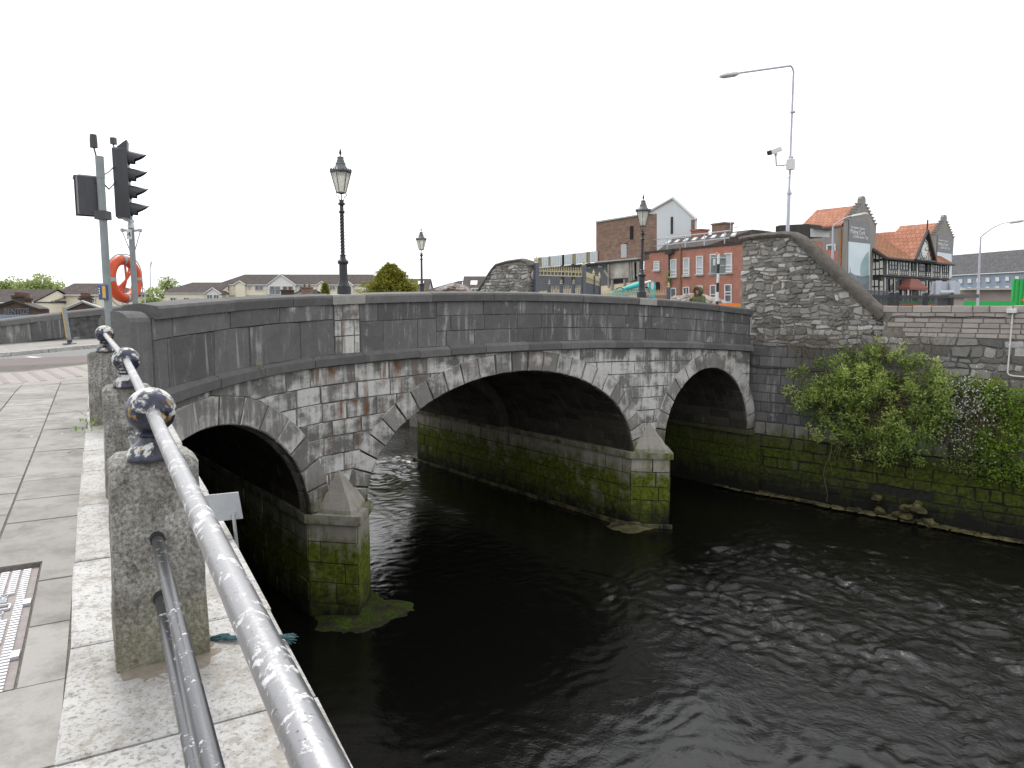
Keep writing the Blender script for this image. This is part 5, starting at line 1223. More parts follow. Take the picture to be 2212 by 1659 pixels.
random.seed(24); t = fc(-2.45, .1, -1.0+qz(-2.45)); mb = MB(); clump(mb, t, .13, 60, .05, .025, tone=.5)
tag(mb.build('weed', M['leaf']), 'small flowering weed growing on the string course of the bridge', 'weed')
mb = MB(); gp = ps(-.2, 9.3, zps(-.2, 9.3)); clump(mb, gp, .14, 60, .05, .02, up=.8, tone=.4)
tag(mb.build('grass_tuft', M['leaf']), 'grass tuft at the foot of the farthest railing post', 'grass tuft')
# trees far off
tree('broadleaf_tree', 'pale green round-headed tree behind the cottages at far left', gz(at(84, 660, 105), -3), 8.3, (3.7, 3, 2.4), 3800, .42, .3, M['paleleaf'], .3, 'trees behind the houses', top=.4, seed=3)
tree('broadleaf_tree', 'thin pale tree cut by the left edge of the picture', gz(at(2, 660, 95), -3), 7.4, (1.9, 2, 2.1), 1700, .38, .26, M['paleleaf'], .25, 'trees behind the houses', top=.42, seed=4)
tree('broadleaf_tree', 'small faint tree between the two pale trees at far left', gz(at(40, 660, 110), -3), 7.2, (2.2, 2, 1.5), 1100, .4, .26, M['paleleaf'], .25, 'trees behind the houses', top=.32, seed=5)
tree('broadleaf_tree', 'bushy green tree right of the lifebuoy beside the cream apartments', gz(at(326, 665, 70), -3), 5.1, (1.5, 1.5, 2.2), 3000, .3, .2, M['paleleaf'], .2, 'trees behind the houses', top=.5, seed=6)
tree('broadleaf_tree', 'tree top showing over the hipped roof of the low cream wing', gz(at(364, 660, 160), -3), 10.0, (2.6, 2, 2.2), 900, .5, .32, M['paleleaf'], .2, 'trees behind the houses', top=.25, seed=7)
def conifer(label, base, H, W, n, L, seed):
    random.seed(seed); t = thing('conifer_tree', base, label, 'tree'); b = Vector(base); mb = MB(); mb.tube([b, b+Vector((0,0,H*.95))], [W*.06, .02], 8); mb2 = MB()
    for k in range(n):
        q = (k+random.random())/n; z = H*(.02+.97*q); rad = W*(.58*(1-q**1.35)*(.82+.2*math.sin(q*31)+.42*random.random()**2)+.02); a = random.uniform(0, 2*math.pi); d = Vector((math.cos(a), math.sin(a), .12))
        tip = b+Vector((0,0,z))+d*rad; st0 = b+Vector((0,0,z-.06*H))+d*rad*.2
        if k % 5 == 0: mb.tube([st0, tip], [.02, .008], 4)
        tn_ = random.random()
        for j in range(20): 
            f = random.random()**.5; p = st0.lerp(tip, f)+rdir()*L*.7; t_ = max(0, min(1, .18+.35*tn_+.55*(f-.4)+random.gauss(0,.1)))
            leafq(mb2, p, (d*.8+rdir(.2)*.7).normalized(), L*random.uniform(.6,1.3), L*.28, (t_, random.random(), 0))
    mb.build('trunk', M['bark'], t); mb2.build('crown', M['conifer'], t)
bc = at(845, 640, 58); H = at(845, 573, 58).z+1.6; conifer('broad golden-green conifer standing beyond the bridge left of the small lamp post', gz(bc, -1.6), H, 6.2, 1500, .27, 11)
bc = at(703, 640, 85); H = at(703, 611, 85).z+1.8; conifer('small dark conifer in front of the cream apartments', gz(bc, -1.8), H, 1.9, 300, .26, 12)
# ---------------- generic building pieces ----------------
def pplane(P, N): return lambda x, y, o=0: hitplane(x, y, (P[0]+N[0]*o, P[1]+N[1]*o), N)
def window(parent, q, N, bars=(), m=None, frame=.07, sill=True, depth=.08, glassm=None):
    """q: corners tl, tr, br, bl on the wall"""
    N = Vector((N[0], N[1], 0)).normalized(); tl, tr, br, bl = [Vector(p) for p in q]
    X = (tr-tl).normalized(); w, h = (tr-tl).length, (tl-bl).length; m = m or M['white']; Yv = (tl-bl).normalized()
    mb = MB(); o = bl+N*.015
    def bar(x0, x1, y0, y1, d): mb.box(o+X*(x0+x1)/2+Yv*(y0+y1)/2+N*d/2, (x1-x0, y1-y0, d), X, Yv, N)
    bar(0, frame, 0, h, depth); bar(w-frame, w, 0, h, depth); bar(frame, w-frame, 0, frame, depth); bar(frame, w-frame, h-frame, h, depth)
    for kind, f in bars:
        if kind == 'h': bar(frame, w-frame, h*f-frame*.5, h*f+frame*.5, depth*.9)
        else: bar(w*f-frame*.4, w*f+frame*.4, frame, h-frame, depth*.8)
    fr_ = mb.build('window', m, parent)
    mb = MB(); mb.box(bl+X*w/2+Yv*h/2+N*.02, (w-frame, h-frame, .02), X, Yv, N); mb.build('pane', glassm or M['glass'], fr_)
    if sill: mb = MB(); mb.box(bl+X*w/2-Yv*.06+N*.08, (w+.16, .09, .18), X, Yv, N); mb.build('sill', M['palegrey'], fr_)
    return fr_
def gable_house(t, O, X, w, d, zg_, ze, zr, wallm, roofm_, hip=(0, 0), over=.3, verge=True):
    """O: front left ground corner, X unit along the ridge, the front looks against Yd"""
    X = Vector((X[0], X[1], 0)).normalized(); Yd = Vector((-X.y, X.x, 0)); O = Vector((O[0], O[1], 0)); P = lambda a, b, z: O+X*a+Yd*b+UPV*z
    mb = MB(); mb.hull8([P(a, b, zg_) for a, b in ((0,0),(w,0),(w,d),(0,d))], [P(a, b, ze) for a, b in ((0,0),(w,0),(w,d),(0,d))])
    for e, h in ((0, hip[0]), (w, hip[1])):
        if h < .05: mb.poly([P(e, 0, ze), P(e, d, ze), P(e, d/2, zr-.05)])
    wall = mb.build('wall', wallm, t)
    mb = MB(); f = over; a0, a1 = hip[0], w-hip[1]; th = .14; k = (zr-ze)/(d/2)
    e0, e1 = (-f if hip[0] else -.15), (w+f if hip[1] else w+.15); r0, r1 = (a0 if hip[0] else -.15), (a1 if hip[1] else w+.15)
    A, B, C_, D = P(e0, -f, ze-f*k), P(e1, -f, ze-f*k), P(r1, d/2, zr), P(r0, d/2, zr); E_, F_ = P(e1, d+f, ze-f*k), P(e0, d+f, ze-f*k)
    up = UPV*th
    for q in ([A, B, C_, D], [E_, F_, D, C_]): mb.poly([p+up for p in q]); mb.poly(list(reversed(q)))
    if hip[0]: mb.poly([F_+up, A+up, D+up])
    if hip[1]: mb.poly([B+up, E_+up, C_+up])
    for p, q in ((A, B), (B, E_), (E_, F_), (F_, A)): mb.poly([p, q, q+up, p+up])
    roof = mb.build('roof', roofm_, t)
    mb = MB(); mb.box(P(w/2, -f-.04, ze-f*k+.02), (e1-e0, .1, .14), X, Yd, UPV); mb.build('gutter', M['white'], t)
    return wall, roof, P
def chimney(parent, c0, w, d, z0, z1, m, X=(1,0,0), pots=2, name='chimney'):
    X = Vector((X[0], X[1], 0)).normalized(); Yd = Vector((-X.y, X.x, 0)); c0 = Vector(c0); mb = MB()
    mb.box(Vector((c0.x, c0.y, (z0+z1)/2)), (w, d, z1-z0), X, Yd); mb.box(Vector((c0.x, c0.y, z1+.06)), (w+.16, d+.16, .12), X, Yd); ch = mb.build(name, m, parent)
    for k in range(pots): mb = MB(); mb.lathe(Vector((c0.x, c0.y, z1+.12))+X*(w*(k+.5)/pots-w/2), [(.11,0),(.12,.05),(.09,.3),(.11,.34),(.08,.36)], 9); mb.build('chimney_pot', M['potclay'], ch)
# ---------------- cream apartments on the left ----------------
def zat(y, Y): return at(1106, y, Y).z
def xat(x, Y): return (x-1106)/FPX*(Y*CP)
def apartment(label, x0, x1, Y, ye, yr, d, hip, wins, gables=(), low=None, name='apartment_block'):
    X0, X1 = at(x0, 640, Y).x, at(x1, 640, Y).x; ze, zr = zat(ye, Y), zat(yr, Y)
    t = thing(name, (X0, Y, -2.2), label, 'building'); wall, roof, P = gable_house(t, (X0, Y), (1, 0), X1-X0, d, -2.2, ze, zr-.1, M['cream'], M['brownroof'], hip)
    if low: mb = MB(); zz = zat(low[2], Y); a, b = at(low[0], 640, Y).x, at(low[1], 640, Y).x; mb.box(((a+b)/2, Y-.03, (zz-2.2)/2), (b-a, .1, zz+2.2)); mb.build('grey_lower_wall', M['palegrey'], t)
    for (a, b, c, e) in wins:
        q = [Vector((at(xx, 640, Y).x, Y-.09, zat(yy, Y))) for xx, yy in ((a, c), (b, c), (b, e), (a, e))]; window(t, q, (0, -1), (('v', .5),) if b-a > 6 else (), frame=.09, depth=.1, sill=False)
    for (a, b, ya, yb, glz, yg) in gables:                   # projecting gabled bays
        A, B = at(a, 640, Y-.8).x, at(b, 640, Y-.8).x; zb_, za = zat(yb, Y-.8), zat(ya, Y-.8); mb = MB()
        mb.hull8([Vector((A, Y-.8, -2.2)), Vector((B, Y-.8, -2.2)), Vector((B, Y+.2, -2.2)), Vector((A, Y+.2, -2.2))], [Vector((A, Y-.8, zb_)), Vector((B, Y-.8, zb_)), Vector((B, Y+.2, zb_)), Vector((A, Y+.2, zb_))])
        mb.poly([Vector((A, Y-.8, zb_)), Vector((B, Y-.8, zb_)), Vector(((A+B)/2, Y-.8, za))]); bay = mb.build('gabled_bay', M['cream'] if not glz else M['white'], t)
        mb = MB(); pk = Vector(((A+B)/2, Y-1, za+.1))
        for s0_, e_ in ((A-.3, 0), (B+.3, 1)): q = [Vector((s0_, Y-1, zb_-.1)), pk, pk+Vector((0, 4.5, 0)), Vector((s0_, Y+3.5, zb_-.1))]; mb.poly([p+UPV*.12 for p in q]); mb.poly(list(reversed(q)))
        mb.build('bay_roof', M['brownroof'], bay)
        mb = MB()
        for s0_ in (A-.3, B+.3): mb.tube([Vector((s0_, Y-1.02, zb_-.05)), pk+Vector((0,-.02,0))], .1, 5)
        mb.build('bargeboard', M['white'], bay)
        if glz:
            for k in range(2): q = [Vector((A+(B-A)*(.06+.47*k), Y-.83, zb_-.15)), Vector((A+(B-A)*(.47+.47*k), Y-.83, zb_-.15)), Vector((A+(B-A)*(.47+.47*k), Y-.83, zat(yg, Y))), Vector((A+(B-A)*(.06+.47*k), Y-.83, zat(yg, Y)))]; window(bay, q, (0, -1), (('v', .5),), frame=.1, sill=False)
            mb = MB(); zz = zat(yg, Y-.8); mb.box(((A+B)/2, Y-1.5, zz), (B-A, 1.4, .16)); mb.build('balcony_floor', M['palegrey'], bay)
            mb = MB(); mb.box(((A+B)/2, Y-2.15, zz+1), (B-A, .06, .08))
            for k in range(9): mb.box((A+(B-A)*(k+.1)/8.2, Y-2.15, zz+.5), (.05, .05, 1))
            mb.build('balcony_rail', M['steelpole'], bay)
    return t, roof
D2 = lambda x, y: ((600+x/1.4747)*.54, (1000+y/1.4747)*.54)
def w2(l): return [(D2(a, c)[0], D2(b, c)[0], D2(a, c)[1], D2(a, e)[1]) for a, b, c, e in l]
def g2(l): return [(D2(a, 0)[0], D2(b, 0)[0], D2(0, ya)[1], D2(0, yb)[1], g, D2(0, yg)[1]) for a, b, ya, yb, g, yg in l]
ap, rf = apartment('long two-storey cream apartment block with brown hipped roof and white gables beyond the bridge', D2(402, 0)[0], D2(1345, 0)[0], 150, D2(0, 203)[1], D2(0, 138)[1], 11, (3.7, 2.2), w2([(440,474,210,240),(512,546,210,240),(582,600,210,232),(622,672,208,238),(882,930,212,236),(1000,1040,214,240),(1060,1096,212,236),(1272,1300,214,238),(440,474,280,310),(512,546,280,310),(582,600,280,300),(622,672,278,310),(940,962,212,232)]), g2([(697,858,148,208,True,264),(1125,1196,180,210,True,262),(505,560,186,204,False,0),(992,1040,188,206,False,0)]), (D2(402, 0)[0]+1, D2(697, 0)[0], D2(0, 265)[1]))
ap2, rf2 = apartment('low cream apartment wing with a hipped brown roof left of the long block', D2(60, 0)[0], D2(408, 0)[0], 145, D2(0, 252)[1], D2(0, 186)[1], 12, (4.0, .0), w2([(120,156,280,308),(198,232,280,308),(274,290,282,302),(350,394,278,306)]), g2([(330,414,226,258,True,320)]))
D6 = lambda x, y: (x/3.16*.54, (1050+y/3.16)*.54)
def w6(l): return [(D6(a, c)[0], D6(b, c)[0], D6(a, c)[1], D6(a, e)[1]) for a, b, c, e in l]
apartment('cream house with a broad brown roof behind the signal pole at left', D6(690, 0)[0], D6(1480, 0)[0], 92, D6(0, 405)[1], D6(0, 252)[1], 9, (.0, 3.2), w6([(770,825,455,530),(1145,1205,450,515),(1330,1370,470,515)]), name='house')
apartment('low cream house with a small gable window at left', D6(405, 0)[0], D6(692, 0)[0], 90, D6(0, 492)[1], D6(0, 402)[1], 7, (.0, .0), w6([(520,600,512,572)]), [(D6(490,0)[0], D6(620,0)[0], D6(0,455)[1], D6(0,492)[1], False, 0)], name='house')
apartment('brown roofed house at the left edge behind the graffiti gable', D6(-300, 0)[0], D6(425, 0)[0], 86, D6(0, 500)[1], D6(0, 330)[1], 9, (.0, .0), [], name='house')
t = thing('house', at(100, 650, 108), 'distant house showing only a grey slate roof at left', 'building'); a, b = at(D6(440,0)[0], 640, 108), at(D6(700,0)[0], 640, 108); gable_house(t, (a.x, 108), (1,0), b.x-a.x, 8, -2.2, zat(D6(0,405)[1], 108), zat(D6(0,348)[1], 108), M['cream'], M['slate'])
# two cottages with gable ends towards the river
def cottage(label, xl, xa, xr, ya, yl, Y, roofm_, chx, dirx, L=9, graffiti=False):
    A, B, C_ = at(xl, yl, Y), at(xr, yl, Y), at(xa, ya, Y); t = thing('cottage', (A.x, Y, -2), label, 'building'); dv = Vector((dirx, 1, 0)).normalized()*L; low = Vector((0,0,-3)); 
    mb = MB(); mb.prism([A+low, B+low, B, C_, A], dv); mb.build('gable_wall', simple('dark_rendered_gable', (.12,.09,.07), (.08,.06,.05), .95, sc=1.5), t)
    mb = MB(); f = Vector((0,-.12,.1))
    for S in (A, B):
        e = S+(S-C_)*.1; q = [e+f, C_+f, C_+dv+f, e+dv+f]; mb.poly(q); mb.poly([p-UPV*.12 for p in reversed(q)]); mb.poly([q[0], q[1], q[1]-UPV*.12, q[0]-UPV*.12])
    rf_ = mb.build('roof', roofm_, t); mb = MB()
    for S in (A, B): e = S+(S-C_)*.1; mb.tube([e+f+Vector((0,-.03,0)), C_+f+Vector((0,-.03,0))], .05, 5)
    mb.build('verge', M['offwhite'] if not graffiti else M['darkwood'], rf_)
    mid = C_+dv*.03+Vector((0,.3,0)); chimney(rf_, mid, .48, .4, C_.z-.3, C_.z+.32, M['oldbrick'], pots=0)
    for k in range(1, 4): chimney(rf_, C_+dv*(k/4.2), .5, .4, C_.z-.2, C_.z+.2, M['oldbrick'], pots=3)
    if graffiti:
        q = at(9, 678, Y-.06); text_mesh('graffiti', 'BENTIZE', .5, q, (1,0,0), (0,0,1), simple('pale_spray_paint', (.22,.25,.28), (.15,.17,.19), .8), t, .004, fit=1.6, outline=.014)
    return t
cottage('dark gabled cottage with pale graffiti at the left edge', D6(-110,0)[0], D6(190,0)[0], D6(470,0)[0], D6(0,500)[1], D6(0,595)[1], 46, M['darksheet'], 0, -.55, graffiti=True)
cottage('dark gabled cottage with a row of chimneys behind the leaning post', D6(840,0)[0], D6(1060,0)[0], D6(1310,0)[0], D6(0,505)[1], D6(0,598)[1], 47, M['palegrey'], 0, -.55)
mb = MB(); a, b = at(-60, 690, 40), at(D6(480,0)[0], 690, 40); n = 60
for k in range(n): mb.box((a.x+(b.x-a.x)*(k+.5)/n, 40+.03*(k%2), zat(D6(0,660)[1], 40)-1), ((b.x-a.x)/n, .06, 2))
tag(mb.build('sheet_fence', M['bluerender']), 'pale blue-grey corrugated sheet fence in front of the graffiti gable', 'fence')
t = thing('cottage', at(640, 645, 82), 'small slate roofed cottage with brick chimneys before the cream apartments', 'building'); a, b = at(D2(770,0)[0], 640, 82), at(D2(995,0)[0], 640, 82)
w_, r_, P = gable_house(t, (a.x, 82), (1,0), b.x-a.x, 7, -2.2, zat(D2(0,285)[1], 82), zat(D2(0,234)[1], 82), M['greyrender'], M['slate'], (3.2, 3.2))
c0 = at(D2(928,0)[0], 640, 81.5); chimney(r_, c0, 1.1, .8, zat(645, 81.5), zat(D2(0,226)[1], 81.5), M['brownbrick'], pots=2); c0 = at(D2(812,0)[0], 640, 82); chimney(r_, c0, 1.3, .7, zat(645, 82), zat(D2(0,242)[1], 82), M['oldbrick'], pots=2)
# grey-brown roofs right of the small lamp
def roofhouse(label, x0, x1, Y, ye, yr, rm, hip=(0,0), sky_=(), d=9):
    a, b = at(x0, 640, Y), at(x1, 640, Y); t = thing('house', (a.x, Y, -2), label, 'building'); w_, r_, P = gable_house(t, (a.x, Y), (1,0), b.x-a.x, d, -2.2, zat(ye, Y), zat(yr, Y), M['palegrey'], rm, hip)
    for x, y in sky_:
        f = (zat(y, Y)-zat(ye, Y))/(zat(yr, Y)-zat(ye, Y)); c0 = Vector((at(x, y, Y).x, Y+d/2*f, zat(ye, Y)+(zat(yr, Y)-zat(ye, Y))*f+.2)); sl_ = Vector((0, d/2, zat(yr, Y)-zat(ye, Y))).normalized(); mb = MB(); mb.box(c0, (.8, 1.3, .1), (1,0,0), sl_, Vector((1,0,0)).cross(sl_)); mb.build('skylight', M['white'], r_)
    return t
roofhouse('brown roofed house with a white verge right of the broad conifer', D2(1500,0)[0], D2(1630,0)[0], 95, D2(0,262)[1], D2(0,168)[1], M['brownroof'], (0,0), ((D2(1580,0)[0], D2(0,200)[1]),))
roofhouse('wide brown hipped roof house behind the small lamp post', D2(1560,0)[0], D2(1900,0)[0], 88, D2(0,262)[1], D2(0,180)[1], M['brownroof'], (5.2,0), ((D2(1850,0)[0], D2(0,205)[1]),))
t = roofhouse('steep brown roofed house with skylights left of the far rubble wall', D2(1845,0)[0], D2(2060,0)[0], 84, D2(0,250)[1], D2(0,152)[1], M['brownroof'], (0,0), ((D2(1905,0)[0], D2(0,200)[1]),))
q = [Vector((at(x, y, 83.4).x, 83.4, zat(y, 83.4))) for x, y in (D2(1896,224), D2(1940,224), D2(1940,252), D2(1896,252))]; window(t, q, (0,-1), (('v',.5),), frame=.1)
random.seed(31); mb = MB()
for k in range(240):
    q = random.random(); x = 948+64*random.random(); top = 632-15*math.sin(math.pi*min(1, max(0, (x-944)/72)))*random.random()**.6; p = at(x, top, 42+random.uniform(-1.2,1.2)); rock(mb, p, random.uniform(.12,.3))
c0 = at(980, 640, 42.5)
tag(mb.build('stone_heap', M['rubblepile']), 'heap of broken stone beyond the far parapet beside the rubble wall', 'rubble', None, 'stuff')
# ---------------- buildings beyond the right end of the bridge ----------------
PA = (2.3, 70.5); AD = Vector((.514, -.857, 0)); AN = (-.857, -.514)
def qa(x, y, o=0): return hitplane(x, y, (PA[0]+AN[0]*o, PA[1]+AN[1]*o), AN)
AV = Vector((AN[0], AN[1], 0))
D3 = lambda x, y: ((1900+x/1.843)*.54, (700+y/1.843)*.54)
D5 = lambda x, y: ((2580+x/5.267)*.54, (950+y/5.267)*.54)
D4 = lambda x, y: ((3000+x/2.018)*.54, (700+y/2.018)*.54)
D7 = lambda x, y: ((2400+x/6.32)*.54, (1100+y/6.32)*.54)
D9 = lambda x, y: ((2100+x/4.424)*.54, (950+y/4.424)*.54)
def slab(name, D, pts, o, dep, m, parent, label=None):
    mb = MB(); mb.prism([qa(*D(*p), o) for p in pts], AV*dep); return tag(mb.build(name, m, parent), label)
def drop(pts, z=-1.6): return pts
dm = thing('demolition_building', qa(*D3(900, 900)), 'tall half-demolished brown brick warehouse with a white gable and patched cladding', 'building')
p = [qa(*D3(893, 345)), qa(*D3(1284, 280)), qa(*D3(1284, 628)), qa(*D3(893, 645))]
mb = MB(); mb.prism(p, AV*-.8); bw = mb.build('brick_wall', M['brownbrick'], dm)
mb = MB(); mb.prism([qa(*D3(a, b), .12) for a, b in ((888, 352), (1284, 286), (1284, 277), (888, 341))], AV*-.5); mb.build('wall_coping', M['palegrey'], bw)
for name, pts, m in (('slit_window', ((1146,378),(1168,375),(1168,472),(1146,475)), M['void']), ('blocked_window', ((1080,514),(1088,508),(1104,506),(1120,512),(1121,608),(1080,612)), M['palegrey']), ('window_lintel', ((1078,512),(1124,506),(1124,500),(1078,506)), M['darkwood'])): slab(name, D3, pts, .0, .06, m, bw)
slab('floor_ledge', D3, ((905,641),(1225,611),(1225,620),(905,652)), .0, .35, M['palegrey'], dm)
mb = MB(); mb.prism([qa(*D3(a, b), -7) for a, b in ((1282,270),(1460,172),(1630,326),(1616,640),(1282,640))], AV*-.15); wg = mb.build('white_gable', M['whitewall'], dm)
slab('slit_window', D3, ((1446,310),(1461,308),(1460,432),(1445,435)), -7, .06, M['darkwood'], wg)
mb = MB()
for a, b in (((1280,272),(1461,170)), ((1461,170),(1632,328))): mb.tube([qa(*D3(*a), -6.95), qa(*D3(*b), -6.95)], .13, 6)
mb.build('bargeboard', M['offwhite'], wg); slab('brick_return', D3, ((1612,330),(1631,332),(1631,440),(1612,452)), -7.2, .3, M['brownbrick'], wg)
mb = MB(); n = 74; 
for k in range(n):
    x = 440+(905-440)*k/n; x2 = 440+(905-440)*(k+1)/n; f = lambda v: (v-445)/460
    yt = lambda v: 612-52*f(v); yb = lambda v: 686-46*f(v); rust = any(abs(x-c) < 12 for c in (482,553,732,840)); hole = abs(x-655) < 8
    mb.prism([qa(*D3(x, yt(x)), .1), qa(*D3(x2, yt(x2)), .1), qa(*D3(x2, yb(x2)), .1), qa(*D3(x, yb(x)), .1)], AV*(.06 if k % 2 else .12), m=2 if hole else (1 if rust else 0))
mb.build('corrugated_cladding', [M['whitewall'], simple('rusty_clear_sheet', (.36,.32,.2), (.2,.16,.09), .8, sc=3, streak=1), M['void']], dm)
slab('steel_beam', D3, ((445,690),(905,648),(1222,620),(1222,630),(905,660),(445,702)), .1, .3, M['darkwood'], dm)
pw = slab('plaster_wall', D3, ((440,696),(1240,628),(1240,1010),(440,1010)), -.5, .45, M['darkplaster'], dm)
slab('white_plaster', D3, ((985,655),(1215,632),(1215,740),(1180,755),(1100,760),(985,765)), -.04, .08, simple('flaking_white_plaster', (.62,.6,.57), (.3,.24,.2), .95, sc=.9), pw)
slab('cream_wall', D3, ((440,862),(985,815),(1240,780),(1240,1010),(440,1010)), -.04, .12, simple('pale_cream_plaster', (.74,.66,.5), (.55,.4,.26), .95, sc=.5), pw)
random.seed(41); mb = MB()
for k in range(26):
    x = random.uniform(560, 980); y = 690-(x-445)*.085+random.uniform(0, 34)*random.random(); r = random.uniform(5, 15); mb.prism([qa(*D3(x+r*math.cos(a)*random.uniform(.5,1.2), y+r*.8*math.sin(a)*random.uniform(.5,1.2)), -.04) for a in [k2*.9 for k2 in range(7)]], AV*.05)
mb.build('bare_plaster_patch', M['palegrey'], pw)
for pts in (((1030,770),(1095,765),(1095,790),(1030,795)), ((640,660),(655,658),(655,800),(640,800)), ((716,655),(732,653),(732,850),(716,852)), ((1180,650),(1195,648),(1195,760),(1180,762))): slab('wall_recess', D3, pts, -.03, .1, M['void'], pw)
mb = MB()
for x0, y0, x1, y1 in ((985,655,985,830),(1010,770,1012,860),(1130,640,1140,790),(1150,640,1155,780),(1168,640,1172,775),(955,705,985,750),(1100,770,1104,850),(1207,640,1207,790)): mb.tube([qa(*D3(x0, y0), .2), qa(*D3(x1, y1), .2)], .09, 5)
tag(mb.build('broken_timber', M['rubblepile'], pw), kind='stuff')
# red brick building
rbk = thing('red_brick_building', qa(1500, 660), 'long two-storey red brick building with tall windows and a row of skylights', 'building')
zt = qa(1500, 536).z; a, b = qa(1391, 600), qa(1698, 600); GB = -1.7; bm2 = qa(1590, 600)
mb = MB(); mb.prism([Vector((a.x, a.y, GB)), Vector((bm2.x, bm2.y, GB)), Vector((bm2.x, bm2.y, zt)), Vector((a.x, a.y, zt))], AV*-11); mb.prism([Vector((bm2.x, bm2.y, GB)), Vector((b.x, b.y, GB)), Vector((b.x, b.y, zt)), Vector((bm2.x, bm2.y, zt))], AV*-3.5); rw = mb.build('wall', M['redbrick'], rbk)
mb = MB(); mb.prism([Vector((p.x, p.y, z))+AV*.08 for p, z in ((a, zt-.04), (b, zt-.04), (b, zt+.1), (a, zt+.1))], AV*-.5); mb.build('wall_coping', M['darkwood'], rbk)
R0, R1 = qa(*D3(1330, 566), -.7), qa(*D3(1925, 505), -.7); T0, T1 = qa(*D3(1455, 470), -6.2), qa(*D3(2050, 403), -6.2); zr = (T0.z+T1.z)/2; T0.z = T1.z = zr; R0.z = R1.z = zt+.05
R1 = R0+AD*((T1-R0).dot(AD)); T1b = T1
up = Vector((0,0,.15)); mb = MB(); mb.hull8([R0-up, R1-up, T1b-up, T0-up], [R0, R1, T1b, T0]); bk0, bk1 = T0+AV*-5.5, T1b+AV*-5.5; bk0.z = bk1.z = zt; mb.hull8([T0-up, T1b-up, bk1-up, bk0-up], [T0, T1b, bk1, bk0]); mb.poly([R0, T0, bk0]); mb.poly([R1, bk1, T1b])
rr = mb.build('roof', M['slate'] if False else M['brownroof'], rbk)
sln = (T0-R0)-AD*((T0-R0).dot(AD)); sl = sln.normalized(); nr_ = AD.cross(sl).normalized(); nr_ = nr_ if nr_.z > 0 else -nr_
for x, y in ((1427,503),(1490,495),(1555,487),(1620,479),(1690,470),(1760,461),(1832,453),(1908,446)):
    r = ray(*D3(x, y)); k = R0.dot(nr_)/r.dot(nr_); c0 = r*k; mb = MB(); mb.box(c0+nr_*.05, (.4, 1.5, .12), AD, (T0-R0).normalized(), nr_); mb.build('skylight', M['sky_pane'], rr)
mb = MB(); L = (b-a).length; g0_ = Vector((a.x, a.y, zt))+AV*-.35
for h in (.5, 1.0): mb.tube([g0_+AD*.3+UPV*h, g0_+AD*(L*.62)+UPV*h], .04, 5)
k = .3
while k < L*.62: mb.tube([g0_+AD*k, g0_+AD*k+UPV*1.0], .04, 5); k += 1.9
mb.build('roof_railing', M['steel'], rbk)
for x0, x1, y0, y1, mm in ((1620,1697,405,450,'redbrick'),(1772,1878,360,432,'brownbrick')):
    pa_, pb_ = qa(*D3(x0, y0), -6.4), qa(*D3(x1, y0), -6.4); c0 = (pa_+pb_)/2; chimney(rr, c0, (pb_-pa_).length*.85, 1.0, zr-1.2, pa_.z-.15, M[mm], AD, 0)
c0 = qa(*D3(1885, 350), -6.4); mb = MB(); mb.tube([Vector((c0.x, c0.y, zr)), c0], .04, 5); mb.tube([c0, c0+AD*.6], .03, 4); mb.tube([c0-UPV*.5, c0+AD*.9-UPV*.4], .03, 4); mb.build('aerial', M['steel'], rr)
WB = (('h', .17), ('h', .36)); WB2 = (('h', .37), ('h', .7))
def wpx(x0, x1, yl0, yr0, yl1, yr1): return [qa(*D5(x0, yl0)), qa(*D5(x1, yr0)), qa(*D5(x1, yr1)), qa(*D5(x0, yl1))]
for args, bars in (((200,318,500,495,690,682),WB2),((550,680,465,455,828,822),WB),((820,950,430,425,800,792),WB),((1095,1235,392,385,770,765),WB),((1385,1512,350,343,748,742),WB),((1690,1845,333,322,733,725),WB),
    ((550,668,1065,1060,1275,1268),()),((815,945,1045,1035,1290,1280),(('v',.5),)),((1095,1225,1018,1012,1290,1280),(('v',.5),)),((1385,1512,1003,997,1290,1285),(('h',.3),('h',.1))),((1690,1840,990,983,1372,1365),(('h',.42),('h',.58)))):
    window(rbk, wpx(*args), AN, bars, frame=.065, glassm=M['sky_pane'] if args[2] < 600 else M['glass'])
slab('arched_opening', D5, ((228,1110),(228,960),(245,940),(270,933),(295,940),(312,958),(312,1110)), .02, .04, M['void'], rbk)
for x, y0, y1, m in ((513,290,1330,M['darkwood']),(742,135,1230,M['rope'])): mb = MB(); mb.tube([qa(*D5(x, y0), .1), qa(*D5(x, y1), .1)], .07, 7); mb.build('downpipe', simple('rusty_downpipe', (.3,.17,.1), (.22,.12,.07), .8) if x > 700 else m, rbk)
mb = MB(); mb.box(qa(*D5(515, 300), .2), (.7, .3, .35), AD, AV); mb.build('rainwater_hopper', M['darkwood'], rbk)
random.seed(5); mb = MB()
for k in range(26): clump(mb, qa(*D5(515+random.gauss(0,26), random.uniform(740, 1010)), .1), .16, 9, .11, .07, tone=random.uniform(.1,.6))
tag(mb.build('creeper', M['leaf']), 'thin green creeper on the downpipe of the red brick building', 'creeper')
for pts in (((20,440),(230,470),(230,520),(20,520)), ((207,415),(240,405),(470,395),(485,402),(485,500),(207,520))): slab('boarded_plant_room', D4, pts, -1.2, -1.2, M['darkwood'], rbk)
slab('concrete_penthouse', D4, ((487,430),(592,440),(592,500),(487,500)), -1.2, -.6, M['palegrey'], rbk); slab('roof_slab', D4, ((484,420),(594,432),(594,443),(484,432)), -.9, -1.0, M['darkwood'], rbk)
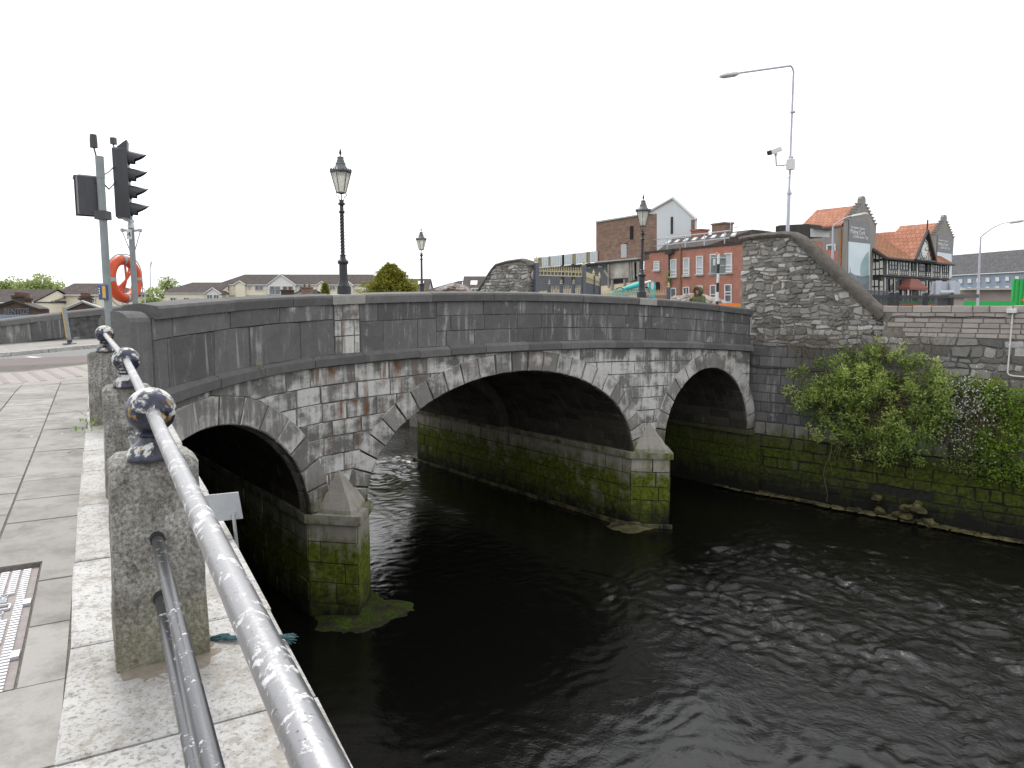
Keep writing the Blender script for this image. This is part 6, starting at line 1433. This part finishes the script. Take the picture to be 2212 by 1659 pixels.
# fences with faded gold finials
def fence(A, B, z0, z1, label, sp=.115, gold=.32, post=(0, 1), cat='fence', name='iron_fence', ph=.35, closed=False):
    A, B = Vector(A), Vector(B); A.z = B.z = 0; d = (B-A).normalized(); L = (B-A).length; t = thing(name, A+UPV*z0, label, cat); pr = Vector((-d.y, d.x, 0))
    zr0 = lambda k: z1; mb = MB(); n = int(L/sp)
    for k in range(n+1): q = A+d*(L*k/n); mb.tube([q+UPV*z0, q+UPV*(z1-.05)], .016, 4)
    mb.tube([A+UPV*(z0+.15), B+UPV*(z0+.15)], .025, 4)
    if closed: mb.box((A+B)/2+UPV*((z0+z1-gold)/2), (L, .02, z1-gold-z0), d, pr, UPV)
    mb.build('bars', M['bluegrey_iron'], t); mb = MB()
    for z, h in ((z1-gold, .05), (z1-.05, .05)): mb.box((A+B)/2+UPV*z, (L, .05, h), d, pr, UPV)
    for k in range(n+1):
        q = A+d*(L*k/n); mb.lathe(q+UPV*z1, [(.018,-.03),(.03,.03),(.012,.08),(.022,.12),(.004,.24)], 4)
        if k % 2 == 0: mb.box(q+UPV*(z1-gold*.5), (sp*.35, .03, gold*.8), d, pr, UPV)
    mb.build('gold_rail', M['gilt'], t)
    for f in post:
        q = A+d*L*f; mb = MB(); mb.box(q+UPV*(z0+z1+ph)/2, (.2, .2, z1+ph-z0), d, pr, UPV); po = mb.build('fence_post', M['bluegrey_iron'], t)
        mb = MB(); mb.lathe(q+UPV*(z1+ph), [(.1,0),(.07,.04),(.05,.1),(.08,.16),(.05,.22),(.01,.36)], 8); mb.build('finial', M['gilt'], po)
    return t
A, B = at(D9(200,600)[0], 600, 37.3), at(D9(1038,600)[0], 600, 39.0); fence(A, B, -1.2, zat(D9(0,572)[1], 37.3), 'tall iron gate with faded gold spikes right of the far rubble wall', gold=.27, cat='gate', name='iron_gate')
A, B = at(D9(1062,600)[0], 600, 39.2), at(D9(1318,600)[0], 600, 46.5); fence(A, B, -1.2, zat(D9(0,675)[1], 39.2), 'blue-grey boarded gate leaf with a gold top rail receding beside the tall iron gate', gold=.32, post=(.55, 1), cat='gate', name='iron_gate', closed=True, ph=.2)
A, B = at(D9(430,900)[0], 600, 52), at(D9(1010,900)[0], 600, 50); fence(A, B, -1.2, zat(D9(0,905)[1], 51), 'low gold-topped fence seen through the bars of the tall gate', gold=.16, post=(0,.38,.75))
A, B = at(D9(1325,960)[0], 600, 50), at(D7(1745,450)[0], 600, 47.5); fence(A, B, -1.2, zat(D7(0,455)[1], 49), 'low gold-topped fence in front of the turquoise excavator', gold=.14, post=(.62, 1))
# excavator
ex_ = thing('excavator', gz(at(D7(900,600)[0], 660, 53), -1.4), 'turquoise excavator with its folded boom lying behind the low fence', 'excavator')
def ep(x, y, Y=53): return at(*D7(x, y), Y)
def eprism(name, pts, dep, m, Y=53, parent=None): mb = MB(); mb.prism([ep(x, y, Y) for x, y in pts], (0, dep, 0)); return mb.build(name, m, parent or ex_)
bm_ = eprism('boom', ((290,440),(360,392),(560,372),(1010,342),(1240,380),(1240,470),(980,478),(870,495),(530,578),(330,640),(290,560)), .7, M['teal'])
eprism('dipper_arm', ((1225,320),(1262,165),(1290,140),(1330,148),(1398,190),(1415,320),(1392,430),(1405,760),(1240,760),(1268,430)), .6, M['teal'], 52.8)
mb = MB(); mb.tube([ep(545,372,52.7), ep(700,322,52.7), ep(930,258,52.7), ep(1020,232,52.7)], [.1,.15,.2,.2], 12); mb.build('hydraulic_cylinder', M['teal'], ex_, True)
mb = MB(); mb.tube([ep(1010,238,52.7), ep(1285,163,52.7)], .1, 10); mb.build('piston_rod', M['white'], ex_, True)
mb = MB()
for k in range(5): mb.tube([ep(395,375,52.6), ep(440+k*8,328,52.6), ep(520+k*6,322,52.6), ep(600,345,52.6)], .025, 5); mb.tube([ep(1140+k*14,330,52.5), ep(1165+k*10,302,52.5), ep(1215,330,52.5), ep(1228,420,52.5)], .035, 5)
mb.build('hose', M['black'], ex_)
text_mesh('lettering', 'KOBELCO', .48, ep(625,452,52.95), (1,.0,.06), (0,0,1), M['white'], ex_, .01)
mb = MB(); c0 = ep(1322,270,52.75); mb.prism([c0+Vector((.13*math.cos(a*.5236), 0, .3*math.sin(a*.5236))) for a in range(12)], (0,-.02,0)); mb.build('white_roundel', M['white'], ex_)
c0 = gz(ep(430,700,54.5), 0); mb = MB(); mb.box((c0.x, c0.y, -.55), (3.0, 2.4, .9)); mb.build('engine_body', M['teal'], ex_)
for s_ in (-1, 1): mb = MB(); mb.box((c0.x, c0.y+s_*1.0, -1.2), (3.6, .5, .7), bev=.2); mb.build('track', M['black'], ex_)
# rubble heap, hoarding
random.seed(51); mb = MB()
for k in range(520):
    x = random.uniform(575, 1730); hgt = 1.0-abs((x-1010)/620)**1.4; y = 1420-(235*max(.12, hgt))*random.random()**.55*random.uniform(.55,1); mb_c = rc(); rock(mb, at(*D5(x, y), 45+random.uniform(-1.5,1.5)), random.uniform(.1,.38)*(1.15 if random.random() < .12 else .75))
tag(mb.build('rubble_heap', M['rubblepile']), 'heap of broken masonry in front of the red brick building', 'rubble', None, 'stuff')
ho = thing('hoarding', at(D5(1600,0)[0], 660, 37), 'orange and green painted hoarding beside the striped crossing pole', 'hoarding')
A, B = at(D5(1150,0)[0], 660, 37.5), at(D5(2100,0)[0], 660, 36.5); d = B-A
for nm, y0, y1, m in (('orange_board', 1390, 1452, 'hoard_orange'), ('green_board', 1452, 1800, 'hoard_green')):
    z0, z1 = zat(D5(0, y1)[1], 37), zat(D5(0, y0)[1], 37); mb = MB(); mb.prism([Vector((A.x, A.y, z0)), Vector((B.x, B.y, z0)), Vector((B.x, B.y, z1)), Vector((A.x, A.y, z1))], (0,.06,0)); mb.build(nm, M[m], ho)
# ---------------- half-timbered brewery offices with two stepped towers ----------------
D8 = lambda x, y: ((3300+x/2.779)*.54, (750+y/2.779)*.54)
TO = Vector((.4705*70, 70, 0)); UV3 = Vector((U[0], U[1], 0)); NV3 = Vector((NN[0], NN[1], 0))
def qt(x, y, m=0): d_ = D8(x, y); return hitplane(d_[0], d_[1], (TO.x+NN[0]*m, TO.y+NN[1]*m), NN)
def qs(x, y, k=0): d_ = D8(x, y); q0 = TO+UV3*k; return hitplane(d_[0], d_[1], (q0.x, q0.y), U)
def kof(v): return (v-TO).dot(UV3)
def tslab(name, pts, m, dep, mat_, parent, label=None): mb = MB(); mb.prism([qt(x, y, m) for x, y in pts], NV3*dep); return tag(mb.build(name, mat_, parent), label)
br_ = thing('brewery_offices', TO+UPV*-1.3, 'half-timbered brewery office with a clock gable between two stepped-gable grey towers', 'building')
def tower(xl, xr, xa, ya, xs, ys, nst, side):
    kl, kr, ka = kof(qt(xl, 500)), kof(qt(xr, 500)), kof(qt(xa, 200)); ka = (kl+kr)/2; za, zs = qt(xa, ya).z, qt(xs, ys).z; w = kr-kl
    P = lambda k, z, m=0: TO+UV3*k+UPV*z+NV3*m
    gh = .35; mb = MB(); tw_ = w*.085; pts = [(kl-.12, -1.7), (kr+.12, -1.7), (kr+.12, zs)]
    for j in range(nst): kk = kr+.12-(w/2-tw_+.12)*(j+1)/nst; zz = zs+(za-.55-zs)*(j+1)/nst; pts += [(kk, pts[-1][1]), (kk, zz)]
    pts += [(ka+tw_, za-.3), (ka+tw_*.6, za-.05), (ka, za), (ka-tw_*.6, za-.05), (ka-tw_, za-.3)]
    for j in range(nst-1, -1, -1): kk = kl-.12+(w/2-tw_+.12)*(j+1)/nst; zz = zs+(za-.55-zs)*(j+1)/nst; zl = zs+(za-.55-zs)*j/nst if j else zs; pts += [(kk, zz), (kk, zl)]
    pts.append((kl-.12, zs)); mb.prism([P(k, z, .12) for k, z in pts], NV3*-gh); 
    for j in range(nst):
        for sg in (-1, 1):
            zz = zs+(za-.55-zs)*j/nst; k_ = ka+sg*(w/2+.12-(w/2-tw_+.12)*(j+.5)/nst); mb.box(P(k_, zz+.05, .12-gh/2), ((w/2-tw_+.12)/nst+.16, gh+.14, .14), UV3, NV3, UPV)
    gb = mb.build('stepped_gable', M['greyrender'], br_)
    ze = zs-.6
    mb = MB(); mb.hull8([P(k, -1.7, m) for k, m in ((kl,-.3),(kr,-.3),(kr,-side),(kl,-side))], [P(k, ze, m) for k, m in ((kl,-.3),(kr,-.3),(kr,-side),(kl,-side))]); wl = mb.build('tower_wall', M['greyrender'], br_)
    mb = MB(); zr_ = za-1.0; up = UPV*.15
    for k0, sgn in ((kl-.2, 1), (kr+.2, -1)): q = [P(k0, ze, -.4), P(ka, zr_, -.4), P(ka, zr_, -side+.2), P(k0, ze, -side)]; mb.hull8(q, [p+up for p in q])
    mb.poly([P(kl, ze, -side+.1), P(kr, ze, -side+.1), P(ka, zr_, -side+.3)]); mb.build('tower_roof', M['orangetile'], br_)
    return gb, wl, P, kl, kr
gb1, wl1, P, kl1, kr1 = tower(235, 548, 400, 92, 548, 408, 7, 4.8)
gb2, wl2, P, kl2, kr2 = tower(1205, 1422, 1325, 303, 1422, 556, 7, 5)
window(wl1, [qs(20,636,kl1-.03), qs(122,626,kl1-.03), qs(122,800,kl1-.03), qs(20,808,kl1-.03)], (-U[0], -U[1]), (('h',.25),), frame=.12, sill=False)
mb = MB(); mb.tube([qs(172,458,kl1-.1), qs(170,960,kl1-.1)], .09, 6); mb.build('rusty_downpipe', simple('rusty_iron', (.45,.2,.08), (.3,.13,.05), .8), wl1)
mgrey = simple('grey_banner_vinyl', (.17,.175,.19), (.15,.155,.17), .5, sc=1); mskyb = simple('pale_sky_print', (.55,.66,.74), (.66,.72,.76), .5, sc=.5); mtow = simple('teal_tower_print', (.26,.38,.4), (.33,.45,.47), .5, sc=1); mcity = simple('dark_city_print', (.2,.24,.25), (.1,.13,.14), .5, sc=2)
def banner(pg, pp_, label, parts, lines):
    t = thing('banner', qt(*pg[3], .2), label, 'banner'); tslab('grey_panel', pg, .14, .05, mgrey, t); tslab('picture_panel', pp_, .14, .05, mskyb, t)
    for nm, pts, m in parts: tslab(nm, pts, .19, .012, m, t)
    for txt, x, y, sz, x2 in lines: text_mesh('lettering', txt, sz, qt(x, y, .2), UV3, UPV, M['white'], t, .01, fit=kof(qt(x2, y, .2))-kof(qt(x, y, .2)))
banner(((262,362),(498,388),(496,622),(258,597)), ((258,600),(496,627),(494,1300),(254,1300)), 'large grey banner with white lettering over a sky picture on the first tower',
    (('printed_tower', ((486,706),(452,745),(415,810),(396,860),(390,920),(400,990),(484,985)), mtow), ('printed_city', ((254,960),(276,940),(280,880),(286,945),(330,972),(400,985),(494,975),(494,1300),(254,1300)), mcity)),
    (('The Brewery Quarter', 282, 450, .34, 446), ('Making Cork', 280, 508, .6, 444), ('a Destination City', 308, 556, .45, 482)))
banner(((1248,522),(1404,545),(1404,735),(1242,712)), ((1244,716),(1404,738),(1404,1000),(1242,1000)), 'smaller grey banner with white lettering on the farther tower', (), (('The Brewery Quarter', 1256, 592, .28, 1368), ('Making Cork', 1256, 640, .5, 1368), ('a Destination City', 1278, 678, .38, 1388)))
# central range
MF = 1.15; tb_ = M['timber']
mb = MB(); z0_, z1_ = -1.7, qt(700, 800, MF).z
kA, kB = kof(qt(655, 900, MF)), kof(qt(1392, 900, MF))
mb.hull8([TO+UV3*k+NV3*m+UPV*z0_ for k, m in ((kA,MF-.25),(kB,MF-.25),(kB,-3),(kA,-3))], [TO+UV3*k+NV3*m+UPV*z1_ for k, m in ((kA,MF-.25),(kB,MF-.25),(kB,-3),(kA,-3))]); core = mb.build('timber_front', M['timber'], br_)
mb = MB(); zj = qt(700, 985, MF).z; mb.hull8([TO+UV3*k+NV3*m+UPV*zj for k, m in ((kA-.05,MF),(kB+.05,MF),(kB+.05,MF-.6),(kA-.05,MF-.6))], [TO+UV3*k+NV3*m+UPV*z1_ for k, m in ((kA-.05,MF),(kB+.05,MF),(kB+.05,MF-.6),(kA-.05,MF-.6))]); jet = mb.build('jettied_storey', M['timber'], br_)
ye = lambda x: 985+(x-655)*.068; yt_ = lambda x: 806+(x-655)*.062
for x0, x1 in ((706,806),(828,928),(955,1008),(1040,1112),(1126,1172),(1192,1276),(1300,1372)):
    window(jet, [qt(x0, yt_(x0)+3, MF), qt(x1, yt_(x1)+3, MF), qt(x1, yt_(x1)+102, MF), qt(x0, yt_(x0)+102, MF)], NN, (('v',.33),('v',.66),('h',.5)), m=tb_, frame=.07, sill=False)
    pn = tslab('carved_panel', ((x0,ye(x0)-72),(x1,ye(x1)-72),(x1,ye(x1)-24),(x0,ye(x0)-24)), MF, .05, M['darkplaster'], jet); mb = MB(); n = max(2, int((x1-x0)/22))
    for k in range(n):
        x = x0+(x1-x0)*(k+.5)/n; y = ye(x)-50; mb.prism([qt(x+dx, y+dy, MF+.05) for dx, dy in ((0,-13),(6,0),(0,13),(-6,0))], NV3*.03)
        for dy in (-21, 21): mb.prism([qt(x+dx, y+dy+e, MF+.05) for dx, e in ((-8,-2),(8,-2),(8,2),(-8,2))], NV3*.03)
    mb.build('white_ornament', M['infill'], pn)
for x in (690, 817, 940, 1022, 1184, 1287, 1380): tslab('white_strip', ((x-5,yt_(x)+5),(x+5,yt_(x)+5),(x+5,ye(x)-20),(x-5,ye(x)-20)), MF, .06, M['infill'], jet)
for x0, x1 in ((672,700),(712,760),(776,830),(842,890),(905,945),(1050,1120),(1150,1190)): window(core, [qt(x0, ye(x0)+22, MF-.25), qt(x1, ye(x1)+22, MF-.25), qt(x1, 1290, MF-.25), qt(x0, 1290, MF-.25)], NN, (('h',.55),), m=tb_, frame=.08, sill=False)
for x in (662, 768, 888, 952, 1040, 1128): tslab('white_strip', ((x-3,ye(x)+16),(x+4,ye(x)+16),(x+4,1300),(x-3,1300)), MF-.24, .08, M['infill'], core)
# side return with white panels
mb = MB(); sk = kA-.06
def qr(x, y): d_ = D8(x, y); q0 = TO+UV3*sk; return hitplane(d_[0], d_[1], (q0.x, q0.y), U)
for x0, x1, yy in ((526,556,(700,790)),(570,600,(735,795)),(612,645,(765,790)),(526,556,(835,905)),(570,600,(830,900)),(612,645,(815,895)),(526,556,(918,972)),(570,600,(915,970)),(612,645,(910,970)),(520,545,(1030,1095)),(560,590,(1030,1095)),(612,645,(1040,1100)),(520,545,(1110,1215)),(560,590,(1110,1215)),(612,645,(1110,1290))):
    mb.prism([qr(x0,yy[0]-(0 if yy[0] > 760 else 0)), qr(x1,yy[0]+(25 if yy[0] < 760 else 0)), qr(x1,yy[1]), qr(x0,yy[1])], UV3*-.05)
mb.build('white_infill_panels', M['infill'], core)
# roofs
def rp(x, y, m): return qt(x, y, m)
mb = MB(); up = UPV*.15; E0, E1 = rp(672,785,MF+.5), rp(1436,862,MF+.5); E1.z = E0.z = (E0.z+E1.z)/2
kk0, kk1 = kr1+.05, kof(E1); H_ = qt(560, 522, -3.4).z; S0_ = TO+UV3*kk0+NV3*-3.4+UPV*H_; S1_ = TO+UV3*kk1+NV3*-3.4+UPV*H_; E0 = TO+UV3*(kA-.5)+NV3*(MF+.5)+UPV*E0.z; B0 = TO+UV3*kk0+NV3*-.2+UPV*(E0.z+(H_-E0.z)*.63)
q = [E0, E1, S1_, S0_]; mb.hull8(q, [p+up for p in q]); q = [S0_, S1_, S1_+NV3*-5-UPV*3, S0_+NV3*-5-UPV*3]; mb.hull8(q, [p+up for p in q]); mb.build('main_roof', M['browntile'], br_)
mb = MB(); mb.tube([E0+UPV*-.1+NV3*.05, S0_+UPV*-.1+UV3*-.3], .16, 6); mb.tube([E0, E1], .12, 6); mb.build('dark_bargeboard', tb_, br_)
GA, GL, GR = qt(1142,478,MF+.55), qt(998,800,MF+.55), qt(1226,836,MF+.55); GL.z = GR.z = (GL.z+GR.z)/2; kc = (kof(GL)+kof(GR))/2; GA = TO+UV3*kc+NV3*(MF+.55)+UPV*GA.z
mb = MB(); bkv = NV3*-6.5
for S in (GL, GR): S2 = S+(S-GA)*.04; q = [S2, GA, GA+bkv, S2+bkv]; mb.hull8([p-UPV*.0 for p in q], [p+up for p in q])
mb.build('clock_gable_roof', M['orangetile'], br_)
mb = MB(); mb.prism([GL-NV3*.3, GR-NV3*.3, GA-NV3*.3], NV3*-.3); cgb = mb.build('clock_gable', M['timber'], br_)
mb = MB()
for f in (-.78,-.62,-.46,-.3,.3,.46,.62,.78):
    hw = (kof(GR)-kof(GL))/2; k = kc+f*hw; h = (GA.z-GL.z)*(1-abs(f))*.92; mb.prism([TO+UV3*(k+e)+NV3*(MF+.25)+UPV*z for e, z in ((-.12,GL.z+.15),(.12,GL.z+.15),(.12,GL.z+max(.3,h-.12)),(-.12,GL.z+max(.3,h)))], NV3*.05)
mb.build('white_infill', M['infill'], cgb); mb = MB()
for S in (GL, GR): mb.tube([S+NV3*.05, GA+NV3*.05], .16, 5)
mb.tube([GL+NV3*.1, GR+NV3*.1], .15, 5); mb.tube([GA, GA+UPV*1.1], .08, 5); mb.build('bargeboard', tb_, cgb)
cz = qt(1103, 690, MF+.5); cz = TO+UV3*kc+NV3*(MF+.3)+UPV*cz.z
def disc(mb, r, o, d): mb.prism([cz+UV3*r*math.cos(2*math.pi*k/28)+UPV*r*math.sin(2*math.pi*k/28)+NV3*o for k in range(28)], NV3*d)
mb = MB(); disc(mb, 1.12, 0, .1); ck = mb.build('clock', M['infill'], cgb); mb = MB(); disc(mb, 1.0, .1, .02); mb.build('clock_rim', M['timber'], ck); mb = MB(); disc(mb, .86, .12, .02); mb.build('clock_face', M['white'], ck)
mb = MB()
for k in range(12): a = k*math.pi/6; dv = UV3*math.cos(a)+UPV*math.sin(a); mb.box(cz+dv*.72+NV3*.145, (.2, .06, .01), dv, NV3.cross(dv), NV3)
for a, L in ((R(-5), .62), (R(40), .45)): dv = UV3*math.cos(a)+UPV*math.sin(a); mb.box(cz+dv*L*.45+NV3*.155, (L, .07, .01), dv, NV3.cross(dv), NV3)
mb.build('clock_hands', M['black'], ck)
ca_ = [qt(945,1108,MF+.9), qt(1148,1112,MF+.9), qt(1096,1028,MF-.1), qt(990,1022,MF-.1)]; zc_ = ca_[0].z; ca_[1].z = zc_; w0 = [ca_[0], ca_[1], ca_[1]-NV3*1.2, ca_[0]-NV3*1.2]; hgt_ = ca_[2].z-zc_; cx0 = (ca_[0]+ca_[1])/2-NV3*.8
mb = MB(); mb.hull8(w0, [cx0+UV3*a*.9+NV3*b+UPV*hgt_ for a, b in ((-1,.3),(1,.3),(1,-.4),(-1,-.4))]); mb.hull8([p-UPV*.25 for p in w0], w0); mb.build('red_canopy', M['redmetal'], br_)
mb = MB()
for p in (ca_[0], ca_[1]): mb.tube([p-NV3*.2+UV3*(.15 if p is ca_[0] else -.15)+UPV*-.2, Vector((p.x, p.y, -1.6))-NV3*.2], .1, 6)
mb.build('canopy_post', M['infill'], br_)
mb = MB(); q0 = TO+UV3*kr1+NV3*-5.5; mb.hull8([q0+UPV*-1.6, q0+UV3*(kl2-kr1)+UPV*-1.6, q0+UV3*(kl2-kr1)+NV3*-3+UPV*-1.6, q0+NV3*-3+UPV*-1.6], [q0+UPV*(H_+.45), q0+UV3*(kl2-kr1)+UPV*(H_+.45), q0+UV3*(kl2-kr1)+NV3*-3+UPV*(H_+.9), q0+NV3*-3+UPV*(H_+.9)]); mb.build('rear_roof', M['slate'], br_)
# ---------------- far right ----------------
gbld = thing('terrace_building', at(2140, 640, 135), 'long blue-grey building with white windows and a brown-grey roof at the far right', 'building')
A, B = at(D8(1120,0)[0], 640, 144), at(D8(2600,0)[0], 640, 118); dX = (B-A).normalized(); dX.z = 0; ztop = zat(D8(0,972)[1], 140)
w_, r_, Pg = gable_house(gbld, A, dX, (B-A).length, 11, -1.8, ztop, ztop+4.0, M['bluerender'], M['slate'], (0, 0))
gn = Vector((dX.y, -dX.x, 0))
for x in (1510,1610,1710,1812,1920,2030,2140):
    for y0, y1 in ((1020-(x-1510)*.055,1062-(x-1510)*.055),(1112-(x-1510)*.03,1140-(x-1510)*.03)):
        d_ = D8(x-20, y0), D8(x+20, y0), D8(x+20, y1), D8(x-20, y1); window(gbld, [hitplane(e[0], e[1], (A.x+gn.x*.05, A.y+gn.y*.05), gn) for e in d_], gn, (('h',.5),), frame=.22, sill=True)
lb_ = thing('low_building', at(2110, 650, 100), 'low pinkish building with dark window bands in front of the blue-grey one', 'building')
A, B = at(D8(1480,0)[0], 650, 100), at(D8(2130,0)[0], 650, 96); zt2 = zat(D8(0,1140)[1], 100); mb = MB(); mb.hull8([Vector((p.x, p.y+dy, -1.8)) for p, dy in ((A,0),(B,0),(B,8),(A,8))], [Vector((p.x, p.y+dy, zt2)) for p, dy in ((A,0),(B,0),(B,8),(A,8))]); mb.build('wall', simple('pinkish_render', (.38,.32,.3), (.32,.27,.25), .9, sc=1), lb_)
mb = MB(); mb.box(((A.x+B.x)/2, (A.y+B.y)/2+3.5, zt2+.1), (B.x-A.x+1, 9.5, .3), (B-A).normalized(), Vector((0,1,0))); mb.build('roof', M['palegrey'], lb_)
for x0, x1 in ((1585,1690),(1825,1915)): mb = MB(); p, q = at(*D8(x0,1195), 99.3), at(*D8(x1,1225), 97.8); mb.box(((p.x+q.x)/2, (p.y+q.y)/2-.2, (p.z+q.z)/2), (q.x-p.x, .3, p.z-q.z)); mb.build('window', M['glass'], lb_)
hl = MB(); hl.grid(30, 2, lambda a, b: at(2030+260*a, 559.5+2.5*math.sin(a*9)+(10 if b == 0 else 0)-(0), 420+40*b) if b < .75 else at(2030+260*a, 566, 560)); tag(hl.build('hills', simple('far_hillside', (.14,.13,.11), (.3,.27,.25), .95, sc=.06)), 'far built-up hillside on the skyline at right', 'hill', None, 'structure')
def fbox(name, label, cat, D, x0, x1, y0, y1, Y, m, dep=.1, z0=None, parent=None):
    a, b = at(*D(x0, y0), Y), at(*D(x1, y1), Y); zz = b.z if z0 is None else z0; mb = MB(); mb.box(((a.x+b.x)/2, Y+dep/2, (a.z+zz)/2), (b.x-a.x, dep, a.z-zz)); o = mb.build(name, m, parent); return tag(o, label, cat) if not parent else o
gc = thing('green_hoarding', gz(at(D8(2240,0)[0], 660, 56), -1.3), 'tall bright green hoarding panel with an orange triangle at the right edge', 'hoarding')
fbox('body', None, None, D8, 2102, 2420, 1016, 1300, 56, M['hoard_green'], .2, -1.3, gc)
mb = MB(); mb.prism([at(*D8(x, y), 55.95) for x, y in ((2172,1262),(2230,1205),(2300,1262))], (0,-.05,0)); mb.build('orange_triangle', M['hoard_orange'], gc)
mb = MB(); a = at(*D8(2102,1016), 56)
for k in range(20): mb.box((a.x+.2+.33*k, 55.97, a.z*.5-.6), (.16, .06, a.z+1.2))
mb.build('corrugation_ribs', M['hoard_green'], gc)
fbox('hoarding', 'long low green hoarding behind the thin lamp at the far right', 'hoarding', D8, 1530, 2110, 1262, 1310, 50, M['hoard_green'], .1, -1.3)
hg = thing('hoarding', gz(at(D8(900,0)[0], 660, 50), -1.3), 'green and orange hoarding behind the black railings of the brewery offices', 'hoarding'); fbox('green_board', None, None, D8, 610, 1420, 1262, 1292, 50, M['hoard_green'], .1, None, hg); fbox('orange_board', None, None, D8, 610, 1420, 1292, 1340, 50, M['hoard_orange'], .1, -1.3, hg)
pr = thing('stone_pier', gz(at(D8(1480,0)[0], 660, 33), -1.3), 'square stone gate pier with a flat cap right of the black railings', 'gate pier'); fbox('shaft', None, None, D8, 1420, 1540, 1215, 1310, 33, M['cblock'], 1.2, -1.3, pr); mb = MB(); c0 = at(*D8(1480,1207), 33); mb.box((c0.x, 33.6, c0.z), (1.75, 1.5, .16)); mb.build('cap', M['coping'], pr)
fn = thing('black_railings', gz(at(D8(1000,0)[0], 660, 32), -1.3), 'black metal railings with thick top rail in front of the brewery offices', 'railing')
A, B = at(D8(500,1238)[0], 650, 31), at(D8(1412,1238)[0], 650, 33); zt3 = zat(D8(0,1215)[1], 32); mb = MB(); dd = B-A; dd.z = 0; n = 95
for k in range(n+1): q = A+dd*k/n; mb.tube([Vector((q.x, q.y, -1.3)), Vector((q.x, q.y, zt3+.0))], .014, 4)
mb.build('bars', M['iron'], fn); mb = MB(); mb.box(((A.x+B.x)/2, (A.y+B.y)/2, zt3), (dd.length, .1, .13), dd.normalized(), Vector((-dd.y, dd.x, 0)).normalized()); mb.build('top_rail', M['iron'], fn)
for f in (.235, .31, .655, .985): q = A+dd*f; mb = MB(); mb.box((q.x, q.y, (zt3+.2-1.3)/2), (.17, .17, zt3+.2+1.3), bev=.03); mb.build('railing_post', M['iron'], fn)
s2_ = thing('spiked_fence', gz(at(D8(600,0)[0], 660, 38), -1.3), 'dark cranked spike fence below the first brewery tower', 'fence'); A, B = at(D8(490,0)[0], 660, 38), at(D8(735,0)[0], 660, 40); mb = MB(); zt4 = zat(D8(0,1195)[1], 38); n = 16
for k in range(n+1): q = A.lerp(B, k/n); mb.tube([Vector((q.x, q.y, -1.3)), Vector((q.x, q.y, zt4-.1)), Vector((q.x-.28, q.y-.1, zt4+.28))], .025, 4)
mb.build('pales', M['bluegrey_iron'], s2_); mb = MB(); mb.box(((A.x+B.x)/2, (A.y+B.y)/2, zt4-.2), ((B-A).length, .05, .08), (B-A).normalized(), Vector((0,1,0))); mb.build('rail', M['bluegrey_iron'], s2_)
sg2 = thing('road_sign', gz(at(D8(1350,0)[0], 660, 44), -1.3), 'large grey road sign seen from behind on two posts right of the red canopy', 'sign')
fbox('sign_board', None, None, D8, 1197, 1500, 1045, 1185, 44, M['lamppole'], .06, None, sg2)
for x in (1272, 1426): q = at(*D8(x, 1035), 43.8); mb = MB(); mb.tube([Vector((q.x, 43.85, -1.3)), Vector((q.x, 43.85, q.z))], .17, 10); mb.build('sign_post', M['lamppole'], sg2, True)
mb = MB(); a, b = at(*D8(1272,1165), 43.7), at(*D8(1426,1165), 43.7); mb.tube([a, b], .13, 8); mb.build('cross_bar', M['lamppole'], sg2, True)
